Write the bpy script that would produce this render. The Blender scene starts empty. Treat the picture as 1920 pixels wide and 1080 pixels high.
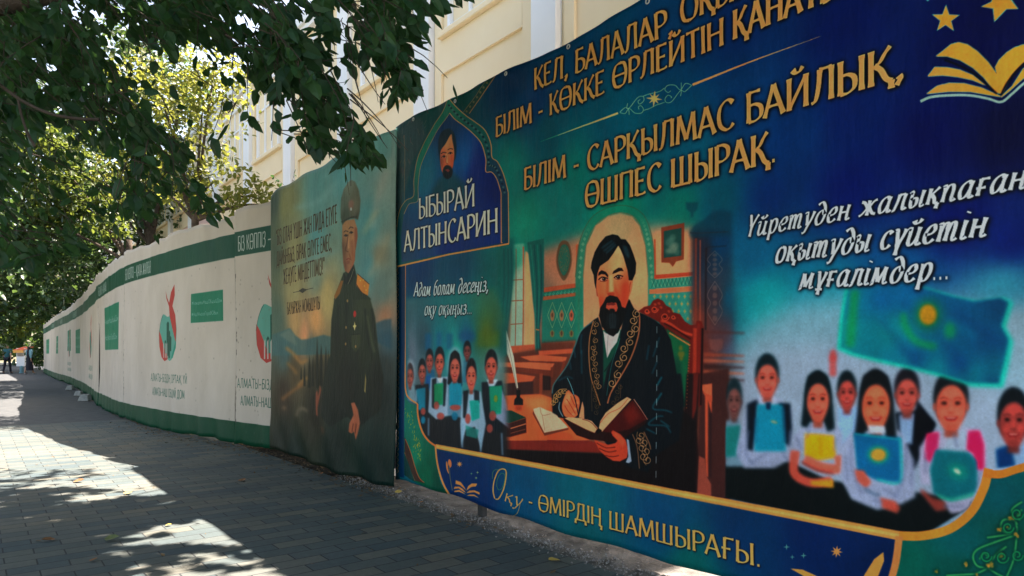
import bpy, bmesh, math, random
import numpy as np
from mathutils import Vector, Matrix, noise
R = math.radians
rng = np.random.default_rng(7)
random.seed(7)
scene = bpy.context.scene
COL = scene.collection

# ---------------------------------------------------------------- camera, sky, sun, exposure
FPX, XC, YH, EYE = 1280.0, 960.0, 664.0, 1.17
YAW = math.atan(1010.0 / FPX)
CW, SW = math.cos(YAW), math.sin(YAW)          # hoarding: normal (CW, SW), direction (-SW, CW)
DW = 2.868                                      # distance camera - hoarding
cam = bpy.data.cameras.new("camera")
cam.sensor_width = 36.0
cam.lens = 36.0 * FPX / 1920.0
cam.shift_y = (YH - 540.0) / 1920.0
cam.clip_start = 0.05
cam.clip_end = 2000
camo = bpy.data.objects.new("camera", cam)
COL.objects.link(camo)
camo.location = (0, 0, EYE)
camo.rotation_euler = (R(90), 0, 0)
scene.camera = camo

SUNV = Vector((CW, SW, 0)) * 1.0 + Vector((-SW, CW, 0)) * 0.20 + Vector((0, 0, 2.0))
SUNV.normalize()
SUN_EL = math.asin(SUNV.z)
SUN_AZ = math.atan2(SUNV.x, SUNV.y)
world = bpy.data.worlds.new("World")
scene.world = world
world.use_nodes = True
wn = world.node_tree
sky = wn.nodes.new('ShaderNodeTexSky')
sky.sky_type = 'NISHITA'
sky.sun_disc = False
sky.sun_elevation = SUN_EL
sky.sun_rotation = SUN_AZ
sky.air_density = 1.0
sky.dust_density = 2.5
sky.ozone_density = 1.0
tint = wn.nodes.new('ShaderNodeMix'); tint.data_type = 'RGBA'; tint.blend_type = 'MULTIPLY'; tint.inputs[0].default_value = 1.0
tint.inputs[7].default_value = (1.20, 1.04, 0.90, 1)       # hazy, warm summer sky
wn.links.new(sky.outputs[0], tint.inputs[6])
wn.links.new(tint.outputs[2], wn.nodes['Background'].inputs[0])
wn.nodes['Background'].inputs[1].default_value = 0.08
sun = bpy.data.lights.new("sun", 'SUN')
sun.energy = 5.0
sun.angle = R(0.53)
sun.color = (1.0, 0.86, 0.77)
suno = bpy.data.objects.new("sun", sun)
COL.objects.link(suno)
suno.rotation_euler = SUNV.to_track_quat('Z', 'Y').to_euler()
scene.view_settings.view_transform = 'Standard'
scene.view_settings.look = 'None'
scene.view_settings.gamma = 1.0
scene.view_settings.exposure = 2.66
scene.cycles.max_bounces = 8
scene.cycles.transparent_max_bounces = 8

GAIN_T, GAIN_O, GAIN_W = 2.2, 1.75, 0.84      # print densities of the three kinds of sheet
# ---------------------------------------------------------------- small helpers
def tag(o, label=None, cat=None, group=None, kind=None):
    if label: o['label'] = label
    if cat: o['category'] = cat
    if group: o['group'] = group
    if kind: o['kind'] = kind
    return o
def empty(name, loc=(0, 0, 0), rz=0.0):
    o = bpy.data.objects.new(name, None)
    o.location = loc
    o.rotation_euler = (0, 0, rz)
    o.empty_display_size = 0.2
    COL.objects.link(o)
    return o
def mesh_obj(name, verts, faces, mat=None, parent=None, smooth=False, loc=(0, 0, 0), uvs=None):
    me = bpy.data.meshes.new(name)
    me.from_pydata(verts if isinstance(verts, list) else verts.tolist(), [], faces if isinstance(faces, list) else faces.tolist())
    if uvs is not None:
        uvl = me.uv_layers.new(name='UVMap')
        li = np.zeros(len(me.loops), dtype=np.int32)
        me.loops.foreach_get('vertex_index', li)
        uvl.data.foreach_set('uv', np.asarray(uvs, dtype=np.float32)[li].ravel())
    if smooth:
        me.polygons.foreach_set('use_smooth', [True] * len(me.polygons))
    if mat: me.materials.append(mat)
    me.update()
    o = bpy.data.objects.new(name, me)
    o.location = loc
    COL.objects.link(o)
    if parent: o.parent = parent
    return o
class MB:
    """collects boxes / prisms / tubes, then links them as ONE mesh object"""
    def __init__(s): s.v = []; s.f = []
    def add(s, v, f):
        b = len(s.v); s.v += [tuple(p) for p in v]; s.f += [tuple(i + b for i in q) for q in f]
    def box(s, x0, x1, y0, y1, z0, z1, fr=None):
        p = [(x0, y0, z0), (x1, y0, z0), (x1, y1, z0), (x0, y1, z0), (x0, y0, z1), (x1, y0, z1), (x1, y1, z1), (x0, y1, z1)]
        if fr: p = [fr(*q) for q in p]
        s.add(p, [(0, 3, 2, 1), (4, 5, 6, 7), (0, 1, 5, 4), (1, 2, 6, 5), (2, 3, 7, 6), (3, 0, 4, 7)])
    def tube(s, pts, rad, n=7, caps=True):
        pts = [Vector(p) for p in pts]
        rad = rad if isinstance(rad, (list, tuple)) else [rad] * len(pts)
        rings = []
        up = Vector((0.13, 0.21, 0.97))
        for i, p in enumerate(pts):
            d = (pts[min(i + 1, len(pts) - 1)] - pts[max(i - 1, 0)]).normalized()
            a = d.cross(up)
            if a.length < 1e-3: a = d.cross(Vector((1, 0, 0)))
            a.normalize(); b = d.cross(a)
            rings.append([p + (a * math.cos(t) + b * math.sin(t)) * rad[i] for t in [2 * math.pi * k / n for k in range(n)]])
        base = len(s.v)
        for r_ in rings: s.v += [tuple(q) for q in r_]
        for i in range(len(rings) - 1):
            for k in range(n):
                a = base + i * n + k; b = base + i * n + (k + 1) % n
                s.f.append((a, b, b + n, a + n))
        if caps:
            s.f.append(tuple(base + k for k in range(n))[::-1])
            s.f.append(tuple(base + (len(rings) - 1) * n + k for k in range(n)))
    def build(s, name, mat=None, parent=None, smooth=False, loc=(0, 0, 0)):
        return mesh_obj(name, s.v, s.f, mat, parent, smooth, loc)
def bevel(o, w=0.01, seg=2):
    m = o.modifiers.new("bevel", 'BEVEL'); m.width = w; m.segments = seg; m.limit_method = 'ANGLE'
    return o

# ---------------------------------------------------------------- materials (node based)
def srgb2lin(c):
    c = np.asarray(c, dtype=np.float64)
    return np.where(c <= 0.04045, c / 12.92, ((c + 0.055) / 1.055) ** 2.4)
def lin2srgb(c):
    c = np.clip(np.asarray(c, dtype=np.float64), 0, 1)
    return np.where(c <= 0.0031308, c * 12.92, 1.055 * c ** (1 / 2.4) - 0.055)
class NT:
    def __init__(s, name):
        s.m = bpy.data.materials.new(name); s.m.use_nodes = True
        s.t = s.m.node_tree; s.p = s.t.nodes['Principled BSDF']; s.out = s.t.nodes['Material Output']
    def n(s, typ, **kw):
        nd = s.t.nodes.new(typ)
        for k, v in kw.items():
            if k.startswith('i_'):
                key = k[2:]
                key = int(key) if key.isdigit() else key.replace('_', ' ')
                nd.inputs[key].default_value = v
            else: setattr(nd, k, v)
        return nd
    def l(s, a, b): s.t.links.new(a, b)
    def coord(s, scale=(1, 1, 1), rot=(0, 0, 0), which='Object'):
        tc = s.n('ShaderNodeTexCoord'); mp = s.n('ShaderNodeMapping')
        mp.inputs['Scale'].default_value = scale; mp.inputs['Rotation'].default_value = rot
        s.l(tc.outputs[which], mp.inputs['Vector']); return mp.outputs[0]
    def noise(s, vec, scale, detail=5, rough=0.6):
        n = s.n('ShaderNodeTexNoise'); n.inputs['Scale'].default_value = scale
        n.inputs['Detail'].default_value = detail; n.inputs['Roughness'].default_value = rough
        if vec is not None: s.l(vec, n.inputs['Vector'])
        return n.outputs['Fac']
    def ramp(s, fac, stops):
        r_ = s.n('ShaderNodeValToRGB'); e = r_.color_ramp.elements
        while len(e) < len(stops): e.new(0.5)
        for el, (p, c) in zip(e, stops):
            el.position = p; el.color = (c[0], c[1], c[2], 1) if len(c) == 3 else c
        s.l(fac, r_.inputs[0]); return r_.outputs[0]
    def mix(s, fac, a, b, mode='MIX'):
        m = s.n('ShaderNodeMix', data_type='RGBA', blend_type=mode)
        for sock, v in ((m.inputs[0], fac), (m.inputs[6], a), (m.inputs[7], b)):
            if hasattr(v, 'is_output'): s.l(v, sock)
            elif isinstance(v, (int, float)): sock.default_value = v
            else: sock.default_value = (v[0], v[1], v[2], 1)
        return m.outputs[2]
    def bump(s, h, strength=0.3, dist=0.01, prev=None):
        b = s.n('ShaderNodeBump'); b.inputs['Strength'].default_value = strength; b.inputs['Distance'].default_value = dist
        s.l(h, b.inputs['Height'])
        if prev is not None: s.l(prev, b.inputs['Normal'])
        s.l(b.outputs[0], s.p.inputs['Normal']); return b.outputs[0]
def mat_noise(name, c1, c2, scale=8, rough=0.8, bump=0.2, bdist=0.01, spec=0.3, fine=60):
    t = NT(name); v = t.coord()
    f = t.noise(v, scale, 6)
    t.l(t.ramp(f, [(0.3, c1), (0.7, c2)]), t.p.inputs['Base Color'])
    t.p.inputs['Roughness'].default_value = rough
    t.p.inputs['Specular IOR Level'].default_value = spec
    if bump: t.bump(t.noise(v, fine, 4), bump, bdist)
    return t.m
def mat_leaf(name, stops, trans=0.35, tcol=(0.25, 0.35, 0.04), rough=0.5):
    t = NT(name)
    geo = t.n('ShaderNodeNewGeometry')
    c = t.ramp(geo.outputs['Random Per Island'], stops)
    v = t.coord()
    c = t.mix(0.5, c, t.ramp(t.noise(v, 1.7, 3), [(0.3, (0.55, 0.55, 0.55)), (0.7, (1.3, 1.3, 1.2))]), 'MULTIPLY')
    t.l(c, t.p.inputs['Base Color'])
    t.p.inputs['Roughness'].default_value = rough
    t.p.inputs['Specular IOR Level'].default_value = 0.35
    tr = t.n('ShaderNodeBsdfTranslucent'); tr.inputs[0].default_value = (*tcol, 1)
    ms = t.n('ShaderNodeMixShader'); ms.inputs[0].default_value = trans
    t.l(t.p.outputs[0], ms.inputs[1]); t.l(tr.outputs[0], ms.inputs[2]); t.l(ms.outputs[0], t.out.inputs[0])
    return t.m

# ---------------------------------------------------------------- survey: photograph pixel -> real place
def wall_sv(x, y):
    """pixel seen on the flat hoarding -> (distance along it, height)"""
    x = np.asarray(x, float); y = np.asarray(y, float)
    u = x - XC
    s = DW * (FPX * CW - u * SW) / (u * CW + FPX * SW)
    Z = DW * SW + s * CW
    return s, EYE + (YH - y) * Z / FPX
def wall_pt(s, n=0.0, z=0.0, D=DW):
    """n: metres out of the hoarding's face, towards the street"""
    return ((D - n) * CW - s * SW, (D - n) * SW + s * CW, z)
def ground_pt(x, y, z=0.0):
    Z = (EYE - z) * FPX / (y - YH)
    return ((x - XC) / FPX * Z, Z, z)
def at(x, y, Z):
    return Vector(((x - XC) / FPX * Z, Z, EYE + (YH - y) * Z / FPX))
def proj(P):
    P = np.asarray(P, float)
    return XC + FPX * P[..., 0] / P[..., 1], YH - FPX * (P[..., 2] - EYE) / P[..., 1]
def catmull(pts, n=12, closed=False):
    P = np.asarray(pts, float)
    N = len(P); out = []
    rngi = range(N if closed else N - 1)
    for i in rngi:
        if closed: p0, p1, p2, p3 = P[(i - 1) % N], P[i], P[(i + 1) % N], P[(i + 2) % N]
        else: p0, p1, p2, p3 = P[max(i - 1, 0)], P[i], P[i + 1], P[min(i + 2, N - 1)]
        for t in np.arange(n) / n:
            out.append(0.5 * (2 * p1 + (p2 - p0) * t + (2 * p0 - 5 * p1 + 4 * p2 - p3) * t ** 2 + (3 * p1 - p0 - 3 * p2 + p3) * t ** 3))
    if not closed: out.append(P[-1])
    return np.array(out)
# plan of the white hoarding that bulges out behind the flat one
_path = [(-2.52, 7.98), (-2.97, 8.36), (-3.67, 8.95), (-5.2, 10.4), (-7.12, 12.5), (-9.35, 15.5), (-12.6, 20.2), (-16.8, 26.0), (-22.4, 33.4), (-29.5, 43.0), (-37.0, 53.0)]
PATH = catmull(_path, 60)
PARC = np.concatenate([[0], np.cumsum(np.linalg.norm(np.diff(PATH, axis=0), axis=1))])
PX = XC + FPX * PATH[:, 0] / PATH[:, 1]
def path_sv(x, y):
    x = np.asarray(x, float); y = np.asarray(y, float)
    a = np.interp(-x, -PX, PARC)
    Z = np.interp(a, PARC, PATH[:, 1])
    return a, EYE + (YH - y) * Z / FPX
def path_pt(a, n=0.0):
    p = np.array([np.interp(a, PARC, PATH[:, 0]), np.interp(a, PARC, PATH[:, 1])])
    q = np.array([np.interp(a + 0.05, PARC, PATH[:, 0]), np.interp(a + 0.05, PARC, PATH[:, 1])])
    o = np.array([np.interp(a - 0.05, PARC, PATH[:, 0]), np.interp(a - 0.05, PARC, PATH[:, 1])])
    d = (q - o) / (np.linalg.norm(q - o) + 1e-9)
    nn = np.array([-d[1], d[0]])
    if nn @ np.array([CW, SW]) > 0: nn = -nn
    return p + nn * n

# ---------------------------------------------------------------- printer: rasterises the banners' artwork (flat prints) from code
def _cov(poly, H, W, ss=3):
    """anti-aliased even-odd coverage of a polygon given in texels -> (x0, y0, mask)"""
    P = np.asarray(poly, float)
    x0 = int(max(0, math.floor(P[:, 0].min()) - 1)); x1 = int(min(W, math.ceil(P[:, 0].max()) + 2))
    y0 = int(max(0, math.floor(P[:, 1].min()) - 1)); y1 = int(min(H, math.ceil(P[:, 1].max()) + 2))
    if x1 <= x0 or y1 <= y0: return None
    ax, ay = P[:, 0], P[:, 1]; bx, by = np.roll(ax, -1), np.roll(ay, -1)
    keep = ay != by
    ax, ay, bx, by = ax[keep], ay[keep], bx[keep], by[keep]
    lo, hi = np.minimum(ay, by), np.maximum(ay, by)
    sl = (bx - ax) / (by - ay)
    m = np.zeros((y1 - y0, x1 - x0), np.float32)
    xl = np.arange(x0, x1)
    for r in range(y0, y1):
        row = m[r - y0]
        for k in range(ss):
            yy = r + (k + 0.5) / ss
            q = (lo <= yy) & (yy < hi)
            if not q.any(): continue
            xs = np.sort(ax[q] + (yy - ay[q]) * sl[q])
            for a, b in zip(xs[0::2], xs[1::2]):
                row += np.clip(b - xl, 0, 1) - np.clip(a - xl, 0, 1)
    return x0, y0, m / ss
def _gauss1(a, s, axis):
    if s < 0.3: return a
    r = int(3 * s) + 1
    if r > 60:                                    # wide blur on a coarser grid
        return _box3(a, s, axis)
    k = np.exp(-0.5 * (np.arange(-r, r + 1) / s) ** 2); k /= k.sum()
    a = np.moveaxis(a, axis, -1); n = a.shape[-1]
    out = np.zeros_like(a)
    ap = np.concatenate([np.zeros(a.shape[:-1] + (r,), a.dtype), a, np.zeros(a.shape[:-1] + (r,), a.dtype)], -1)
    for i, w in enumerate(k): out += w * ap[..., i:i + n]
    return np.moveaxis(out, -1, axis)
def _box3(a, s, axis):
    r = max(1, int(s))
    a = np.moveaxis(a, axis, -1); n = a.shape[-1]
    for _ in range(3):
        ap = np.concatenate([np.zeros(a.shape[:-1] + (r + 1,), a.dtype), a, np.zeros(a.shape[:-1] + (r,), a.dtype)], -1)
        cs = np.cumsum(ap, -1, dtype=np.float64)
        a = ((cs[..., 2 * r + 1:] - cs[..., :n]) / (2 * r + 1)).astype(np.float32)
    return np.moveaxis(a, -1, axis)
def zm(x0, y0, k):
    """coordinates read off an enlargement k times of the corner (x0, y0)"""
    return lambda pts: [(x0 + p[0] / k, y0 + p[1] / k) for p in pts]
def ell(cx, cy, rx, ry, rot=0, n=28):
    t = np.linspace(0, 2 * np.pi, n, endpoint=False)
    c, s = math.cos(rot), math.sin(rot)
    return [(cx + rx * math.cos(a) * c - ry * math.sin(a) * s, cy + rx * math.cos(a) * s + ry * math.sin(a) * c) for a in t]
def stroke_poly(pts, w0, w1=None, flare=0.0, nib=None, wmin=0.45):
    P = np.asarray(pts, float)
    keep = np.r_[True, np.linalg.norm(np.diff(P, axis=0), axis=1) > 1e-6]; P = P[keep]
    if len(P) < 2: return None
    d = np.gradient(P, axis=0); L = np.linalg.norm(d, axis=1, keepdims=True); d /= np.maximum(L, 1e-9)
    nrm = np.c_[-d[:, 1], d[:, 0]]
    t = np.r_[0, np.cumsum(np.linalg.norm(np.diff(P, axis=0), axis=1))]; tl = t[-1]; tt = t / tl
    w = w0 + ((w0 if w1 is None else w1) - w0) * tt
    if nib is not None:
        th = np.arctan2(d[:, 1], d[:, 0])
        w = w * (wmin + (1 - wmin) * np.abs(np.sin(th - nib)) ** 1.6)
    if flare:
        e = np.minimum(t, tl - t)
        w = w + flare * np.exp(-(e / (0.10)) ** 2) * w0
    a = P + nrm * w[:, None] / 2; b = P - nrm * w[:, None] / 2
    return np.r_[a, b[::-1]]
def densify(pts, n):
    P = np.asarray(pts, float); out = []
    for i in range(len(P) - 1):
        for t in np.arange(n) / n: out.append(P[i] * (1 - t) + P[i + 1] * t)
    out.append(P[-1]); return np.array(out)

class Print:
    def __init__(s, a0, a1, v0, v1, ppm, fn):
        """covers a0..a1 along the hoarding (a0 = left end of the print), heights v0..v1"""
        s.a0, s.a1, s.v0, s.v1, s.ppm, s.fn = a0, a1, v0, v1, ppm, fn
        s.sg = 1 if a1 > a0 else -1
        s.W = int(abs(a1 - a0) * ppm); s.H = int((v1 - v0) * ppm)
        s.img = np.zeros((s.H, s.W, 3), np.float32)
    def tex(s, pts):
        P = np.asarray(pts, float)
        a, v = s.fn(P[:, 0], P[:, 1])
        return np.c_[(a - s.a0) * s.sg * s.ppm, (s.v1 - v) * s.ppm]
    def px_scale(s, pts):
        P = np.asarray(pts, float); c = P.mean(0)
        t = s.tex([c, c + [1, 0], c + [0, 1]])
        return abs(t[1, 0] - t[0, 0]), abs(t[2, 1] - t[0, 1])
    def sub(s, pts):
        P = np.asarray(pts, float); out = []
        for i in range(len(P)):
            a, b = P[i], P[(i + 1) % len(P)]
            n = max(1, int(np.linalg.norm(b - a) / 25))
            for k in range(n): out.append(a + (b - a) * k / n)
        return out
    def paint(s, cov, color, bx=0, by=0, alpha=1.0, clip=None):
        if cov is None: return
        x0, y0, m = cov
        if bx > 0.3 or by > 0.3:
            px, py = int(3 * bx) + 2, int(3 * by) + 2
            X0, Y0 = max(0, x0 - px), max(0, y0 - py); X1, Y1 = min(s.W, x0 + m.shape[1] + px), min(s.H, y0 + m.shape[0] + py)
            M = np.zeros((Y1 - Y0, X1 - X0), np.float32)
            M[y0 - Y0:y0 - Y0 + m.shape[0], x0 - X0:x0 - X0 + m.shape[1]] = m
            m = _gauss1(_gauss1(M, bx, 1), by, 0); x0, y0 = X0, Y0
        m = np.clip(m, 0, 1)[..., None] * alpha
        reg = s.img[y0:y0 + m.shape[0], x0:x0 + m.shape[1]]
        if clip is not None: m = m * clip[y0:y0 + m.shape[0], x0:x0 + m.shape[1], None]
        c = np.asarray(color, np.float32)
        if c.ndim == 1:
            if c.max() > 1.001: c = c / 255.0
        else: c = c[y0:y0 + m.shape[0], x0:x0 + m.shape[1]]
        reg += (c - reg) * m
    def poly(s, pts, color, blur=0.0, alpha=1.0, smooth=False, clip=None):
        if smooth: pts = catmull(pts, 8, True)
        kx, ky = s.px_scale(pts) if blur else (0, 0)
        s.paint(_cov(s.tex(s.sub(pts)), s.H, s.W), color, blur * kx, blur * ky, alpha, clip)
    def line(s, pts, w, color, blur=0.0, alpha=1.0, w1=None, smooth=True, clip=None):
        P = catmull(pts, 8) if smooth and len(pts) > 2 else densify(pts, 6)
        q = stroke_poly(P, w, w1)
        if q is not None: s.poly(q, color, blur, alpha, clip=clip)
    def mask(s, pts, blur=0.0, smooth=False):
        """full-size mask of a polygon"""
        if smooth: pts = catmull(pts, 8, True)
        M = np.zeros((s.H, s.W), np.float32)
        kx, ky = s.px_scale(pts)
        c = _cov(s.tex(s.sub(pts)), s.H, s.W)
        if c is not None: M[c[1]:c[1] + c[2].shape[0], c[0]:c[0] + c[2].shape[1]] = c[2]
        if blur: M = _gauss1(_gauss1(M, blur * kx, 1), blur * ky, 0)
        return np.clip(M, 0, 1)
    def field(s, ctrl, power=3.0, step=8):
        """smooth colour field through control points [(x, y, (r, g, b))] of the photograph"""
        p = s.tex([(c[0], c[1]) for c in ctrl]); col = np.array([c[2] for c in ctrl], float) / 255.0
        gx, gy = np.meshgrid(np.arange(0, s.W + step, step), np.arange(0, s.H + step, step))
        d = np.sqrt((gx[..., None] - p[:, 0]) ** 2 + (gy[..., None] - p[:, 1]) ** 2) + 6
        w = d ** -power; w /= w.sum(-1, keepdims=True)
        f = (w @ col).astype(np.float32)
        yi = np.arange(s.H) / step; xi = np.arange(s.W) / step
        y0 = yi.astype(int); x0 = xi.astype(int); fy = (yi - y0)[:, None, None].astype(np.float32); fx = (xi - x0)[None, :, None].astype(np.float32)
        return (f[y0][:, x0] * (1 - fy) * (1 - fx) + f[y0 + 1][:, x0] * fy * (1 - fx) + f[y0][:, x0 + 1] * (1 - fy) * fx + f[y0 + 1][:, x0 + 1] * fy * fx)
    # lettering -------------------------------------------------------------
    def text(s, string, pl, pr, cap, color, style='serif', weight=0.15, glow=0.0, glow_col=(2, 8, 16), glow_a=0.95, rim=None, track=0.06, slant=0.0, alpha=1.0, metric=None, blur=0):
        """baseline from pixel pl to pixel pr; cap = capital height in pixels at pl"""
        t0, t1 = s.tex([pl]), s.tex([pr])
        (xa, ya), (xb, yb) = t0[0], t1[0]
        cp = s.tex([(pl[0], pl[1] - cap)])[0]; H = ya - cp[1]
        strokes, total = layout(string, style, track)
        sc = (xb - xa) / total
        M = np.zeros((s.H, s.W), np.float32)
        nib = 0.33 if style in ('serif', 'ital') else None
        pad = H * 0.5
        for st, dx in strokes:
            P = np.asarray(st, float).copy()
            P[:, 0] += dx
            # letter proportions: stroke widths are laid out in em units with the real aspect
            P2 = np.c_[P[:, 0] * sc / H + slant * P[:, 1], P[:, 1]]
            q = stroke_poly(densify(P2, 14) if len(P2) < 4 else P2, weight, None, 0.26 if nib is not None else 0.0, nib, 0.34 if style == 'serif' else 0.42)
            if q is None: continue
            tx = xa + q[:, 0] * H; ty = ya + (yb - ya) * (q[:, 0] * H) / max(1, (xb - xa)) - q[:, 1] * H
            c = _cov(np.c_[tx, ty], s.H, s.W, 4)
            if c is None: continue
            x0, y0, m = c
            R_ = M[y0:y0 + m.shape[0], x0:x0 + m.shape[1]]
            np.maximum(R_, m, out=R_)
        ys, xs = np.where(M > 0)
        if len(ys) == 0: return
        g = int(max(4, glow * H * 4)) + 4
        y0, y1, x0, x1 = max(0, ys.min() - g), min(s.H, ys.max() + g), max(0, xs.min() - g), min(s.W, xs.max() + g)
        m = M[y0:y1, x0:x1]
        if glow:
            gm = np.clip(_gauss1(_gauss1(m, glow * H, 1), glow * H, 0) * 2.3, 0, 1)
            sh = max(1, int(glow * H * 0.35))
            gm = np.roll(np.roll(gm, sh, 0), sh, 1)
            s.paint((x0, y0, gm), glow_col, alpha=glow_a)
        if blur: m = _gauss1(_gauss1(m, blur, 1), blur, 0)
        s.paint((x0, y0, m), color, alpha=alpha)
        if rim is not None:
            e = _gauss1(_gauss1(m, H * 0.022, 1), H * 0.022, 0)
            inner = np.clip((e - 0.62) * 4, 0, 1)
            s.paint((x0, y0, m * (1 - inner)), rim, alpha=0.8)

def _arc(pts, n=6): return catmull(pts, n)
def glyphs():
    G = {}
    stem = lambda x: [(x, 0), (x, 1)]
    def g(ch, adv, *st):
        G[ch] = (adv, [(_arc(p[1:]) if p[0] == 'c' else np.array(p, float)) for p in st])
    bowlU = lambda x, w, y0, y1: ['c', (x, y1), (x + w * .55, y1), (x + w * .97, y1 - (y1 - y0) * .25), (x + w * .97, y0 + (y1 - y0) * .25), (x + w * .55, y0), (x, y0)]
    ds = [(.0, 0)]
    g('К', .60, stem(.09), ['c', (.56, 1), (.42, .82), (.30, .62), (.11, .5)], ['c', (.17, .56), (.33, .4), (.46, .12), (.62, -.01)])
    g('Қ', .62, stem(.09), ['c', (.56, 1), (.42, .82), (.30, .62), (.11, .5)], ['c', (.17, .56), (.33, .4), (.46, .12), (.60, .0)], [(.59, .03), (.59, -.2)])
    g('Е', .52, stem(.09), [(.09, .98), (.47, .98)], [(.09, .52), (.41, .52)], ['c', (.09, .02), (.36, .02), (.5, .07)])
    g('Л', .66, ['c', (.0, .0), (.12, .08), (.20, .45), (.24, .98)], [(.22, .98), (.57, .98)], stem(.56))
    g('Б', .54, stem(.09), [(.09, .98), (.47, .98)], bowlU(.09, .42, .02, .56))
    g('А', .66, [(.02, 0), (.31, 1)], [(.31, 1), (.63, 0)], [(.13, .33), (.5, .33)])
    g('Р', .54, stem(.09), bowlU(.09, .42, .46, .98))
    g('В', .55, stem(.09), bowlU(.09, .36, .53, .98), bowlU(.09, .43, .02, .53))
    O = (['c', (.38, 1.0), (.17, .93), (.07, .65), (.07, .35), (.17, .07), (.38, .0)], ['c', (.38, 1.0), (.59, .93), (.69, .65), (.69, .35), (.59, .07), (.38, .0)])
    g('О', .76, *O); g('Ө', .76, *O, [(.1, .5), (.66, .5)])
    g('І', .19, stem(.09)); g('I', .19, stem(.09))
    g('М', .84, [(.06, 0), (.13, 1)], [(.13, 1), (.42, .1)], [(.42, .1), (.70, 1)], [(.70, 1), (.77, 0)])
    g('Н', .68, stem(.09), stem(.58), [(.09, .52), (.58, .52)])
    g('Ң', .72, stem(.09), stem(.58), [(.09, .52), (.58, .52)], [(.58, .02), (.69, .0), (.67, -.2)])
    g('Т', .56, stem(.28), [(.0, .98), (.56, .98)])
    I = (stem(.09), stem(.60), [(.60, .97), (.09, .03)])
    g('И', .70, *I); g('Й', .70, *I, ['c', (.2, 1.24), (.28, 1.13), (.4, 1.13), (.5, 1.26)])
    g('Ы', .74, stem(.09), bowlU(.09, .38, .02, .56), stem(.65)); g('Ь', .5, stem(.09), bowlU(.09, .38, .02, .56))
    g('С', .62, ['c', (.58, .87), (.45, .99), (.30, .98), (.13, .8), (.07, .5), (.13, .18), (.32, .01), (.48, .03), (.6, .16)])
    g('У', .6, [(.03, 1), (.33, .42)], ['c', (.58, 1), (.4, .5), (.25, .1), (.1, .0)])
    g('Ү', .58, ['c', (.02, 1), (.15, .85), (.28, .45)], ['c', (.56, 1), (.45, .85), (.29, .45)], [(.285, .5), (.285, 0)])
    g('Ұ', .58, [(.02, 1), (.28, .45)], [(.56, 1), (.29, .45)], [(.285, .5), (.285, 0)], [(.1, .28), (.47, .28)])
    g('Ш', .92, stem(.09), stem(.45), stem(.81), [(.09, .02), (.81, .02)])
    g('Щ', .96, stem(.09), stem(.45), stem(.81), [(.09, .02), (.86, .02), (.9, -.18)])
    g('П', .68, stem(.09), stem(.58), [(.09, .98), (.58, .98)])
    g('Д', .72, ['c', (.12, .03), (.2, .4), (.23, .98)], [(.22, .98), (.56, .98)], [(.56, 1), (.56, .02)], [(.02, .03), (.68, .03)], [(.03, .05), (.02, -.2)], [(.67, .05), (.69, -.2)])
    g('Ғ', .5, stem(.12), [(.12, .98), (.48, .98)], [(.0, .5), (.36, .5)]); g('Г', .46, stem(.09), [(.09, .98), (.45, .98)])
    g('Ж', .86, stem(.42), [(.02, 1), (.4, .5)], [(.02, 0), (.4, .5)], [(.82, 1), (.44, .5)], [(.82, 0), (.44, .5)])
    g('З', .5, ['c', (.05, .86), (.2, .99), (.4, .9), (.38, .62), (.18, .53)], ['c', (.18, .53), (.42, .48), (.46, .2), (.3, .0), (.12, .03), (.03, .14)])
    g('Ц', .72, stem(.09), stem(.56), [(.09, .02), (.6, .02), (.66, -.18)])
    g('Ч', .6, stem(.5), ['c', (.08, 1), (.09, .6), (.2, .47), (.5, .5)])
    g('Э', .6, ['c', (.04, .86), (.2, .99), (.45, .85), (.52, .5), (.44, .14), (.2, .0), (.03, .14)], [(.2, .5), (.5, .5)])
    g(' ', .30)
    g(',', .20, ['c', (.09, .09), (.12, .0), (.04, -.16)]); g('.', .20, [(.05, .05), (.13, .05)])
    g('-', .36, [(.04, .36), (.31, .36)]); g('—', .8, [(.06, .42), (.74, .42)]); g('–', .55, [(.05, .42), (.5, .42)])
    g('!', .24, [(.11, 1), (.11, .28)], [(.11, .1), (.11, .0)]); g('"', .3, [(.08, 1), (.08, .75)], [(.2, 1), (.2, .75)])
    g('#', .6, [(.18, .1), (.26, .9)], [(.38, .1), (.46, .9)], [(.06, .36), (.56, .36)], [(.1, .64), (.58, .64)])
    g('…', .6, [(.05, .05), (.12, .05)], [(.27, .05), (.34, .05)], [(.49, .05), (.56, .05)])
    X = .62
    g('а', .54, ['c', (.40, .54), (.28, .62), (.12, .5), (.05, .25), (.12, .02), (.26, .05), (.39, .28)], ['c', (.43, .62), (.39, .3), (.40, .05), (.47, .0), (.53, .07)])
    g('е', .44, ['c', (.07, .3), (.28, .32), (.38, .45), (.32, .61), (.17, .55), (.06, .3), (.10, .06), (.24, .0), (.40, .12)])
    U = (['c', (.02, .55), (.09, .62), (.10, .4), (.08, .12), (.17, .0), (.30, .1), (.40, .3)], ['c', (.42, .62), (.39, .3), (.40, .05), (.47, .0), (.53, .07)])
    g('и', .54, *U); g('й', .54, *U, ['c', (.15, .87), (.22, .77), (.34, .78), (.43, .9)])
    g('р', .50, [(.12, .62), (.10, -.32)], ['c', (.11, .42), (.24, .62), (.40, .56), (.43, .3), (.33, .04), (.20, .0), (.10, .1)])
    g('т', .74, ['c', (.02, .56), (.09, .62), (.10, .5)], [(.10, .55), (.08, 0)], ['c', (.09, .35), (.2, .6), (.31, .58), (.33, .4)], [(.335, .45), (.31, 0)], ['c', (.33, .35), (.44, .6), (.55, .58), (.57, .4), (.55, .1), (.6, .0), (.68, .07)])
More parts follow.
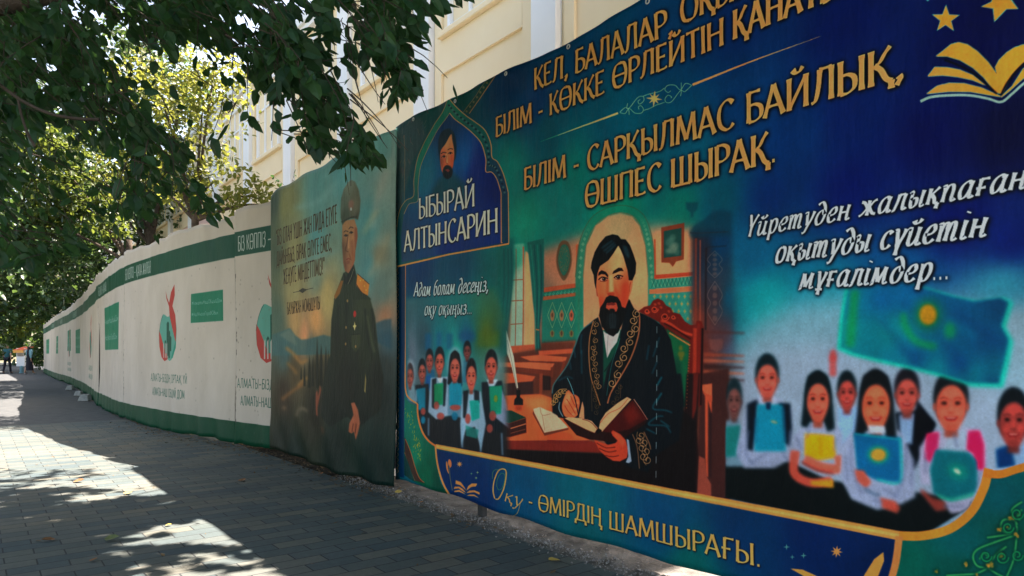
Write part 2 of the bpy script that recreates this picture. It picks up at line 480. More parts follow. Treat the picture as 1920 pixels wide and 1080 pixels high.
    g('у', .46, ['c', (.02, .55), (.09, .62), (.12, .4), (.18, .04)], ['c', (.43, .62), (.34, .3), (.20, .0), (.1, -.24), (-.02, -.28)])
    g('ү', .44, ['c', (.02, .6), (.09, .6), (.15, .3), (.2, .02)], ['c', (.42, .62), (.36, .4), (.2, .02)], [(.2, .06), (.19, -.3)])
    g('ұ', .44, ['c', (.02, .6), (.09, .6), (.15, .3), (.2, .02)], ['c', (.42, .62), (.36, .4), (.2, .02)], [(.2, .06), (.19, -.3)], [(.04, -.08), (.36, -.08)])
    g('Y', .5, ['c', (.0, 1), (.08, .96), (.18, .5)], ['c', (.5, 1), (.4, .85), (.2, .42)], [(.2, .5), (.18, 0)])
    g('д', .50, ['c', (.40, .40), (.28, .58), (.12, .48), (.05, .22), (.14, .0), (.32, .05), (.42, .35), (.38, .72), (.22, .95), (.04, .86)])
    g('н', .54, [(.10, .62), (.08, 0)], ['c', (.43, .62), (.40, .3), (.41, .05), (.47, .0), (.53, .07)], [(.09, .33), (.41, .33)])
    g('ң', .56, [(.10, .62), (.08, 0)], [(.43, .62), (.41, .0)], [(.09, .33), (.41, .33)], ['c', (.41, .02), (.5, .0), (.48, -.2)])
    g('ж', .72, [(.36, .62), (.34, 0)], ['c', (.02, .6), (.15, .55), (.33, .33)], ['c', (.0, .02), (.14, .1), (.33, .33)], ['c', (.68, .6), (.55, .55), (.37, .33)], ['c', (.7, .02), (.55, .08), (.37, .33)])
    g('л', .54, ['c', (.0, .02), (.07, .02), (.15, .3), (.20, .62)], [(.19, .6), (.43, .6)], ['c', (.43, .62), (.39, .3), (.40, .05), (.47, .0), (.53, .07)])
    g('ы', .62, ['c', (.02, .55), (.10, .62), (.08, .2), (.16, .0), (.3, .1), (.3, .32), (.16, .36), (.09, .3)], ['c', (.52, .62), (.48, .2), (.52, .0), (.6, .07)])
    kk = (['c', (.42, .62), (.3, .5), (.1, .32)], ['c', (.16, .36), (.28, .22), (.34, .04), (.46, .02)])
    g('к', .48, [(.10, .62), (.08, 0)], *kk); g('қ', .48, [(.10, .62), (.08, 0)], *kk, [(.44, .03), (.42, -.2)])
    g('п', .54, ['c', (.02, .56), (.09, .62), (.10, .5)], [(.10, .55), (.08, 0)], ['c', (.09, .35), (.22, .6), (.36, .58), (.40, .4), (.38, .1), (.44, .0), (.52, .07)])
    g('ғ', .42, [(.12, .62), (.10, 0)], [(.11, .6), (.40, .6)], [(.0, .28), (.32, .28)])
    o = (['c', (.25, .62), (.12, .55), (.05, .3), (.10, .05), (.22, .0)], ['c', (.25, .62), (.38, .57), (.42, .33), (.35, .07), (.22, .0)])
    g('о', .48, *o); g('с', .42, ['c', (.38, .52), (.26, .62), (.12, .52), (.05, .26), (.12, .03), (.26, .0), (.38, .12)])
    g('і', .24, ['c', (.1, .62), (.07, .3), (.08, .05), (.14, .0), (.2, .07)], [(.11, .85), (.13, .9)])
    g('м', .70, ['c', (.0, .02), (.06, .05), (.14, .62)], [(.14, .62), (.28, .06)], [(.28, .06), (.52, .62)], ['c', (.52, .62), (.51, .2), (.55, .0), (.64, .07)])
    g('б', .50, ['c', (.44, .98), (.25, .92), (.1, .7), (.05, .3), (.12, .02), (.28, .0), (.42, .2), (.4, .48), (.26, .58), (.1, .42)])
    g('з', .42, ['c', (.05, .54), (.2, .63), (.33, .52), (.28, .37), (.14, .33)], ['c', (.14, .33), (.35, .3), (.36, .08), (.2, .0), (.02, .08)])
    g('г', .40, ['c', (.04, .5), (.16, .62), (.32, .52), (.3, .38), (.1, .14), (.14, .0), (.34, .08)])
    g('щ', .8, [(.1, .62), (.08, 0)], [(.38, .62), (.36, 0)], [(.64, .62), (.62, 0)], [(.08, .02), (.64, .02), (.7, -.15)])
    g('ш', .76, [(.1, .62), (.08, 0)], [(.38, .62), (.36, 0)], [(.64, .62), (.62, 0)], [(.08, .02), (.64, .02)])
    return G
GL = glyphs()
def layout(string, style, track):
    out = []; x = 0.0
    for ch in string:
        adv, st = GL[ch]
        for p in st: out.append((p, x))
        x += adv + track
    return out, x - track

# ---------------------------------------------------------------- artwork of the blue teacher banner
S_LEFT, S_RIGHT = 5.26, -0.75
def paint_teacher():
    P = Print(S_LEFT, S_RIGHT, 0.02, 3.13, 400, wall_sv)
    zA, zB, zC, zD = zm(740, 600, 3.6), zm(940, 420, 2.571), zm(1030, 700, 4.5), zm(1360, 640, 3.375)
    zE, zF, zG, zH = zm(1580, 640, 2.918), zm(1200, 380, 3.177), zm(740, 820, 6.75), zm(1640, 860, 4.911)
    zI, zL, zM, zN = zm(1000, 140, 6.0), zm(1560, 520, 4.908), zm(1700, 0, 4.909), zm(1100, 420, 5.4)
    zO, zP = zm(1040, 560, 5.4), zm(740, 160, 3.177)
    GOLD, GOLD2 = (214, 158, 84), (176, 122, 66)
    # --- background field
    P.img[:] = P.field([(760, 260, (10, 70, 80)), (860, 200, (6, 72, 84)), (960, 150, (5, 55, 90)), (1010, 190, (6, 62, 104)), (1100, 90, (8, 70, 108)), (1250, 60, (10, 66, 110)), (1400, 40, (4, 50, 106)),
        (1600, 40, (2, 30, 92)), (1850, 60, (0, 14, 74)), (1900, 250, (0, 8, 60)), (1750, 260, (0, 18, 84)), (1600, 220, (0, 38, 100)), (1500, 260, (0, 56, 112)), (1400, 200, (2, 62, 112)), (1300, 280, (0, 88, 118)),
        (1150, 230, (3, 86, 112)), (1030, 250, (4, 84, 104)), (960, 320, (4, 112, 112)), (985, 420, (6, 126, 116)), (1080, 330, (2, 112, 112)), (1160, 400, (4, 128, 112)), (1280, 390, (4, 108, 106)), (1350, 380, (2, 84, 108)),
        (1450, 370, (0, 52, 110)), (1600, 350, (0, 30, 100)), (1800, 420, (0, 24, 98)), (1900, 450, (0, 34, 106)), (1420, 470, (6, 92, 132)), (1440, 560, (14, 134, 150)), (1560, 560, (16, 128, 160)), (1700, 520, (8, 84, 136)),
        (1880, 540, (60, 128, 156)), (1900, 620, (150, 160, 172)), (960, 520, (6, 92, 100)), (860, 500, (4, 74, 104)), (790, 500, (4, 62, 104)), (780, 620, (18, 92, 112)), (860, 600, (4, 112, 116)), (940, 600, (6, 108, 104)),
        (2060, 200, (0, 8, 56)), (2060, 600, (120, 140, 160)), (2300, 100, (0, 10, 60)), (2300, 500, (0, 40, 100)), (2300, 900, (4, 90, 90))], 3.0)
    # --- children at the right: white haze behind them
    P.poly([(1365, 650), (1420, 600), (1500, 560), (1620, 545), (1760, 560), (1900, 585), (2300, 590), (2300, 1010), (1700, 1010), (1368, 940)], (140, 158, 172), 26, 0.9)
    P.poly([(1372, 700), (1440, 650), (1560, 640), (1900, 740), (2300, 760), (2300, 1000), (1500, 960), (1372, 930)], (160, 166, 182), 22, 0.85)
    # --- classroom
    room = P.mask([(952, 505), (1010, 470), (1090, 440), (1250, 420), (1340, 440), (1372, 560), (1374, 940), (940, 870), (940, 560)], 13)
    wall = P.field([(1060, 470, (170, 130, 104)), (1120, 470, (196, 160, 122)), (1160, 440, (170, 160, 122)), (1210, 520, (222, 176, 132)), (1120, 640, (226, 168, 128)), (1260, 520, (206, 150, 112)), (1000, 560, (120, 110, 96)),
        (1000, 720, (92, 58, 44)), (1080, 740, (100, 60, 46)), (1350, 800, (110, 66, 50)), (1330, 700, (90, 52, 44)), (1290, 480, (190, 140, 106)), (1370, 600, (60, 62, 74))], 3)
    P.img[:] += (wall - P.img) * room[..., None]
    C = room
    # left wall panels, dado with lozenges
    P.poly(zB([(205, 310), (405, 290), (405, 560), (205, 575)]), (38, 112, 102), 1, clip=C)
    P.poly(zB([(205, 308), (380, 286), (384, 306), (205, 332)]), (160, 96, 66), .6, clip=C)
    P.poly(zB([(205, 350), (390, 328), (390, 346), (205, 370)]), (150, 104, 72), .6, clip=C)
    P.poly(zB([(380, 100), (392, 98), (392, 560), (380, 562)]), (146, 98, 70), .6, clip=C)
    P.poly(zB([(372, 100), (380, 100), (382, 290), (372, 290)]), (176, 110, 80), .6, clip=C)
    for i in range(9):
        x = 215 + i * 19
        P.poly(zB([(x, 343 - i * 2), (x + 8, 332 - i * 2), (x + 16, 341 - i * 2), (x + 8, 350 - i * 2)]), (92, 150, 130), .3, .8, clip=C)
        P.line(zB([(x, 330 - i * 2), (x + 17, 350 - i * 2)]), .6, (18, 74, 68), 0, .7, clip=C)
    for cx_ in (256, 302, 350, 396):
        for r_, (cy_, hh) in enumerate(((440, 62), (528, 40))):
            if r_ == 0:
                for sx in (-1, 1):
                    P.line(zB([(cx_, cy_ - hh), (cx_ + sx * 24, cy_), (cx_, cy_ + hh)]), .8, (148, 170, 120), .3, .9, smooth=False, clip=C)
            P.poly(zB([(cx_, cy_ - hh * .5), (cx_ + 12, cy_ - 6), (cx_ + 9, cy_ + hh * .36), (cx_, cy_ + hh * .5), (cx_ - 9, cy_ + hh * .36), (cx_ - 12, cy_ - 6)]), ((150, 120, 84) if r_ == 0 and cx_ < 330 else (176, 104, 76)) if r_ == 0 else (120, 118, 76), .8, .9, clip=C)
            P.poly(zB(ell(cx_, cy_, 5, 11)), (88, 60, 48), .5, .8, clip=C)
    # medallion
    P.poly(zB([(314, 80), (340, 100), (352, 170), (340, 230), (312, 274), (284, 230), (274, 170), (288, 100)]), (104, 84, 62), .8, smooth=True, clip=P.mask([(1020, 440), (1100, 440), (1100, 560), (1020, 560)], 8))
    P.poly(zB([(314, 100), (334, 115), (343, 170), (332, 222), (312, 250), (293, 222), (284, 170), (296, 115)]), (44, 104, 92), .8, .9, smooth=True)
    for k in range(10):
        a = k * .63
        P.line(zB([(313 + 10 * math.cos(a), 170 + 30 * math.sin(a)), (313 + 24 * math.cos(a + .5), 170 + 62 * math.sin(a + .5)), (313 + 20 * math.cos(a + 1), 170 + 44 * math.sin(a + 1))]), .8, (120, 106, 74), .2, .8)
    # niche arch
    arch_o = [(1083, 700), (1084, 520), (1092, 455), (1112, 412), (1140, 392), (1168, 386), (1196, 392), (1216, 412), (1228, 455), (1234, 520), (1234, 700)]
    arch_i = [(1099, 700), (1099, 520), (1105, 462), (1122, 424), (1145, 406), (1168, 400), (1190, 406), (1204, 424), (1214, 462), (1219, 520), (1220, 700)]
    am = P.mask([(1060, 400), (1260, 390), (1260, 720), (1060, 720)], 6)
    P.poly(arch_o, (40, 122, 106), 1.0, .85, clip=am)
    P.line(arch_o[1:-1], 2.2, (74, 106, 84), .5, .8); P.line(arch_i[1:-1], 2.0, (120, 118, 84), .5, .8)
    P.poly(arch_i, wall, 1.0, 1.0, clip=np.minimum(am, np.clip(0.12 + (np.arange(P.H)[:, None] / P.H - .235) * 11, 0, 1).astype(np.float32) * np.ones((1, P.W), np.float32)))
    q = catmull(arch_o[1:-1], 10)
    q2 = catmull(arch_i[1:-1], 10)
    for k in range(0, len(q), 2):
        c = (q[k] + q2[k]) / 2
        P.poly([(c[0] - 3.4, c[1]), (c[0], c[1] - 4), (c[0] + 3.4, c[1]), (c[0], c[1] + 4)], (120, 156, 128), .3, .8, clip=C)
    # panels right of the arch
    P.poly(zF([(102, 0), (330, 0), (330, 440), (102, 452)]), (214, 166, 124), 1, .85, clip=np.minimum(C, P.mask([(1225, 440), (1310, 432), (1310, 540), (1225, 540)], 8)))
    P.poly(zF([(98, 432), (330, 414), (330, 436), (98, 456)]), (168, 84, 60), .5, clip=C)
    P.line(zF([(101, 220), (104, 440)]), 3, (160, 84, 60), .5, .9, smooth=False, clip=C)
    P.poly(zF([(70, 462), (330, 440), (330, 498), (70, 516)]), (64, 132, 118), .6, clip=C)
    P.poly(zF([(70, 518), (330, 500), (330, 528), (70, 546)]), (186, 126, 90), .6, clip=C)
    P.poly(zF([(70, 548), (330, 530), (330, 740), (70, 760)]), (62, 130, 122), .8, clip=C)
    for i in range(11):
        x = 82 + i * 22
        P.line(zF([(x, 462 - i * 1.8), (x + 18, 508 - i * 1.8)]), 1.2, (150, 176, 140), .4, .7, clip=C)
        P.line(zF([(x + 18, 460 - i * 1.8), (x, 508 - i * 1.8)]), 1.2, (24, 80, 74), .4, .7, clip=C)
    for i in range(7):
        for j in range(4):
            x, y = 100 + i * 36 + (j % 2) * 18, 560 + j * 44
            P.poly(zF([(x, y - 18), (x + 11, y), (x, y + 18), (x - 11, y)]), (128, 160, 110), .5, .7, clip=C)
            P.poly(zF(ell(x, y, 4, 6)), (180, 140, 80), .3, .7, clip=C)
    # framed picture and hanging lamp
    P.poly(zF([(138, 150), (275, 122), (274, 340), (228, 352), (208, 384), (188, 360), (140, 358)]), (122, 70, 50), .6, .95)
    P.poly(zF([(154, 172), (258, 152), (258, 318), (154, 330)]), (40, 78, 74), .6)
    for k, (x, y, r_) in enumerate(((190, 240, 26), (220, 262, 22), (206, 210, 18), (180, 290, 16), (232, 296, 16), (206, 280, 24))):
        P.poly(zF(ell(x, y, r_, r_ * 1.1)), (118, 134, 116) if k % 2 else (86, 116, 104), 2.0, .7)
    P.poly(zF([(280, 0), (360, 0), (352, 46), (332, 60), (326, 92), (318, 92), (312, 60), (288, 44)]), (14, 72, 88), 1.5, .8)
    # cabinet fading into the blue
    cab = P.mask(zF([(318, 175), (470, 150), (560, 180), (575, 960), (318, 980)]), 5)
    cabf = P.field([(1300, 450, (64, 50, 56)), (1312, 600, (116, 66, 56)), (1330, 470, (50, 52, 66)), (1350, 460, (6, 66, 104)), (1345, 560, (70, 58, 66)), (1350, 640, (92, 66, 72)), (1375, 560, (16, 84, 112)), (1378, 660, (84, 96, 116)), (1325, 650, (104, 56, 50)), (1305, 690, (96, 44, 38))], 3)
    P.img[:] += (cabf - P.img) * cab[..., None]
    P.poly(zF([(304, 180), (330, 140), (400, 100), (440, 60), (500, 40), (560, 60), (560, 200), (318, 210)]), (16, 62, 84), 3, .75)
    P.line(zF([(312, 176), (340, 184), (540, 176)]), 2.4, (50, 56, 66), .6, .7)
    P.line(zF([(372, 225), (372, 700), (376, 900)]), 2.6, (160, 92, 72), .7, .7); P.line(zF([(346, 215), (346, 720)]), 4, (128, 72, 58), .8, .8)
    P.line(zF([(408, 270), (404, 760)]), 4, (44, 34, 40), 1, .7); P.line(zF([(408, 268), (530, 260)]), 2.5, (40, 44, 54), 1, .6)
    for cy_, hh in ((370, 80), (600, 130)):
        for sx in (-1, 1):
            P.line(zF([(460, cy_ - hh), (460 + sx * 44, cy_ - hh * .4), (460 + sx * 26, cy_), (460 + sx * 44, cy_ + hh * .4), (460, cy_ + hh)]), 1.1, (140, 116, 108), .5, .6)
        for k in range(5):
            P.poly(zF(ell(460, cy_ - hh * .7 + k * hh * .35, 14, hh * .13)), (132, 104, 96), 1, .45)
    P.poly(zF([(425, 815), (510, 815), (505, 870), (470, 890), (430, 870)]), (136, 92, 84), 1.6, .5)
    for y, c in ((770, (90, 48, 42)), (905, (150, 84, 62)), (940, (176, 112, 84)), (975, (60, 36, 36)), (1010, (186, 112, 82)), (1050, (70, 40, 40))):
        P.line(zF([(392, y), (520, y + 4), (640, y + 8)]), 7.5 if y > 900 else 3, c, 2.2, .75, w1=3)
    # window, curtains, desks
    P.poly(zB([(60, 110), (165, 90), (172, 600), (50, 612)]), (176, 156, 120), 2, .9, clip=C)
    P.poly(zB([(66, 100), (118, 95), (118, 590), (50, 598)]), (150, 172, 152), 1.5, .95)
    P.poly(zB([(72, 100), (108, 98), (108, 200), (72, 220)]), (40, 140, 124), 5, .8)
    for y in (268, 368, 480):
        P.line(zB([(52, y + 4), (115, y)]), 1.8, (140, 104, 76), .3)
    P.line(zB([(80, 120), (76, 590)]), 1.6, (140, 104, 76), .3, smooth=False); P.line(zB([(115, 110), (113, 592)]), 2.6, (154, 112, 80), .3, smooth=False)
    P.poly(zB([(124, 130), (148, 150), (166, 480), (168, 596), (122, 600)]), (212, 172, 126), 1.2, .9)
    P.poly(zB([(40, 590), (170, 580), (176, 606), (60, 625)]), (160, 98, 70), .8)
    cur = [(134, 90), (214, 70), (212, 330), (196, 470), (188, 515), (206, 625), (174, 628), (178, 510), (160, 380)]
    P.poly(zB(cur), (14, 92, 92), 1.0)
    for k, (xa, xb) in enumerate(((150, 172), (166, 180), (182, 186), (198, 192))):
        P.line(zB([(xa, 100), ((xa + xb) / 2 + 6, 300), (xb, 500), (xb + 4, 620)]), 1.6, ((34, 124, 114), (6, 62, 72))[k % 2], .8, .8)
    P.line(zB([(174, 508), (192, 512)]), 2.4, (150, 120, 76), .3)
    P.poly(zB([(-10, 60), (70, 75), (76, 200), (58, 330), (44, 440), (30, 530), (38, 640), (-10, 650)]), (8, 96, 98), 3, .95)
    for xa, xb in ((20, 10), (40, 24), (56, 34)): P.line(zB([(xa, 120), (xa + 2, 300), (xb, 520)]), 1.8, (6, 70, 80), 1, .7)
    P.poly(zB([(205, 570), (380, 560), (300, 800), (150, 800), (0, 790), (0, 640), (200, 600)]), (96, 54, 40), 3, .9, clip=C)
    for pts, c in (([(190, 612), (370, 600), (372, 622), (192, 634)], (176, 100, 70)), ([(100, 640), (200, 630), (330, 642), (318, 664), (150, 660)], (186, 108, 74)), ([(-10, 668), (150, 666), (268, 672), (250, 706), (80, 690), (0, 688)], (186, 112, 78)),
                   ([(-10, 716), (80, 720), (176, 734), (160, 758), (40, 768), (-10, 770)], (170, 98, 66)), ([(80, 694), (250, 708), (248, 730), (90, 712)], (108, 58, 42)), ([(195, 720), (212, 720), (208, 820), (195, 820)], (128, 72, 50)), ([(250, 690), (264, 688), (260, 740), (250, 740)], (112, 62, 44)),
                   ([(310, 660), (322, 658), (300, 740), (290, 735)], (120, 66, 46)), ([(212, 730), (250, 735), (250, 800), (212, 800)], (52, 32, 30)), ([(40, 770), (165, 758), (165, 820), (40, 826)], (64, 40, 38))):
        P.poly(zB(pts), c, .8)
    # floor and desk at the right
    P.poly([(1320, 700), (1372, 690), (1374, 938), (1310, 924)], (72, 42, 40), 2, .95)
    P.poly(zC([(1290, 100), (1395, 85), (1395, 240), (1300, 130)]), (188, 112, 80), 1)
    P.poly(zC([(1310, 150), (1395, 190), (1395, 340), (1360, 230)]), (168, 92, 66), 1)
    P.poly(zC([(1335, 190), (1362, 200), (1368, 870), (1345, 860)]), (170, 94, 68), 1)
    P.poly(zC([(1285, 690), (1345, 720), (1360, 870), (1395, 930), (1395, 1050), (1275, 1010)]), (138, 82, 68), 1.2)
    P.poly(zC([(1372, 330), (1395, 330), (1395, 880), (1380, 860)]), (58, 36, 38), 1.2)
    # carved chair
    back = zO([(870, 130), (930, 85), (990, 70), (1020, 20), (1070, 0), (1120, 25), (1150, 70), (1200, 95), (1220, 140), (1290, 155), (1340, 230), (1400, 270), (1450, 265), (1460, 225), (1510, 228), (1530, 290), (1515, 1090), (1230, 1090), (1180, 400), (1080, 240)])
    P.poly(back, (106, 38, 30), .7)
    P.poly(zO([(1150, 300), (1250, 370), (1390, 440), (1385, 520), (1370, 800), (1355, 1090), (1235, 1090), (1210, 560)]), (20, 96, 66), 1.5)
    P.poly(zO([(1235, 560), (1300, 640), (1310, 1090), (1240, 1090)]), (8, 52, 50), 6, .8)
    for x, y in ((1300, 500), (1320, 560), (1290, 560), (1305, 600)): P.poly(zO(ell(x, y, 22, 30)), (112, 116, 48), 1.5, .8)
    for k in range(16):
        t = k / 15; P.poly(zO(ell(1190 + 200 * t, 350 + 120 * t, 9, 10)), (176, 132, 76), .4, .9)
    for k in range(20): P.poly(zO(ell(1392 - k * 2, 500 + k * 29, 8, 9)), (128, 84, 54), .4, .9)
    P.line(zO([(1100, 220), (1200, 260), (1300, 330), (1420, 370)]), 5, (164, 74, 52), .8); P.line(zO([(1130, 250), (1240, 310), (1400, 410)]), 3, (66, 22, 20), .8)
    P.line(zO([(1445, 300), (1440, 700), (1420, 1080)]), 7, (158, 70, 50), 1.0, .9); P.line(zO([(1480, 250), (1480, 600), (1470, 1080)]), 5, (120, 44, 36), 1, .9); P.line(zO([(1520, 300), (1505, 1080)]), 4, (36, 18, 20), .8, .9)
    for x, y, r_ in ((1140, 185, 42), (1035, 110, 34), (960, 130, 26), (1225, 190, 22)):
        P.line(zO([(x + r_ * math.cos(t) * (1 - t / 14), y + r_ * math.sin(t) * (1 - t / 14)) for t in np.linspace(0, 9, 22)]), 2.0, (172, 84, 58), .3, .9)
        P.poly(zO(ell(x, y, r_ * .3, r_ * .3)), (62, 20, 18), .4)
    for x, y in ((1040, 60), (1080, 50), (1065, 110), (1100, 90), (1180, 130)): P.poly(zO(ell(x, y, 16, 12, .6)), (156, 76, 54), .5, .8)
    P.poly(zC([(1180, 0), (1290, 0), (1270, 480), (1285, 690), (1270, 1010), (1080, 960), (1060, 700), (1150, 480)]), (40, 22, 24), 1.5)
    P.poly(zC([(1235, 0), (1280, 0), (1262, 300), (1225, 420), (1230, 200)]), (112, 44, 36), 1.2, .8)
    for k in range(10): P.poly(zC(ell(1188 - k, 20 + k * 30, 5, 6)), (112, 76, 46), .3, .8)
    P.line(zC([(1222, 480), (1215, 580), (1185, 660)]), 10, (146, 74, 56), .8)
    P.line(zC([(1170, 660), (1110, 700), (1070, 725)]), 10, (12, 74, 56), .8)
    P.poly(zC([(940, 800), (980, 770), (1040, 740), (1110, 760), (1080, 820), (1070, 900), (1100, 960), (1010, 940), (960, 870)]), (66, 26, 22), 1.2, smooth=True)
    P.line(zC([(965, 790), (990, 820), (1000, 880)]), 3, (150, 76, 54), .6); P.line(zC([(1010, 770), (1060, 745), (1120, 740)]), 2.5, (120, 60, 46), .6)
    P.poly(zC([(1082, 890), (1176, 935), (1176, 1000), (1080, 960)]), (190, 104, 80), .8)
    # table
    P.poly(zB([(0, 828), (200, 820), (260, 840), (420, 900), (437, 960), (437, 1040), (20, 1045), (0, 1040)]), (196, 108, 66), 1)
    P.poly(zB([(110, 840), (230, 832), (250, 890), (160, 900)]), (226, 142, 92), 5, .8)
    P.poly([(946, 826), (1110, 826), (1160, 836), (1160, 850), (946, 842)], (118, 50, 40), .8)
    P.poly([(820, 838), (946, 842), (1160, 850), (1230, 720), (1310, 790), (1310, 928), (1200, 905), (826, 836)], (26, 18, 20), 1.5)
    P.poly(zC([(0, 480), (190, 500), (240, 556), (0, 560)]), (186, 96, 60), 1); P.poly(zC([(0, 560), (340, 575), (330, 592), (0, 590)]), (112, 46, 40), .8)
    # inkpot, quill, books
    P.poly(zB([(72, 872), (74, 846), (84, 834), (84, 800), (102, 800), (102, 834), (116, 846), (116, 872)]), (14, 18, 22), .6); P.poly(zB([(74, 872), (116, 872), (108, 900), (80, 900)]), (116, 52, 34), 2, .6)
    P.poly(zB([(32, 510), (46, 560), (70, 640), (92, 790), (84, 792), (58, 680), (36, 620)]), (196, 190, 172), .5)
    P.line(zB([(38, 560), (60, 660), (88, 800)]), .8, (112, 108, 100), .2, .8)
    P.poly(zB([(10, 900), (60, 898), (130, 932), (50, 960), (8, 950)]), (18, 62, 50), .6); P.poly(zB([(50, 960), (130, 934), (132, 1005), (54, 1026), (8, 1020), (10, 952)]), (66, 34, 30), .7)
    P.line(zB([(56, 985), (130, 962)]), 2.0, (176, 124, 88), .4); P.line(zB([(56, 1008), (128, 988)]), 1.2, (130, 84, 62), .4)
    P.poly(zC([(-115, 298), (-60, 282), (0, 310), (60, 330), (180, 455), (-20, 510), (-110, 330)]), (206, 180, 150), .5)
    P.poly(zC([(-118, 312), (-25, 500), (185, 458), (180, 475), (-22, 525), (-122, 340)]), (110, 66, 48), .5); P.line(zC([(-60, 282), (-40, 350), (30, 340)]), 1, (150, 122, 98), .3); P.line(zC([(-40, 350), (-20, 480)]), 1, (150, 122, 98), .3)
    # --- the seated man: dark embroidered robe
    robe = zO([(468, 190), (430, 210), (320, 300), (280, 350), (240, 450), (170, 640), (110, 740), (20, 860), (0, 960), (20, 1090), (60, 1200), (600, 1300), (1130, 1500), (1180, 1340), (1290, 1300), (1300, 1000), (1250, 700), (1200, 420), (1130, 290), (1040, 220), (930, 160), (880, 140), (830, 100), (790, 20), (760, 60), (700, 320), (520, 330)])
    P.poly(robe, (8, 24, 32), .7)
    P.poly(zC([(40, 180), (60, 110), (200, 20), (700, 30), (960, 30), (1130, 0), (1160, 250), (1120, 560), (900, 700), (860, 830), (700, 790), (560, 700), (420, 440), (100, 360), (45, 330)]), (9, 22, 30), 1.2)
    P.line(zO([(470, 195), (320, 300), (275, 360), (235, 470), (165, 650), (100, 750), (15, 870), (0, 960)]), 2.0, (84, 124, 128), .7, .9)
    for a in ([(300, 360), (290, 450), (296, 560)], [(220, 500), (235, 600)], [(296, 520), (300, 760)], [(180, 640), (190, 720)], [(60, 830), (150, 790), (210, 810)], [(980, 470), (955, 620)], [(1085, 390), (1020, 590)], [(1060, 640), (1010, 760)], [(1110, 790), (1060, 880)], [(1110, 950), (1050, 1060)]):
        P.line(zO(a), 2.6, (22, 74, 88), 1.2, .85)
    for a in ([(970, 30), (930, 100)], [(970, 165), (895, 290), (1000, 310), (1060, 330)], [(985, 360), (930, 365), (860, 430), (1000, 440), (1050, 500)], [(840, 465), (920, 505)], [(960, 395), (1040, 450)]):
        P.line(zC(a), 2.6, (20, 84, 96), 1.2, .9)
    # vest, shirt
    P.poly(zO([(515, 320), (700, 310), (680, 470), (560, 720), (520, 920), (520, 500)]), (16, 78, 66), 1)
    P.poly(zO([(520, 325), (550, 352), (600, 366), (670, 350), (698, 300), (660, 440), (600, 520), (560, 605), (540, 470)]), (196, 184, 178), .5)
    P.line(zO([(570, 370), (562, 500), (560, 590)]), .7, (120, 110, 110), .2, .8); P.line(zO([(690, 400), (640, 560), (600, 700), (556, 980)]), 1.0, (44, 110, 108), .3, .9)
    P.line(zO([(530, 740), (560, 700), (600, 640)]), 2, (6, 40, 38), .6)
    # embroidered bands
    P.poly(zO([(415, 225), (470, 190), (465, 480), (470, 700), (480, 900), (500, 1090), (440, 1090), (390, 800), (372, 600), (378, 400)]), (10, 18, 20), .5)
    P.line(zO([(420, 225), (380, 400), (374, 600), (396, 800), (450, 960), (490, 1080)]), 1.8, (158, 124, 80), .4)
    P.poly(zO([(800, 110), (895, 165), (880, 380), (800, 620), (660, 880), (560, 1060), (580, 880), (640, 680), (760, 400)]), (10, 18, 20), .5)
    P.line(zO([(885, 170), (882, 320), (850, 460), (790, 620), (690, 800), (600, 950), (565, 1060)]), 2.8, (150, 106, 76), .5)
    def scroll(path, w, col, z, n, sw=1.1):
        q = catmull(path, 14); m = len(q)
        for k in range(n):
            i = int((k + .5) * m / n); c = q[i]; d = q[min(i + 1, m - 1)] - q[max(i - 1, 0)]; d = d / (np.linalg.norm(d) + 1e-9); nn = np.array([-d[1], d[0]])
            sgn = 1 if k % 2 else -1
            cc = c + nn * w * .22 * sgn
            P.line(z([tuple(cc + (d * math.cos(t) + nn * sgn * math.sin(t)) * w * .42 * (1 - t / 9)) for t in np.linspace(-1.2, 5.6, 14)]), sw, col, .25, .95)
            P.line(z([tuple(c - d * w * .6), tuple(c + nn * w * .3 * -sgn), tuple(c + d * w * .6)]), sw * .9, col, .25, .85)
    scroll([(440, 240), (430, 450), (425, 600), (445, 760), (470, 900)], 54, (168, 140, 96), zO, 11)
    scroll([(840, 140), (830, 300), (760, 470), (690, 660), (620, 880)], 78, (172, 146, 104), zO, 10, 1.4)
    scroll([(400, 80), (412, 200), (425, 340)], 40, (96, 76, 50), zC, 6, .9); scroll([(620, 100), (600, 180), (570, 260)], 40, (96, 76, 50), zC, 4, .9)
    P.line(zC([(378, 60), (382, 320)]), 1.2, (110, 84, 56), .4, .8); P.line(zC([(628, 90), (624, 210)]), 1.2, (120, 84, 60), .4, .8)
    # cuffs
    P.poly(zC([(62, 170), (110, 125), (175, 150), (120, 190), (70, 260), (45, 280), (42, 230)]), (34, 38, 30), .5)
    scroll([(150, 142), (90, 185), (55, 255)], 46, (176, 150, 96), zC, 6, 1.1)
    P.line(zC([(45, 270), (60, 190), (110, 135), (170, 135)]), 1.1, (150, 124, 80), .3)
    P.line(zC([(108, 240), (102, 300), (135, 365)]), 2, (120, 134, 140), .5)
    P.poly(zC([(722, 500), (825, 485), (880, 640), (850, 780), (790, 800), (760, 640)]), (14, 18, 20), .7)
    P.line(zC([(725, 510), (765, 620), (785, 800)]), 1.4, (146, 112, 82), .5); P.line(zC([(820, 490), (868, 590), (880, 640)]), 2.4, (118, 90, 66), .5)
    scroll([(780, 520), (820, 620), (840, 740)], 70, (158, 132, 96), zC, 7, 1.3)
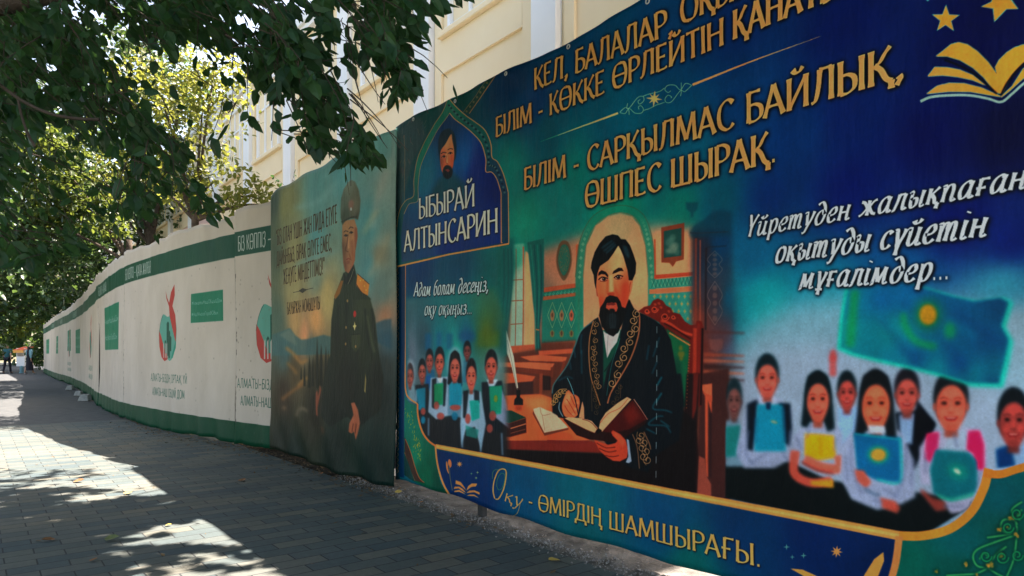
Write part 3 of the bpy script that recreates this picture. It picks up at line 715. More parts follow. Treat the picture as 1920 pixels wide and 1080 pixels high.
    # head -----------------------------------------------------------------
    skin = P.field([(1135, 480, (206, 148, 106)), (1165, 460, (232, 186, 140)), (1160, 500, (232, 176, 128)), (1128, 545, (214, 118, 78)), (1150, 540, (228, 150, 102)), (1172, 560, (206, 108, 72)), (1180, 540, (196, 96, 64)), (1130, 570, (190, 92, 62)), (1186, 530, (186, 100, 68)), (1150, 590, (196, 104, 80)), (1176, 575, (176, 82, 58))], 3)
    P.poly(zN([(440, 560), (490, 555), (494, 600), (478, 690), (450, 730)]), (196, 128, 92), .5, smooth=True)
    P.line(zN([(474, 590), (462, 640), (460, 690)]), 2.2, (140, 72, 50), .5, .8)
    P.poly(zN([(118, 600), (138, 640), (150, 740), (130, 730)]), (150, 84, 62), .6)
    P.poly(zN([(352, 220), (260, 330), (150, 430), (125, 540), (132, 660), (150, 760), (165, 870), (200, 960), (300, 1000), (390, 950), (440, 830), (460, 700), (452, 560), (430, 400), (385, 290)]), skin, .4)
    P.poly(zN([(205, 800), (175, 700), (160, 800), (170, 880), (220, 900)]), (170, 84, 58), 2, .6)
    P.poly(zN([(400, 600), (450, 600), (440, 760), (400, 860), (370, 780)]), (160, 72, 50), 3.2, .75)
    P.poly(zN([(230, 560), (255, 570), (250, 700), (225, 705)]), (180, 92, 60), 1.4, .75)
    P.poly(zN([(258, 520), (290, 520), (300, 690), (262, 690)]), (246, 190, 142), 1.4, .8)
    P.poly(zN([(315, 590), (335, 680), (380, 760), (350, 760), (310, 700)]), (168, 80, 54), 1.6, .7)
    P.poly(zN([(232, 705), (262, 695), (300, 690), (316, 712), (300, 735), (250, 735)]), (150, 66, 46), .8, .85)
    # eyes and brows
    P.poly(zN([(146, 528), (150, 495), (180, 470), (225, 488), (248, 520), (246, 548), (215, 515), (180, 510)]), (18, 16, 18), .5)
    P.poly(zN([(288, 510), (300, 480), (350, 446), (385, 448), (404, 482), (370, 478), (325, 498)]), (18, 16, 18), .5)
    P.poly(zN([(152, 560), (190, 535), (240, 552), (245, 575), (205, 585), (165, 580)]), (150, 80, 60), 1, .7)
    P.poly(zN([(162, 562), (195, 545), (238, 556), (215, 578), (180, 580)]), (186, 150, 130), .3)
    P.poly(zN(ell(205, 562, 19, 17)), (20, 14, 16), .3); P.line(zN([(148, 568), (188, 540), (245, 556)]), 2.0, (28, 18, 18), .3); P.line(zN([(165, 580), (205, 586), (238, 572)]), .9, (90, 48, 38), .3)
    P.poly(zN([(308, 545), (345, 520), (395, 532), (385, 556), (345, 566)]), (150, 80, 60), 1, .7)
    P.poly(zN([(314, 548), (345, 527), (385, 535), (370, 553), (340, 560)]), (190, 154, 132), .3)
    P.poly(zN(ell(349, 543, 20, 16)), (20, 14, 16), .3); P.line(zN([(305, 550), (345, 522), (398, 534)]), 2.0, (28, 18, 18), .3); P.line(zN([(315, 556), (350, 565), (388, 550)]), .9, (90, 48, 38), .3)
    for x, y in ((199, 556), (343, 537)): P.poly(zN(ell(x, y, 4, 4)), (200, 190, 180), .2)
    # beard and moustache
    P.poly(zN([(165, 850), (200, 800), (225, 745), (265, 725), (300, 730), (340, 740), (372, 790), (385, 840), (420, 855), (455, 760), (470, 780), (430, 900), (400, 990), (350, 1090), (300, 1140), (250, 1120), (180, 1040), (152, 930)]), (10, 16, 20), .6)
    P.poly(zN([(222, 850), (235, 800), (285, 778), (330, 800), (345, 850), (330, 890), (270, 885)]), (176, 92, 70), .6)
    P.poly(zN([(228, 815), (262, 790), (300, 790), (326, 815), (300, 828), (250, 830)]), (112, 48, 42), .5); P.poly(zN([(240, 830), (275, 824), (310, 830), (290, 852), (255, 850)]), (196, 100, 84), .5)
    P.poly(zN([(232, 800), (285, 770), (330, 795), (300, 800), (285, 792), (262, 800)]), (16, 16, 18), .4); P.poly(zN([(262, 862), (300, 858), (320, 880), (300, 900), (255, 890)]), (22, 20, 22), .8)
    for k in range(9):
        x = 235 + k * 14; P.line(zN([(x, 900 + abs(k - 4) * 6), (x + (k - 4) * 2, 990), (x - (k - 4) * 3, 1060)]), 1.3, (84, 104, 112) if 2 <= k <= 6 else (30, 44, 50), .8, .65)
    # hair
    P.poly(zN([(348, 222), (300, 300), (250, 370), (165, 430), (140, 500), (128, 600), (122, 660), (108, 600), (100, 520), (72, 450), (80, 390), (110, 290), (160, 200), (220, 130), (290, 108), (345, 120), (375, 158), (420, 160), (465, 220), (500, 310), (528, 400), (522, 500), (490, 575), (455, 572), (440, 470), (400, 330), (370, 260)]), (8, 18, 24), .5)
    for a in ([(180, 250), (220, 220), (290, 170)], [(200, 280), (250, 240), (310, 190)], [(225, 300), (270, 260), (325, 210)], [(400, 220), (420, 290), (440, 330)], [(420, 230), (445, 300), (450, 350)]):
        P.line(zN(a), 3, (52, 96, 110), 1.6, .7)
    # hands
    P.poly(zC([(130, 250), (165, 160), (185, 142), (215, 175), (240, 180), (270, 205), (278, 250), (268, 300), (262, 345), (230, 372), (190, 372), (150, 360), (130, 310)]), (206, 116, 76), .6, smooth=True)
    P.poly(zC([(150, 200), (185, 155), (205, 200), (180, 260), (150, 250)]), (230, 158, 110), 2, .8)
    for a in ([(165, 215), (195, 260), (240, 340)], [(200, 190), (225, 250), (262, 310)], [(150, 270), (180, 320), (225, 362)], [(235, 195), (250, 250), (265, 270)]): P.line(zC(a), 1.4, (120, 50, 36), .5, .85)
    for x, y in ((250, 250), (245, 300), (222, 345)): P.poly(zC(ell(x, y, 13, 11)), (236, 160, 120), 1.2, .7)
    P.line(zC([(172, 38), (205, 110), (240, 220)]), 1.2, (110, 150, 160), .2); P.line(zC([(225, 180), (245, 250), (270, 370)]), 1.8, (20, 24, 28), .3)
    P.poly(zC([(300, 232), (314, 290), (316, 382), (270, 372)]), (206, 150, 112), .5)
    # open book
    P.poly(zC([(135, 385), (170, 370), (430, 470), (470, 470), (735, 215), (855, 385), (830, 430), (720, 500), (640, 560), (560, 580), (420, 560), (360, 556), (250, 520)]), (44, 16, 16), .6)
    P.poly(zC([(148, 378), (180, 368), (300, 378), (380, 400), (430, 460), (405, 500), (330, 470), (210, 410)]), (218, 166, 126), .4)
    P.line(zC([(300, 385), (370, 410), (425, 465)]), 1.4, (112, 66, 50), .3); P.line(zC([(210, 412), (330, 472), (405, 502)]), 1.2, (100, 58, 44), .3)
    P.poly(zC([(438, 470), (455, 400), (500, 330), (600, 250), (680, 198), (715, 218), (560, 390), (470, 490)]), (222, 170, 130), .4)
    P.line(zC([(450, 420), (520, 340), (620, 290), (690, 210)]), 1.2, (150, 98, 72), .4); P.line(zC([(735, 216), (800, 310), (850, 388)]), 1.0, (206, 160, 140), .3)
    P.poly(zC([(470, 490), (725, 225), (845, 385), (700, 470), (560, 500)]), (76, 22, 20), 1.0); P.poly(zC([(640, 330), (720, 260), (800, 370), (700, 430)]), (112, 40, 30), 4, .7)
    P.poly(zC([(415, 485), (440, 460), (468, 480), (430, 512)]), (14, 12, 14), .4)
    # lower hand
    P.poly(zC([(400, 560), (440, 575), (520, 600), (580, 585), (600, 565), (560, 525), (545, 495), (560, 478), (620, 510), (668, 560), (690, 640), (680, 710), (620, 740), (560, 735), (500, 700), (440, 640)]), (172, 80, 54), .7)
    P.poly(zC([(560, 490), (625, 520), (670, 580), (640, 620), (600, 560)]), (196, 104, 72), 2, .8)
    for a in ([(420, 585), (500, 625), (580, 620)], [(440, 630), (520, 660), (590, 650)], [(490, 690), (560, 700), (610, 690)]): P.line(zC(a), 1.6, (78, 28, 22), .6, .85)
    P.poly(zC([(676, 550), (695, 560), (718, 740), (695, 755), (668, 748), (690, 700)]), (150, 156, 168), .6)
    for k in range(13):                              # the dashed sewn seam of the sheet
        y = 612 + k * 27; P.line([(1236, y), (1236, y + 13)], 1.0, (170, 178, 178), .2, .75)
    # --- children at the left, a soft photograph
    kl = P.mask([(764, 560), (930, 540), (952, 600), (956, 872), (826, 842), (788, 806), (768, 750)], 4)
    bgk = P.field([(772, 660, (112, 118, 130)), (800, 640, (62, 84, 96)), (806, 700, (110, 110, 112)), (830, 640, (10, 110, 130)), (860, 650, (30, 140, 140)), (880, 630, (8, 92, 130)), (905, 640, (60, 104, 84)), (915, 625, (92, 112, 40)), (930, 680, (120, 138, 140)), (945, 640, (30, 90, 88)), (880, 690, (80, 130, 140)), (820, 800, (30, 40, 44)), (900, 830, (34, 38, 42)), (945, 800, (60, 48, 48)), (860, 700, (70, 130, 140))], 3)
    P.img[:] += (bgk - P.img) * (kl * .92)[..., None]
    P.poly(zA([(220, 90), (260, 90), (260, 200), (220, 200)]), (6, 88, 130), 2.5, .8, clip=kl); P.poly(zA([(300, 85), (330, 85), (330, 180), (300, 180)]), (8, 92, 132), 2.5, .8, clip=kl); P.poly(zA([(365, 90), (410, 90), (410, 200), (365, 200)]), (8, 94, 130), 2.5, .8, clip=kl)
    P.poly(zA([(575, 80), (720, 70), (720, 180), (575, 180)]), (82, 112, 40), 4, .75, clip=kl); P.poly(zA([(450, 80), (560, 80), (560, 140), (450, 140)]), (6, 84, 128), 4, .8, clip=kl)
    P.poly(zA([(150, 640), (240, 660), (480, 640), (800, 720), (800, 930), (300, 840), (220, 780)]), (36, 38, 42), 3, .95, clip=kl)
    def kid(z, k, hx, hy, hw, hh, hair, face, body, book=None, blur=1.3, long=False, clip=None, halo=None):
        """hx, hy centre of the face; hw, hh half sizes, in enlargement units"""
        b = blur
        if halo: P.poly(z(ell(hx, hy - hh * .35, hw * 1.55, hh * 1.5)), halo, b * 2, .8, clip=clip)
        for pts, c in body: P.poly(z(pts), c, b, .97, smooth=False, clip=clip)
        if long: P.poly(z([(hx - hw * 1.12, hy - hh * .2), (hx - hw * .8, hy - hh * 1.2), (hx, hy - hh * 1.45), (hx + hw * .8, hy - hh * 1.2), (hx + hw * 1.18, hy - hh * .2), (hx + hw * 1.38, hy + hh * 1.35), (hx + hw * .8, hy + hh * 1.5), (hx + hw * .5, hy + hh), (hx - hw * .6, hy + hh), (hx - hw * .9, hy + hh * 1.3), (hx - hw * 1.4, hy + hh * 1.2)]), hair, b, .97, clip=clip)
        P.poly(z([(hx - hw * .35, hy + hh * .6), (hx + hw * .35, hy + hh * .6), (hx + hw * .4, hy + hh * 1.3), (hx - hw * .4, hy + hh * 1.3)]), tuple(int(c * .72) for c in face), b, .95, clip=clip)
        P.poly(z(ell(hx, hy - hh * .33, hw * 1.05, hh * 1.14)), hair, b, .97, clip=clip)
        P.poly(z([(hx - hw * .85, hy - hh * .25), (hx - hw * .5, hy - hh * .7), (hx + hw * .1, hy - hh * .85), (hx + hw * .6, hy - hh * .65), (hx + hw * .92, hy - hh * .2), (hx + hw * .85, hy + hh * .35), (hx + hw * .45, hy + hh * .9), (hx, hy + hh), (hx - hw * .45, hy + hh * .9), (hx - hw * .85, hy + hh * .35)]), face, b, .97, smooth=True, clip=clip)
        dk = tuple(int(c * .26) for c in face); lt = tuple(min(255, int(c * 1.16)) for c in face)
        fb_ = b * .6
        P.poly(z([(hx - hw * .85, hy - hh * .2), (hx - hw * .55, hy), (hx - hw * .5, hy + hh * .6), (hx - hw * .7, hy + hh * .5)]), tuple(int(c * .8) for c in face), b, .7, clip=clip)
        P.poly(z(ell(hx + hw * .05, hy - hh * .5, hw * .5, hh * .2)), lt, b, .55, clip=clip)
        for sx in (-1, 1):
            P.poly(z(ell(hx + sx * hw * .40, hy - hh * .10, hw * .24, hh * .12)), tuple(int(c * .66) for c in face), fb_ * 1.5, .8, clip=clip)
            P.poly(z(ell(hx + sx * hw * .40, hy - hh * .10, hw * .15, hh * .06)), dk, fb_, .95, clip=clip)
            P.line(z([(hx + sx * hw * .16, hy - hh * .27), (hx + sx * hw * .42, hy - hh * .34), (hx + sx * hw * .66, hy - hh * .26)]), max(.6, hh * .012), dk, fb_, .8, clip=clip)
            P.poly(z(ell(hx + sx * hw * .48, hy + hh * .27, hw * .24, hh * .17)), lt, b, .6, clip=clip)
            P.poly(z(ell(hx + sx * hw * .98, hy + hh * .05, hw * .11, hh * .17)), tuple(int(c * .85) for c in face), fb_, .7 if not long else 0, clip=clip)
        P.poly(z([(hx - hw * .06, hy - hh * .1), (hx + hw * .08, hy - hh * .1), (hx + hw * .15, hy + hh * .24), (hx - hw * .15, hy + hh * .24)]), lt, b * .8, .6, clip=clip)
        P.line(z([(hx - hw * .18, hy + hh * .27), (hx, hy + hh * .31), (hx + hw * .18, hy + hh * .27)]), max(.6, hh * .013), tuple(int(c * .55) for c in face), fb_, .8, clip=clip)
        P.poly(z([(hx - hw * .46, hy + hh * .44), (hx - hw * .15, hy + hh * .47), (hx + hw * .15, hy + hh * .47), (hx + hw * .46, hy + hh * .44), (hx + hw * .25, hy + hh * .63), (hx - hw * .25, hy + hh * .63)]), (132, 44, 48) if face[0] > 150 else (92, 38, 42), fb_, .9, clip=clip)
        P.poly(z([(hx - hw * .32, hy + hh * .47), (hx + hw * .32, hy + hh * .47), (hx + hw * .2, hy + hh * .55), (hx - hw * .2, hy + hh * .55)]), (196, 160, 150), fb_ * .8, .65, clip=clip)
        P.poly(z(ell(hx, hy + hh * .86, hw * .4, hh * .1)), tuple(int(c * .8) for c in face), b, .6, clip=clip)
        if book: P.poly(z(book[0]), book[1], b, .97, clip=clip)
    H, W_, DK = (14, 30, 38), (150, 162, 178), (26, 36, 44)
    f1, f2, f3 = (146, 92, 82), (164, 100, 86), (150, 92, 84)
    kid(zA, 1, 508, 215, 24, 52, H, (118, 74, 72), [([(475, 270), (540, 270), (560, 420), (470, 420)], (60, 108, 130))], clip=kl)
    kid(zA, 1, 250, 280, 26, 60, H, f3, [([(222, 340), (285, 335), (300, 480), (215, 480)], (40, 96, 130)), ([(225, 380), (262, 370), (258, 460), (225, 460)], (8, 84, 140))], clip=kl)
    kid(zA, 1, 112, 385, 25, 66, (60, 50, 54), (150, 96, 86), [([(80, 460), (140, 440), (165, 560), (95, 540)], (128, 146, 156))], clip=kl, halo=(150, 158, 168))
    kid(zA, 1, 198, 355, 27, 66, H, f1, [([(150, 440), (245, 430), (250, 660), (165, 640)], DK), ([(150, 470), (172, 470), (165, 560), (140, 540)], (120, 140, 156))], ([(160, 465), (222, 455), (220, 600), (172, 610)], (4, 116, 146)), clip=kl)
    kid(zA, 1, 320, 290, 32, 76, H, f2, [([(258, 390), (390, 380), (395, 640), (300, 670), (240, 620)], W_), ([(268, 400), (300, 390), (290, 600), (268, 590)], DK), ([(345, 390), (372, 400), (360, 580), (345, 580)], DK), ([(305, 390), (345, 390), (325, 430)], (200, 206, 214))], ([(282, 432), (348, 425), (345, 570), (284, 575)], (6, 122, 90)), clip=kl)
    kid(zA, 1, 426, 330, 36, 84, (20, 26, 32), (170, 104, 92), [([(380, 410), (475, 400), (480, 660), (380, 640)], (104, 130, 150))], ([(390, 430), (472, 425), (470, 570), (392, 575)], (4, 122, 152)), long=True, clip=kl, halo=(134, 158, 170))
    kid(zA, 1, 668, 320, 40, 84, (18, 30, 34), (166, 98, 84), [([(605, 420), (740, 410), (770, 640), (740, 760), (620, 720)], DK), ([(735, 450), (800, 640), (800, 740), (690, 650)], (140, 146, 164)), ([(640, 400), (715, 400), (690, 450), (655, 450)], (180, 188, 198))], ([(655, 450), (742, 440), (735, 630), (665, 640)], (6, 128, 110)), clip=kl)
    kid(zA, 1, 536, 385, 33, 88, (30, 26, 30), (182, 110, 94), [([(480, 500), (600, 480), (635, 700), (600, 880), (560, 720), (500, 740), (470, 850), (462, 700)], (150, 166, 182)), ([(482, 480), (520, 470), (500, 660), (482, 660)], DK), ([(555, 470), (590, 480), (590, 560), (556, 540)], DK)], ([(525, 545), (590, 540), (590, 660), (540, 680)], (20, 140, 140)), long=False, clip=kl)
    for x, y, rx, ry in ((300, 575, 20, 28), (330, 648, 26, 24), (205, 615, 18, 26), (430, 590, 36, 20), (513, 665, 18, 34), (680, 645, 24, 36), (660, 730, 22, 30)): P.poly(zA(ell(x, y, rx, ry)), (150, 84, 76), 1.2, .9, clip=kl)
    P.poly(zA(ell(700, 530, 14, 26)), (130, 140, 50), 1, .8); P.poly(zA(ell(205, 675, 16, 26)), (4, 112, 146), 1.2, .9, clip=kl); P.poly(zA(ell(426, 650, 20, 28)), (4, 104, 140), 1.2, .9, clip=kl)
    for a in ([(480, 700), (476, 860)], [(600, 760), (598, 890)], [(740, 760), (745, 910)], [(244, 660), (244, 780)]): P.line(zA(a), 3, (130, 152, 172), 1.4, .8, clip=kl)
    P.poly(zA([(500, 710), (585, 740), (575, 800), (500, 780)]), (44, 120, 118), 1.2, .8, clip=kl)
    # --- children at the right, larger and softer
    kr = P.mask([(1366, 600), (2300, 500), (2300, 880), (1990, 860), (1850, 880), (1820, 950), (1740, 1000), (1660, 996), (1366, 932)], 2)
    P.poly([(1366, 868), (1480, 862), (1560, 900), (1850, 940), (1850, 1010), (1680, 1005), (1366, 935)], (14, 24, 26), 3, 1, clip=kr)
    fR, fR2 = (190, 104, 84), (150, 82, 76)
    WR = (160, 163, 184)
    kid(zD, 1, 75, 380, 48, 100, (20, 46, 54), (128, 88, 84), [([(20, 500), (110, 490), (140, 790), (20, 790)], (120, 140, 156)), ([(20, 540), (115, 530), (90, 720), (20, 730)], (28, 112, 116))], blur=3, clip=kr)
    kid(zD, 1, 285, 240, 72, 112, (8, 32, 40), (198, 112, 98), [([(160, 400), (210, 360), (360, 360), (440, 420), (440, 740), (330, 800), (140, 800), (90, 700)], WR), ([(158, 395), (225, 365), (215, 540), (195, 690), (160, 680)], (6, 22, 36)), ([(355, 390), (430, 390), (440, 540), (425, 660), (395, 640)], (6, 22, 36)), ([(230, 355), (345, 355), (320, 410), (260, 410)], (186, 188, 206))], ([(220, 400), (385, 400), (400, 690), (205, 690)], (10, 126, 160)), blur=3, clip=kr)
    P.poly(zD([(275, 385), (310, 385), (305, 430), (280, 430)]), (8, 40, 70), 2, .9, clip=kr); P.poly(zD(ell(328, 508, 24, 11, .3)), (140, 150, 128), 1.6, .9, clip=kr)
    P.line(zD([(700, 90), (700, 220)]), 13, (176, 96, 98), 3, .9, clip=kr); P.poly(zD(ell(702, 90, 22, 40)), (172, 88, 90), 3, .9, clip=kr)
    kid(zD, 1, 788, 330, 58, 100, (8, 26, 32), (170, 88, 82), [([(730, 420), (860, 410), (900, 700), (740, 660)], (148, 172, 208))], blur=3, clip=kr)
    kid(zD, 1, 605, 375, 76, 130, (8, 26, 32), (204, 116, 96), [([(510, 530), (590, 500), (700, 510), (760, 580), (760, 720), (700, 700), (530, 700), (440, 680), (450, 600)], WR)], ([(525, 580), (705, 595), (715, 730), (600, 750), (522, 720)], (204, 176, 20)), blur=3, long=True, clip=kr)
    P.line(zD([(462, 690), (455, 830), (560, 890), (690, 880)]), 17, (196, 100, 84), 3, .95, clip=kr); P.line(zD([(520, 740), (620, 790), (740, 800), (735, 720)]), 17, (204, 112, 92), 3, .95, clip=kr)
    P.line(zD([(500, 760), (600, 810), (700, 830)]), 5, (110, 50, 46), 3, .8, clip=kr); P.poly(zD([(560, 880), (700, 870), (705, 925), (560, 905)]), (196, 164, 50), 2.5, .9, clip=kr)
    kid(zE, 1, 365, 290, 66, 100, (26, 26, 34), (176, 96, 88), [([(300, 390), (440, 370), (520, 450), (480, 560), (400, 700), (330, 600)], (8, 16, 26)), ([(320, 400), (410, 390), (395, 560), (330, 560)], (150, 168, 200))], blur=3.2, clip=kr)
    P.poly(zE([(420, 320), (520, 450), (470, 540), (400, 560), (410, 400)]), (8, 14, 24), 3, .95, clip=kr)
    kid(zE, 1, 195, 350, 82, 135, (16, 24, 30), (216, 122, 92), [([(60, 500), (130, 470), (330, 490), (400, 640), (410, 850), (330, 890), (200, 920), (60, 860), (0, 740), (10, 560)], WR), ([(95, 480), (320, 490), (290, 520), (120, 520)], (186, 192, 208))], None, blur=3.2, long=True, clip=kr)
    P.poly(zE([(150, 455), (245, 460), (250, 500), (160, 505)]), (190, 194, 204), 2.5, .95, clip=kr)
    P.poly(zE([(75, 500), (330, 525), (330, 770), (200, 755), (95, 710)]), (6, 96, 146), 3, .97, clip=kr); P.line(zE([(80, 505), (200, 520), (325, 535)]), 3, (24, 146, 160), 2, .8, clip=kr); P.line(zE([(326, 530), (328, 760), (200, 750)]), 4, (30, 160, 168), 2.5, .8, clip=kr)
    P.poly(zE(ell(208, 618, 62, 52)), (20, 130, 126), 4, .8, clip=kr); P.poly(zE(ell(208, 618, 44, 36)), (190, 160, 66), 3, .95, clip=kr)
    P.poly(zE([(75, 700), (130, 700), (170, 770), (140, 800), (90, 760)]), (186, 100, 84), 3, .95, clip=kr); P.line(zE([(130, 800), (180, 830), (220, 840)]), 7, (80, 96, 120), 3, .6, clip=kr); P.poly(zE([(215, 850), (300, 870), (330, 910), (310, 940), (230, 910)]), (172, 92, 78), 3, .95, clip=kr)
    kid(zE, 1, 605, 350, 92, 132, (18, 24, 30), (208, 118, 98), [([(470, 520), (540, 490), (700, 470), (790, 540), (790, 800), (720, 930), (600, 940), (500, 780), (440, 780), (430, 580)], (176, 170, 190)), ([(470, 500), (540, 495), (530, 590), (490, 660), (462, 640)], (226, 44, 112)), ([(690, 490), (760, 485), (785, 560), (785, 700), (745, 700), (725, 610), (690, 590)], (228, 34, 104)), ([(600, 480), (700, 480), (680, 600), (560, 600)], (170, 178, 194))], ([(520, 590), (700, 605), (745, 650), (750, 820), (600, 865), (510, 830), (490, 700)], (8, 104, 122)), blur=3.2, clip=kr)
    P.poly(zE([(440, 800), (500, 850), (570, 870), (580, 920), (520, 930), (440, 830)]), (150, 78, 70), 3.5, .9, clip=kr); P.line(zE([(530, 840), (610, 862), (740, 830)]), 5, (20, 150, 126), 3, .85, clip=kr)
    P.poly(zE(ell(640, 708, 60, 46, .5)), (16, 130, 126), 5, .8, clip=kr); P.poly(zE(ell(638, 708, 24, 14, .6)), (190, 196, 170), 2.2, .95, clip=kr)
    kid(zE, 1, 945, 440, 84, 130, (10, 20, 26), (158, 78, 74), [([(850, 580), (1060, 560), (1060, 720), (850, 700)], (140, 160, 190)), ([(850, 590), (930, 560), (960, 700), (860, 700)], (4, 56, 110))], blur=3.2, clip=kr)
    for a in ([(170, 560), (150, 700), (200, 780)], [(430, 560), (425, 650)], [(300, 700), (240, 730), (180, 770)], [(560, 520), (535, 610)], [(722, 600), (705, 690)], [(470, 600), (500, 680)], [(120, 640), (105, 740)], [(380, 700), (420, 760)]):
        P.line(zD(a), 5, (118, 124, 152), 2.6, .55, clip=kr)
    for a in ([(60, 560), (66, 700), (120, 830)], [(362, 560), (352, 720), (300, 850)], [(395, 640), (385, 790)], [(230, 800), (310, 845)], [(470, 600), (462, 720)], [(770, 700), (742, 820)], [(30, 620), (40, 760)], [(620, 500), (640, 580)], [(180, 860), (230, 880)], [(560, 900), (680, 900)]):
        P.line(zE(a), 6, (116, 120, 148), 3, .55, clip=kr)
    for a, c in (([(215, 480), (212, 640)], (4, 92, 130)), ([(385, 420), (398, 640)], (4, 90, 128)), ([(620, 600), (625, 720)], (170, 146, 14))): P.line(zD(a), 5, c, 2.5, .6, clip=kr)
    # the flag above them
    fl = zL([(78, 660), (100, 400), (150, 100), (400, -60), (820, 80), (1150, 180), (1350, 225), (1600, 190), (1680, 230), (1610, 460), (1680, 590), (1640, 800), (1590, 1010), (1300, 1000), (980, 900), (820, 860), (420, 770), (200, 715)])
    ff = P.field([(1590, 620, (8, 130, 140)), (1610, 560, (8, 110, 146)), (1680, 620, (8, 126, 136)), (1700, 680, (6, 116, 140)), (1660, 560, (4, 96, 150)), (1720, 560, (4, 88, 142)), (1800, 580, (2, 82, 128)), (1880, 570, (4, 70, 112)), (1850, 640, (4, 74, 118)), (1880, 700, (4, 92, 120)), (1800, 680, (4, 80, 132)), (1760, 690, (6, 118, 142)), (1720, 670, (2, 86, 136)), (1640, 640, (4, 116, 140)), (1870, 720, (4, 70, 110)), (1830, 700, (4, 104, 130))], 3)
    P.poly(fl, (24, 164, 160), 3.4, .97); P.poly([(1590 + (x - 1590) * .955 + 6, 610 + (y - 610) * .955 - 2) for x, y in fl], ff, 2.6, .98)
    for a in ([(480, 380), (640, 600), (800, 800)], [(1050, 600), (1200, 760), (1260, 900)], [(1150, 320), (1380, 470), (1600, 640)]): P.line(zL(a), 12, (2, 66, 118), 7, .5)
    for a in ([(700, 160), (1000, 350), (1350, 560)], [(420, 300), (620, 480), (760, 640)]): P.line(zL(a), 8, (10, 120, 160), 6, .5)
    P.line(zL([(240, 120), (215, 400), (195, 640)]), 15, (8, 134, 86), 4.5, .85)
    P.poly(zL(ell(905, 345, 130, 150)), (10, 104, 76), 9, .85); P.poly(zL(ell(905, 345, 84, 98)), (170, 146, 40), 3.2, .95)
    P.line(zL([(680, 330), (700, 450), (800, 590), (980, 640)]), 11, (10, 136, 90), 4.5, .85, w1=13); P.poly(zL(ell(1105, 490, 52, 76)), (10, 136, 92), 5, .85)
    # --- gilded frame, lower strip
    strip = P.field([(830, 860, (10, 50, 92)), (900, 920, (4, 52, 96)), (980, 920, (4, 78, 112)), (1100, 940, (6, 96, 116)), (1100, 1000, (4, 84, 96)), (1250, 980, (4, 74, 112)), (1400, 1000, (6, 58, 98)), (1550, 1010, (4, 44, 92)), (1650, 1060, (2, 40, 84)), (1300, 1060, (4, 92, 96))], 3)
    P.poly([(820, 842), (1280, 928), (1686, 1006), (1660, 1200), (1200, 1090), (940, 975), (855, 935), (836, 905), (824, 860)], strip, .6)
    P.line([(822, 836), (1050, 880), (1280, 924), (1500, 966), (1690, 1003)], 8, (206, 152, 84), .6, w1=17, smooth=False)
    P.line([(822, 836), (1050, 880), (1280, 924), (1500, 966), (1690, 1003)], 2.5, (236, 190, 116), .8, w1=6, alpha=.6, smooth=False)
    # lower left corner: green leaf-shaped field
    P.poly([(762, 745), (770, 755), (786, 762), (790, 790), (800, 815), (818, 834), (822, 840), (824, 870), (832, 905), (848, 930), (800, 912), (760, 890)], P.field([(765, 800, (2, 104, 96)), (780, 850, (4, 110, 92)), (800, 890, (4, 92, 72)), (830, 910, (4, 74, 62)), (765, 880, (6, 60, 60))], 3), .5)
    P.poly(zG([(145, 0), (160, 20), (230, 190), (330, 480), (400, 580), (300, 545), (210, 370), (145, 190)]), (70, 54, 46), .5); P.line(zG([(155, 20), (230, 190), (330, 485), (400, 570)]), 1.3, (150, 110, 72), .3); P.line(zG([(145, 190), (210, 370), (295, 545)]), 1.1, (140, 100, 66), .3)
    P.poly(zG([(145, 200), (290, 545), (145, 480)]), (12, 62, 62), .5)
    for k in range(26):
        x, y = random.uniform(266, 350), random.uniform(0, 200); P.line(zG([(x, y), (x + random.uniform(-14, 14), y + 22)]), .9, (150, 150, 70), .2, .8)
    for k in range(46):
        t = k / 45; x = 768 + 26 * t + random.uniform(-5, 5); y = 766 + 92 * t + random.uniform(-8, 8)
        P.line([(x, y), (x + random.uniform(-2.5, 2.5), y + random.uniform(2, 6))], 1.0, (140, 150, 66), .2, .85)
    P.line([(764, 470), (762, 600), (762, 700), (764, 735), (772, 748), (786, 757)], 2.6, (190, 144, 90), .3); P.line([(786, 757), (787, 780), (795, 808), (808, 826), (823, 836)], 3.0, (170, 124, 72), .3, w1=4)
    P.line([(822, 836), (826, 870), (836, 905), (852, 936)], 3.4, (184, 140, 84), .4)
    # little quill, stars and book
    P.poly(zG([(730, 272), (750, 300), (755, 350), (735, 380), (712, 330), (716, 290)]), (190, 124, 80), .4, smooth=True); P.poly(zG([(690, 300), (705, 320), (716, 400), (722, 460), (700, 420), (688, 360)]), (170, 130, 80), .4, smooth=True); P.line(zG([(730, 350), (735, 500), (760, 670)]), 1.2, (120, 112, 84), .3, .9)
    def star(z, x, y, r1, r2, n, c, rot=0, b=.3, edge=None):
        pts = []
        for k in range(2 * n):
            a = rot + math.pi * k / n; r_ = r1 if k % 2 == 0 else r2
            pts.append((x + r_ * math.sin(a), y - r_ * math.cos(a)))
        if edge: P.poly(z([(x + (p[0] - x) * 1.12, y + (p[1] - y) * 1.12) for p in pts]), edge, b)
        P.poly(z(pts), c, b)
    star(zG, 857, 335, 44, 15, 8, (206, 150, 90)); star(zG, 1005, 455, 18, 5, 4, (120, 150, 110)); star(zG, 1080, 440, 22, 6, 4, (140, 156, 110)); star(zG, 1062, 510, 22, 6, 4, (140, 156, 110))
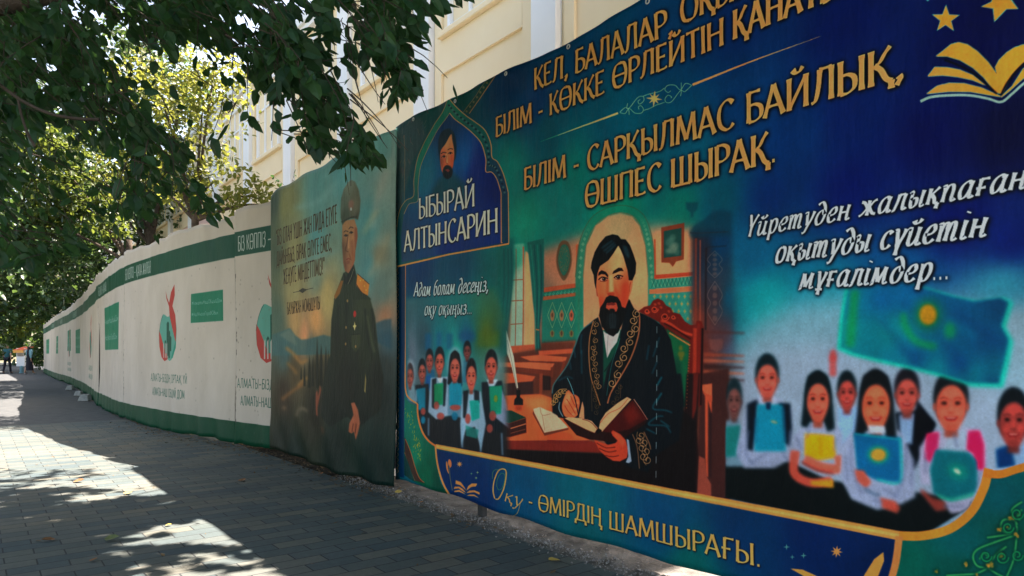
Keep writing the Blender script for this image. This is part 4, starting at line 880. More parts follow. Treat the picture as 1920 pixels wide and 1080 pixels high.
    for pts in ([(940, 672), (915, 620), (870, 560), (805, 538), (800, 585), (860, 600), (910, 640)], [(940, 672), (965, 610), (1010, 578), (1078, 580), (1060, 615), (1000, 625)], [(938, 700), (900, 650), (850, 618), (790, 620), (775, 650), (840, 640), (900, 680)], [(938, 720), (900, 690), (850, 660), (790, 670), (778, 690), (850, 685)],
                [(940, 700), (980, 668), (1040, 665), (1105, 690), (1105, 722), (1040, 690)], [(940, 735), (985, 718), (1040, 720), (1105, 770), (1040, 740)]):
        P.poly(zG(pts), (176, 140, 84), .4)
    # ornament script on the strip
    P.line(zG([(1300, 770), (1280, 680), (1290, 560), (1340, 430), (1400, 395), (1440, 430), (1430, 560), (1400, 680), (1350, 770), (1310, 775)]), 2.2, (196, 162, 92), .3); P.line(zG([(1270, 520), (1275, 440), (1320, 400), (1350, 420)]), .9, (110, 130, 84), .3); P.line(zG([(1350, 660), (1325, 600), (1345, 500), (1390, 450), (1425, 480), (1415, 580), (1380, 650), (1350, 660)]), .9, (96, 128, 88), .3)
    P.text('қу', (949, 938), (981, 951), 26, (196, 160, 92), 'ital', .13, slant=.3)
    P.line([(978, 944), (972, 962), (962, 968)], 1.0, (170, 146, 88), .2)
    P.text('- ӨМІРДІҢ ШАМШЫРАҒЫ.', (994, 951), (1432, 1062), 29, (202, 164, 96), 'serif', .15, .05, glow_a=.75, rim=(226, 196, 128))
    zR = zm(1280, 720, 3.0)
    star(zR, 880, 938, 36, 14, 8, (206, 152, 92), .1, .5); star(zR, 600, 912, 20, 5, 4, (90, 130, 130)); star(zR, 632, 968, 16, 4, 4, (90, 130, 130)); star(zR, 695, 960, 18, 5, 4, (90, 130, 130))
    P.poly(zR([(1142, 940), (1145, 990), (1110, 1080), (1010, 1200), (960, 1220), (1040, 1060), (1090, 980)]), (206, 158, 84), .6); P.poly(zR([(622, 1032), (690, 1038), (770, 1075), (800, 1110), (760, 1110), (690, 1070)]), (206, 158, 84), .6)
    # lower right corner
    P.poly([(1690, 1006), (1735, 1008), (1790, 990), (1830, 955), (1852, 915), (1862, 884), (1920, 876), (2030, 850), (2300, 840), (2300, 1300), (1660, 1300), (1672, 1110)], P.field([(1700, 1050, (2, 92, 84)), (1800, 1010, (4, 88, 96)), (1880, 930, (2, 84, 96)), (1910, 1000, (4, 78, 70)), (1800, 1070, (2, 80, 76)), (2100, 950, (2, 84, 84))], 3), .6)
    P.line([(1690, 1003), (1735, 1003), (1785, 990), (1825, 958), (1848, 915), (1856, 886), (1858, 878)], 17, (204, 144, 62), .8); P.line([(1848, 886), (1880, 888), (1920, 876), (2030, 850), (2300, 846)], 15, (200, 132, 56), .8); P.line([(1690, 1004), (1684, 1050), (1674, 1090), (1660, 1160)], 14, (196, 140, 84), .8)
    for a in ([(1050, 720), (1250, 690), (1330, 660)], [(1330, 640), (1300, 560), (1200, 560), (1180, 640), (1240, 680)], [(1375, 390), (1280, 470), (1330, 600)], [(1330, 640), (1300, 900), (1230, 1080)], [(1330, 690), (1100, 770), (960, 830), (920, 900), (960, 980), (1060, 1000)], [(1060, 1000), (1130, 880), (1230, 800)], [(670, 1070), (850, 1060), (950, 1050), (1060, 1000)], [(1375, 460), (1330, 520), (1360, 560)], [(980, 920), (1020, 860), (1060, 900)], [(1060, 1000), (1120, 1040), (1200, 1080)]):
        P.line(zH(a), 7.5, (4, 52, 48), 2.2, .8); P.line(zH(a), 4.0, (34, 138, 92), 1.0, .95); P.line(zH(a), 1.2, (120, 150, 84), .5, .7)
    rs = np.random.default_rng(4)
    for x, y, r_ in ((1280, 540, 36), (1165, 640, 30), (1330, 690, 34), (1175, 880, 34), (1080, 970, 42), (865, 965, 34), (1245, 625, 22), (585, 1030, 22), (1350, 505, 22), (950, 1065, 20)):
        P.poly(zH(ell(x, y, r_ * 1.5, r_ * 1.4)), (6, 62, 52), 2.5, .7)
        for j in range(5):
            a_ = rs.uniform(0, 6.28); P.poly(zH(ell(x + r_ * .45 * math.cos(a_), y + r_ * .45 * math.sin(a_), r_ * rs.uniform(.3, .6), r_ * rs.uniform(.2, .4), a_)), (164, 140, 66) if j % 2 else (122, 122, 58), 1.0, .95)
    for x, y, r_ in ((1330, 500, 60), (1245, 625, 55), (1040, 890, 55), (1190, 900, 60), (1330, 880, 55)):
        sp = [(x + r_ * math.cos(t) * (1 - t / 11), y + r_ * math.sin(t) * (1 - t / 11)) for t in np.linspace(0, 8, 22)]
        P.line(zH(sp), 5.5, (4, 52, 46), 1.8, .7); P.line(zH(sp), 2.6, (36, 132, 88), .7, .95)
    # --- left ornamental border
    P.poly([(738, 238), (762, 224), (756, 470), (752, 700), (752, 900), (738, 892)], (24, 58, 68), .4, .9)
    P.poly([(752, 470), (764, 466), (761, 700), (760, 896), (751, 893)], (6, 52, 84), .4, .95)
    for k in range(30):
        y = 270 + k * 20.6; c = (130, 112, 80) if y > 450 else (96, 100, 88)
        for sx in (-1, 1): P.line([(745.5, y), (745.5 + sx * 5, y + 5), (745.5 + sx * 1.5, y + 10.3), (745.5 + sx * 5, y + 15.5), (745.5, y + 20.6)], .9, c, .15, .9)
        if k % 2: P.line([(741, y + 10), (750, y + 10)], .8, (176, 128, 78), .1, .9); P.line([(745.5, y + 3), (745.5, y + 17)], 1.0, (176, 128, 78), .1, .9)
    # --- pointed frame with the small portrait
    P.poly(zP([(10, 260), (240, 20), (560, 0), (440, 170), (340, 80), (160, 400), (40, 700), (10, 700)]), (26, 76, 76), 2, .8)
    P.poly(zP([(20, 300), (110, 200), (170, 190), (200, 300), (120, 460), (60, 720), (20, 760)]), (74, 84, 88), 2, .75)
    for k in range(60):
        x, y = random.uniform(20, 200), random.uniform(190, 700)
        if x < 220 - (y - 200) * .32: P.line(zP([(x, y), (x + random.uniform(-12, 12), y + random.uniform(14, 40))]), .8, random.choice(((112, 104, 96), (54, 88, 96), (118, 84, 84))), .3, .7)
    P.line(zP([(75, 300), (72, 700)]), 1.0, (128, 116, 90), .2, .8, smooth=False)
    fo = zP([(343, 80), (300, 150), (250, 230), (190, 340), (150, 440), (128, 560), (126, 660), (80, 690), (40, 760), (22, 900), (30, 1080), (330, 1010), (690, 945), (688, 640), (662, 540), (625, 460), (592, 430), (585, 350), (550, 270), (490, 220), (440, 185), (385, 135)])
    fi = zP([(337, 168), (300, 220), (250, 300), (200, 400), (165, 500), (152, 600), (150, 690), (100, 710), (70, 770), (52, 900), (55, 1055), (645, 940), (645, 640), (620, 560), (590, 520), (556, 515), (556, 440), (530, 350), (480, 290), (420, 240), (370, 205)])
    P.poly(fo, (12, 96, 92), .4); P.poly([(x + (zP([(600, 600)])[0][0] - x) * .0, y) for x, y in fo], P.field([(760, 420, (40, 84, 92)), (800, 280, (30, 110, 100)), (850, 200, (10, 104, 92)), (900, 240, (10, 88, 90)), (940, 340, (24, 66, 92)), (950, 440, (28, 66, 90))], 3), .4)
    P.line(fo[:10] + [], 1.3, (140, 128, 92), .2); P.line(fo[13:] + [fo[0]], 1.6, (170, 146, 96), .2); P.line([fo[12], fo[13]], 1.6, (170, 146, 96), .2)
    cq, ci = catmull(fo[13:] + [fo[0]], 10), catmull(fi[12:] + [fi[0]], 10)
    n_ = min(len(cq), len(ci))
    for k in range(0, n_, 2):
        c = (cq[int(k * len(cq) / n_)] + ci[int(k * len(ci) / n_)]) / 2
        P.poly(ell(c[0], c[1], 2.2, 2.0), (8, 40, 58) if k % 4 else (90, 112, 110), .2, .8)
    P.poly(fi, P.field([(845, 230, (4, 60, 100)), (800, 330, (24, 100, 128)), (870, 300, (6, 84, 142)), (900, 320, (4, 44, 112)), (930, 350, (4, 36, 100)), (800, 440, (30, 74, 116)), (760, 470, (44, 74, 104)), (850, 400, (12, 74, 130)), (930, 420, (4, 52, 118)), (850, 460, (4, 48, 112))], 3), .4)
    P.line(fi[:9], 1.0, (150, 136, 100), .2); P.line(fi[12:] + [fi[0]], 1.5, (190, 154, 100), .2); P.line([fi[11], fi[12]], 1.5, (190, 154, 100), .2); P.line([fo[10], fo[11], fo[12]], 3.0, (190, 152, 92), .3, smooth=False); P.line([fi[11], (945, 455)], 2.2, (180, 142, 88), .2)
    # small portrait
    P.poly(zP([(275, 560), (300, 535), (360, 520), (410, 570), (440, 600), (440, 700), (240, 680), (230, 640)]), (20, 74, 86), 4, .9)
    P.poly(zP([(272, 400), (275, 320), (300, 275), (340, 262), (372, 300), (382, 380), (370, 450), (330, 480), (290, 470)]), (26, 50, 60), 1.0, smooth=True)
    sk2 = P.field([(842, 265, (206, 156, 110)), (850, 280, (196, 138, 92)), (832, 300, (150, 100, 76)), (845, 310, (190, 118, 76)), (852, 325, (160, 90, 60))], 3)
    P.poly(zP([(350, 295), (318, 350), (288, 390), (282, 440), (290, 510), (315, 540), (350, 515), (366, 450), (368, 390), (358, 330)]), sk2, .5, smooth=True)
    P.poly(zP([(300, 500), (320, 478), (345, 485), (358, 510), (350, 545), (325, 560), (300, 540)]), (20, 28, 32), .8, smooth=True); P.poly(zP([(308, 505), (330, 500), (342, 510), (330, 520)]), (112, 56, 46), .5)
    P.line(zP([(288, 410), (304, 402), (322, 406)]), 1.4, (30, 26, 28), .3); P.line(zP([(330, 388), (346, 380), (362, 384)]), 1.4, (30, 26, 28), .3); [P.poly(zP([(x - 14, y + 4), (x, y - 6), (x + 14, y + 1), (x + 2, y + 7)]), (150, 116, 96), .3) for x, y in ((306, 428), (345, 408))]; [P.poly(zP(ell(x, y, 6, 6)), (18, 14, 16), .2) for x, y in ((307, 427), (346, 407))]; [P.line(zP([(x - 15, y + 4), (x, y - 7), (x + 15, y)]), .9, (30, 20, 20), .2) for x, y in ((306, 428), (345, 408))]
    P.poly(zP([(345, 420), (364, 410), (362, 480), (350, 500)]), (164, 92, 62), 1.2, .7); P.poly(zP([(285, 430), (296, 440), (296, 500), (286, 470)]), (130, 82, 62), 1, .7); P.poly(zP([(316, 410), (326, 410), (330, 465), (318, 468)]), (224, 170, 124), .7, .8)
    P.line(zP([(322, 420), (318, 460), (330, 472)]), 1.0, (112, 62, 46), .4)
    P.text('ЫБЫРАЙ', (789, 411), (894, 387), 38, (196, 192, 180), 'serif', .15, .045, rim=(214, 212, 200))
    P.text('АЛТЫНСАРИН', (762, 473), (937, 436), 38, (198, 192, 178), 'serif', .15, .045, rim=(216, 212, 198))
    P.text('Адам болам десеңіз,', (779, 556), (919, 546), 26, (178, 186, 186), 'ital', .14, .05, slant=.2)
    P.text('оқу оқыңыз…', (799, 591), (889, 589), 26, (172, 182, 182), 'ital', .14, .05, slant=.2)
    # --- big gilded lines
    L, LR = (214, 154, 98), (240, 196, 138)
    P.text('КЕЛ, БАЛАЛАР,', (1006, 170), (1266, 65), 40, L, 'serif', .155, .075, rim=LR)
    P.text('ОҚЫҢЫЗДАР,', (1281, 47), (1640, -106), 50, L, 'serif', .155, .075, rim=LR)
    P.text('БІЛІМ - КӨККЕ ӨРЛЕЙТІН', (933, 258), (1363, 86), 36, L, 'serif', .155, .075, rim=LR)
    P.text('ҚАНАТЫҢ.', (1380, 77), (1640, -30), 54, L, 'serif', .155, .075, rim=LR)
    P.text('БІЛІМ - САРҚЫЛМАС БАЙЛЫҚ,', (986, 357), (1697, 147), 40, L, 'serif', .155, .075, rim=LR)
    P.text('ӨШПЕС ШЫРАҚ.', (1102, 391), (1461, 304), 46, L, 'serif', .155, .075, rim=LR)
    WH = (196, 198, 206)
    P.text('Yйретуден жалықпаған,', (1404, 446), (1940, 350), 38, WH, 'ital', .15, .08, slant=.22)
    P.text('оқытуды сүйетін', (1458, 494), (1850, 443), 44, WH, 'ital', .15, .08, slant=.22)
    P.text('мұғалімдер…', (1504, 542), (1782, 524), 44, WH, 'ital', .15, .08, slant=.22)
    # ornamental divider
    P.line(zI([(100, 760), (980, 442)]), .6, (70, 150, 120), .3, .8, w1=4.6, smooth=False); P.line(zI([(300, 690), (980, 440)]), .4, (220, 186, 126), .2, .9, w1=3.4, smooth=False)
    P.line([(1303, 161), (1420, 115), (1545, 70)], 4.4, (206, 164, 104), .3, .9, w1=.4)
    for a in ([(1000, 430), (1060, 380), (1105, 385), (1200, 270), (1260, 255), (1270, 300), (1225, 340), (1205, 310), (1230, 290)], [(1000, 435), (1060, 445), (1105, 390), (1170, 440), (1240, 440), (1265, 400), (1240, 360), (1210, 370), (1215, 400)],
              [(1810, 130), (1730, 200), (1680, 190), (1580, 310), (1520, 320), (1505, 280), (1540, 240), (1580, 260), (1570, 270)], [(1810, 130), (1740, 110), (1680, 180), (1620, 130), (1540, 130), (1505, 175), (1540, 210), (1570, 190)], [(1090, 330), (1080, 380), (1100, 400), (1105, 460)], [(1690, 100), (1690, 200), (1680, 250)], [(1270, 410), (1330, 390), (1370, 370), (1410, 350), (1500, 320)], [(1260, 255), (1320, 230), (1440, 200), (1500, 160)]):
        P.line(zI(a), 1.1, (140, 176, 140), .15, .95)
    star(zI, 1385, 280, 92, 22, 4, (224, 180, 120), .1, .2); star(zI, 1385, 280, 76, 20, 4, (224, 180, 120), .85, .2)
    # diagonal border at the top and the emblem
    P.poly([(874, 212), (884, 214), (938, 130), (930, 132)], (40, 70, 62), .4, .9); P.line([(873, 212), (928, 133)], 1.0, (120, 112, 76), .2); P.line([(884, 214), (940, 130)], 1.3, (150, 128, 84), .2)
    for k in range(9):
        x, y = 879 + k * 6.2, 210 - k * 9; P.poly(ell(x, y, 2, 2.4), (112, 112, 80), .2, .8)
    GO, ED = (222, 154, 66), (92, 160, 150)
    def emblem(pts, shadow=True):
        p = zM(pts)
        if shadow: P.poly([(x + 1.5, y + 2.5) for x, y in p], (2, 6, 24), 4, .9)
        q = catmull(p, 1, True)
        P.line(list(p) + [p[0]], 2.4, ED, .5, .9, smooth=False); P.poly(p, P.field([(1800, 110, (226, 158, 66)), (1850, 140, (222, 160, 70)), (1900, 110, (214, 162, 66)), (1760, 150, (222, 158, 84)), (1760, 180, (218, 150, 76)), (1870, 180, (222, 156, 66))], 3), .4)
    emblem([(280, 525), (340, 480), (420, 415), (490, 398), (570, 418), (660, 480), (760, 580), (840, 690), (825, 625), (860, 560), (930, 490), (1000, 445), (1080, 418), (1200, 400), (1200, 520), (1080, 585), (980, 690), (890, 870), (830, 860), (720, 720), (620, 630), (500, 560), (380, 525)])
    emblem([(205, 710), (270, 625), (380, 628), (500, 650), (620, 700), (740, 795), (620, 745), (480, 715), (340, 700)], False)
    emblem([(195, 872), (290, 800), (400, 772), (540, 775), (700, 815), (880, 895), (980, 800), (1080, 640), (1200, 560), (1200, 640), (1080, 730), (960, 840), (885, 900), (760, 880), (600, 852), (400, 850)], False)
    P.line(zM([(760, 640), (830, 690)]), .1, (4, 8, 20), .4); P.line(zM([(840, 870), (720, 760), (600, 665), (470, 600), (360, 560)]), 4, (3, 8, 22), .8, .9); P.line(zM([(880, 880), (930, 780), (1010, 670), (1100, 580)]), 4.4, (3, 8, 22), .8, .9)
    P.line(zM([(140, 942), (240, 900), (420, 884), (600, 886), (760, 915), (880, 945), (980, 870), (1080, 780), (1200, 700)]), 5.2, (150, 170, 160), .6, w1=5)
    star(zM, 370, 185, 122, 50, 5, GO, .02, .5, ED)
    P.poly(zM([(690, 70), (790, 20), (800, -60), (900, -90), (960, -20), (1040, 92), (930, 95), (815, 215), (800, 90)]), ED, .5); P.poly(zM([(700, 70), (795, 25), (810, -60), (900, -80), (950, -10), (1030, 88), (925, 90), (818, 200), (808, 85)]), GO, .5); P.poly(zM([(180, 0), (215, -20), (220, 10), (205, 22)]), ED, .5)
    warm = np.clip((P.img[..., 0] - P.img[..., 2]) * 3, 0, 1)[..., None]
    P.img += (np.clip(P.img * np.array([1.12, .93, .88], np.float32), 0, 1) - P.img) * warm
    cool = np.clip((np.minimum(P.img[..., 1], P.img[..., 2]) - P.img[..., 0]) * 3, 0, 1)[..., None]
    P.img += (np.clip(P.img * np.array([.9, 1.08, .99], np.float32), 0, 1) - P.img) * cool
    return P

# ---------------------------------------------------------------- artwork of the officer banner
def paint_officer():
    P = Print(8.36, 5.14, 0.0, 3.16, 420, wall_sv)
    zJ, zK, zQ, zS = zm(510, 560, 3.175), zm(620, 320, 4.5), zm(500, 300, 3.6), zm(510, 380, 4.907)
    P.img[:] = P.field([(520, 380, (54, 70, 60)), (545, 380, (112, 118, 84)), (600, 350, (84, 132, 138)), (650, 320, (86, 140, 150)), (720, 280, (96, 146, 150)), (730, 340, (120, 142, 140)), (700, 420, (76, 132, 140)), (600, 440, (82, 130, 136)), (560, 470, (120, 122, 92)), (525, 480, (70, 84, 72)),
        (560, 540, (128, 126, 96)), (600, 520, (110, 126, 114)), (525, 600, (72, 92, 84)), (560, 600, (150, 128, 92)), (600, 600, (170, 134, 92)), (620, 560, (150, 140, 100)), (720, 480, (120, 134, 126)), (725, 540, (96, 118, 116)), (730, 600, (150, 118, 96)), (700, 500, (80, 128, 136)), (580, 630, (170, 128, 96)), (735, 640, (60, 86, 96)),
        (540, 660, (62, 86, 88)), (590, 650, (88, 96, 88)), (560, 700, (74, 66, 48)), (600, 700, (50, 50, 38)), (540, 740, (58, 50, 40)), (600, 760, (40, 40, 32)), (540, 820, (38, 46, 40)), (640, 840, (22, 40, 36)), (720, 860, (18, 42, 40)), (560, 860, (24, 42, 38)), (725, 740, (30, 44, 42)), (730, 690, (48, 58, 58))], 3)
    random.seed(3)
    for a, c, w in (([(640, 345), (600, 380), (560, 390)], (110, 150, 156), 8), ([(735, 320), (715, 380), (708, 430)], (146, 152, 148), 9), ([(700, 520), (725, 470), (740, 440)], (150, 148, 130), 9), ([(690, 440), (705, 410), (720, 395)], (150, 148, 120), 7), ([(560, 500), (600, 480), (640, 470)], (92, 132, 140), 8), ([(600, 500), (630, 510)], (140, 140, 124), 7), ([(688, 380), (710, 330)], (104, 140, 146), 7)):
        P.line(a, w, c, 5, .6)
    # mountains, firs, hills
    P.poly(zJ([(20, 215), (60, 200), (125, 175), (160, 220), (200, 245), (250, 240), (330, 215), (390, 230), (390, 330), (20, 340)]), (60, 92, 96), 1.2, .85); P.poly(zJ([(60, 215), (125, 180), (150, 215), (170, 280), (110, 250)]), (96, 112, 106), 2, .7)
    P.poly(zJ([(640, 150), (690, 125), (735, 120), (735, 300), (650, 260)]), (46, 80, 96), 2, .8)
    for a, c in (([(100, 290), (150, 330), (200, 380), (240, 360)], (140, 108, 66)), ([(110, 380), (150, 420), (170, 450)], (120, 96, 60)), ([(180, 520), (220, 480), (240, 470)], (146, 112, 66)), ([(80, 600), (160, 540), (230, 500)], (120, 90, 56)), ([(90, 640), (100, 660)], (112, 96, 76)), ([(170, 700), (200, 650), (240, 670)], (96, 90, 78)), ([(330, 760), (340, 800)], (80, 60, 46))):
        P.line(zJ(a), 6, c, 2.4, .8)
    for x, y0, y1, w in ((296, 220, 530, 16), (318, 270, 520, 20), (345, 275, 520, 20), (250, 330, 530, 18), (270, 340, 520, 16), (222, 380, 520, 14), (200, 400, 480, 12), (360, 300, 500, 16)):
        P.poly(zJ([(x, y0), (x + w * .3, y0 + (y1 - y0) * .4), (x + w * .5, y1), (x - w * .5, y1), (x - w * .3, y0 + (y1 - y0) * .4)]), (30, 36, 28), .8, .95)
    # officer: coat, head, cap
    coat = P.field([(650, 580, (40, 52, 40)), (690, 570, (56, 66, 50)), (640, 640, (34, 44, 34)), (700, 640, (44, 54, 42)), (660, 720, (26, 34, 28)), (720, 720, (30, 38, 32)), (650, 800, (20, 34, 30)), (700, 830, (16, 32, 30))], 3)
    P.poly(zJ([(395, 0), (460, -40), (545, -40), (610, 0), (640, 110), (660, 300), (690, 470), (680, 660), (560, 760), (480, 700), (380, 760), (320, 700), (330, 500), (372, 330), (378, 130)]), coat, .8)
    P.poly(zK([(140, 870), (230, 790), (250, 880), (300, 1000), (380, 1090), (60, 1090), (90, 1000)]), (44, 56, 42), .7)
    for a in ([(470, 20), (466, 200), (462, 420)], [(580, 60), (600, 240), (640, 420)], [(420, 40), (410, 250), (400, 420)], [(620, 60), (645, 250)], [(540, 280), (530, 440)]): P.line(zJ(a), 3, (26, 34, 28), 1.4, .8)
    P.line(zJ([(592, 100), (620, 250), (640, 320)]), 3, (84, 92, 72), 1.5, .7)
    P.poly(zJ([(500, 215), (556, 210), (556, 285), (530, 318), (502, 290)]), (58, 66, 48), .8, .9); P.line(zJ([(500, 215), (556, 210)]), 1.2, (24, 30, 24), .4)
    P.poly(zJ(ell(519, 92, 9, 20)), (150, 50, 44), .5); P.poly(zJ([(519, 135), (524, 158), (532, 162), (524, 172), (520, 192), (515, 172), (508, 164), (516, 158)]), (180, 168, 120), .3)
    for x, y in ((466, 172), (464, 270), (528, 285), (473, 14)): P.poly(zJ(ell(x, y, 5, 9)), (140, 118, 76), .4, .9)
    P.poly(zJ([(587, 440), (593, 480), (590, 560), (582, 550)]), (130, 118, 76), .5, .9)
    P.poly(zJ([(505, 620), (525, 615), (548, 660), (562, 740), (548, 800), (535, 840), (525, 790), (508, 800), (490, 790), (496, 740), (520, 690)]), (142, 88, 66), .8); P.line(zJ([(520, 740), (512, 790)]), 1.4, (80, 46, 38), .5); P.line(zJ([(538, 740), (532, 800)]), 1.4, (80, 46, 38), .5)
    P.poly(zJ([(288, 560), (296, 540), (302, 580), (310, 512), (318, 540), (308, 600), (300, 650), (302, 700), (292, 690), (288, 620)]), (122, 74, 58), .8, .9)
    sk = P.field([(660, 430, (140, 112, 80)), (668, 460, (150, 118, 86)), (652, 470, (104, 82, 64)), (676, 480, (134, 86, 60)), (655, 500, (118, 84, 64)), (670, 510, (146, 92, 66)), (662, 495, (136, 104, 78))], 3)
    P.poly(zK([(135, 460), (160, 425), (240, 415), (258, 480), (262, 570), (245, 660), (238, 760), (215, 830), (185, 870), (155, 850), (140, 780), (132, 620)]), sk, .5)
    P.poly(zK([(240, 480), (262, 490), (264, 560), (244, 680), (236, 600)]), (120, 74, 54), .8, .8)
    P.line(zK([(146, 524), (162, 512), (184, 520)]), 1.5, (52, 44, 34), .4); P.line(zK([(188, 498), (206, 480), (230, 490)]), 1.5, (52, 44, 34), .4); [P.poly(zK([(x - 17, y + 4), (x - 4, y - 8), (x + 12, y - 5), (x + 17, y + 2), (x + 4, y + 9), (x - 8, y + 9)]), (92, 74, 58), .5, .9) for x, y in ((164, 552), (210, 527))]
    [P.poly(zK(ell(x, y, 8, 8)), (26, 24, 20), .3) for x, y in ((165, 552), (211, 527))]; [P.line(zK([(x - 18, y + 4), (x - 3, y - 9), (x + 17, y - 1)]), 1.2, (34, 30, 26), .3) for x, y in ((164, 552), (210, 527))]
    P.poly(zK([(140, 560), (150, 700), (165, 850), (145, 790), (134, 640)]), (88, 64, 48), 1.5, .6); P.line(zK([(186, 700), (200, 735), (208, 760)]), 1.2, (96, 62, 46), .6, .7); P.poly(zK([(176, 560), (188, 552), (192, 650), (180, 668)]), (172, 138, 104), .9, .7)
    P.line(zK([(182, 540), (172, 620), (160, 672), (185, 690)]), 1.6, (84, 60, 44), .5, .85); P.line(zK([(165, 755), (182, 745), (200, 752)]), 1.7, (112, 52, 44), .4); P.poly(zK([(168, 765), (195, 760), (190, 790), (170, 790)]), (112, 74, 60), .8, .8); P.poly(zK([(196, 600), (225, 580), (240, 640), (222, 740), (205, 700)]), (116, 76, 58), 1.8, .6)
    P.poly(zK([(120, 330), (126, 240), (150, 160), (190, 105), (220, 85), (252, 100), (280, 170), (292, 260), (285, 350), (270, 420), (245, 410), (200, 410), (160, 430), (135, 465), (122, 400)]), P.field([(660, 345, (104, 116, 106)), (650, 380, (84, 98, 88)), (675, 390, (92, 96, 82)), (655, 410, (62, 74, 60)), (680, 410, (70, 72, 56))], 3), .8)
    P.line(zK([(128, 440), (165, 420), (210, 400), (262, 395)]), 3.2, (46, 54, 42), .6, .8); P.poly(zK([(195, 260), (225, 250), (240, 280), (225, 330), (205, 345), (188, 300)]), (128, 96, 88), 1.6, .7); P.poly(zK(ell(212, 330, 7, 14)), (150, 170, 176), .5, .9)
    P.poly(zK([(140, 860), (165, 900), (225, 800), (240, 880), (200, 960), (150, 960)]), (28, 38, 32), .6); P.line(zK([(178, 960), (205, 900), (228, 830)]), 1.0, (130, 130, 110), .3, .8)
    P.poly(zK([(260, 872), (362, 960), (350, 1058), (300, 1030), (250, 970)]), (170, 118, 54), .5); P.line(zK([(260, 872), (362, 960)]), 1.2, (60, 40, 30), .3); P.line(zK([(250, 960), (300, 1030), (345, 1056)]), 1.2, (60, 40, 30), .3)
    for x, y in ((285, 930), (320, 975), (310, 925), (335, 1010)): P.poly(zK(ell(x, y, 5, 6)), (196, 160, 84), .3)
    P.poly(zK([(62, 1060), (120, 930), (142, 930), (110, 1040), (70, 1090)]), (120, 88, 44), .6)
    # lettering
    INK = (44, 34, 20)
    for t, a, b, cap in (('"БІЗ ОТАН ҮШІН ЖАН ПИДА ЕТУГЕ', (526, 461), (640, 418), 28), ('ДАЙЫНБЫЗ, БІРАҚ ӨЛУГЕ ЕМЕС,', (527, 499), (629, 469), 26), ('ЖЕҢУГЕ МІНДЕТТІМІЗ!"', (538, 534), (616, 514), 28), ('БАУЫРЖАН МОМЫШҰЛЫ', (545, 590), (608, 580), 22)):
        P.text(t, a, b, cap, INK, 'sans', .095, .02, glow_col=(146, 120, 74), glow_a=.4, alpha=.95, track=.1)
    P.img[:] = np.clip((P.img - .34) * 1.16 + .345, 0, 1) * np.array([1.05, 1.0, .94], np.float32)
    P.line(zQ([(202, 896), (270, 882), (342, 866)]), 1.2, (60, 58, 46), .2); P.poly(zQ([(240, 884), (268, 866), (300, 876), (268, 900)]), (56, 54, 44), .3)
    # pale strip up the right end, soft tan patch below it
    P.poly([(742, 240), (748, 240), (748, 460), (741, 450)], (120, 140, 128), 1.2, .6); P.poly(zK([(380, 660), (520, 620), (525, 820), (400, 760)]), (120, 112, 84), 6, .5)
    return P

# ---------------------------------------------------------------- artwork of the white campaign sheets
WHITE = (218, 205, 189)
GREEN, GREEN2 = (6, 78, 54), (14, 128, 94)
def sheet_map(x, y): return path_sv(x, y)
def put_text(P, s, a0, a1, v, cap, col, w=.12, track=.08):
    """lettering at a real place on the sheet: from a0 to a1 along it, baseline height v"""
    fn = P.fn; P.fn = lambda x, y: (x, y)
    P.text(s, (a0, v), (a1, v), -cap, col, 'sans', w, track=track)
    P.fn = fn
def apple(P, ac, vc, k=1.0, sg=-1.35):
    fn = P.fn; P.fn = lambda x, y: (x, y)
    def z(pts): return [(ac + sg * p[0] * k, vc + p[1] * k) for p in pts]
    body = catmull([(-.33, .26), (-.20, .46), (.02, .40), (.22, .48), (.40, .25), (.42, -.1), (.30, -.45), (.14, -.56), (.0, -.52), (-.14, -.56), (-.30, -.42), (-.40, -.1)], 8, True)
    P.poly(z(body), (96, 170, 150))
    P.poly(z([(.06, .62), (-.06, .80), (-.10, .98), (-.03, .82), (.06, .70), (.14, .92), (.30, 1.08), (.32, .85), (.22, .62), (.36, .42), (.42, .1), (.40, -.16), (.10, .40)]), (196, 62, 54))
    P.poly(z([(-.40, .02), (-.38, -.25), (-.28, -.48), (-.14, -.57), (.0, -.53), (.02, -.45), (-.12, -.35), (-.30, .0), (-.39, .12)]), (196, 62, 54))
    for x, y0, y1, w in ((.02, -.45, .30, .12), (.16, -.35, -.02, .09), (-.10, -.4, -.1, .07), (.10, -.5, .1, .08)):
        P.poly(z([(x - w / 2, y0), (x + w / 2, y0), (x + w / 2, y1 - .04), (x, y1), (x - w / 2, y1 - .04)]), (4, 84, 66))
    P.poly(z([(.20, -.5), (.42, -.1), (.41, -.28), (.28, -.5)]), (16, 150, 124))
    for x in (-.2, -.12, -.04): P.poly(z([(x, -.5), (x + .03, -.5), (x + .03, -.15), (x, -.2)]), (206, 196, 186))
    P.line(z([(-.20, .46), (-.33, .26), (-.40, .0)]), .012 * k, (20, 70, 60))
    P.fn = fn
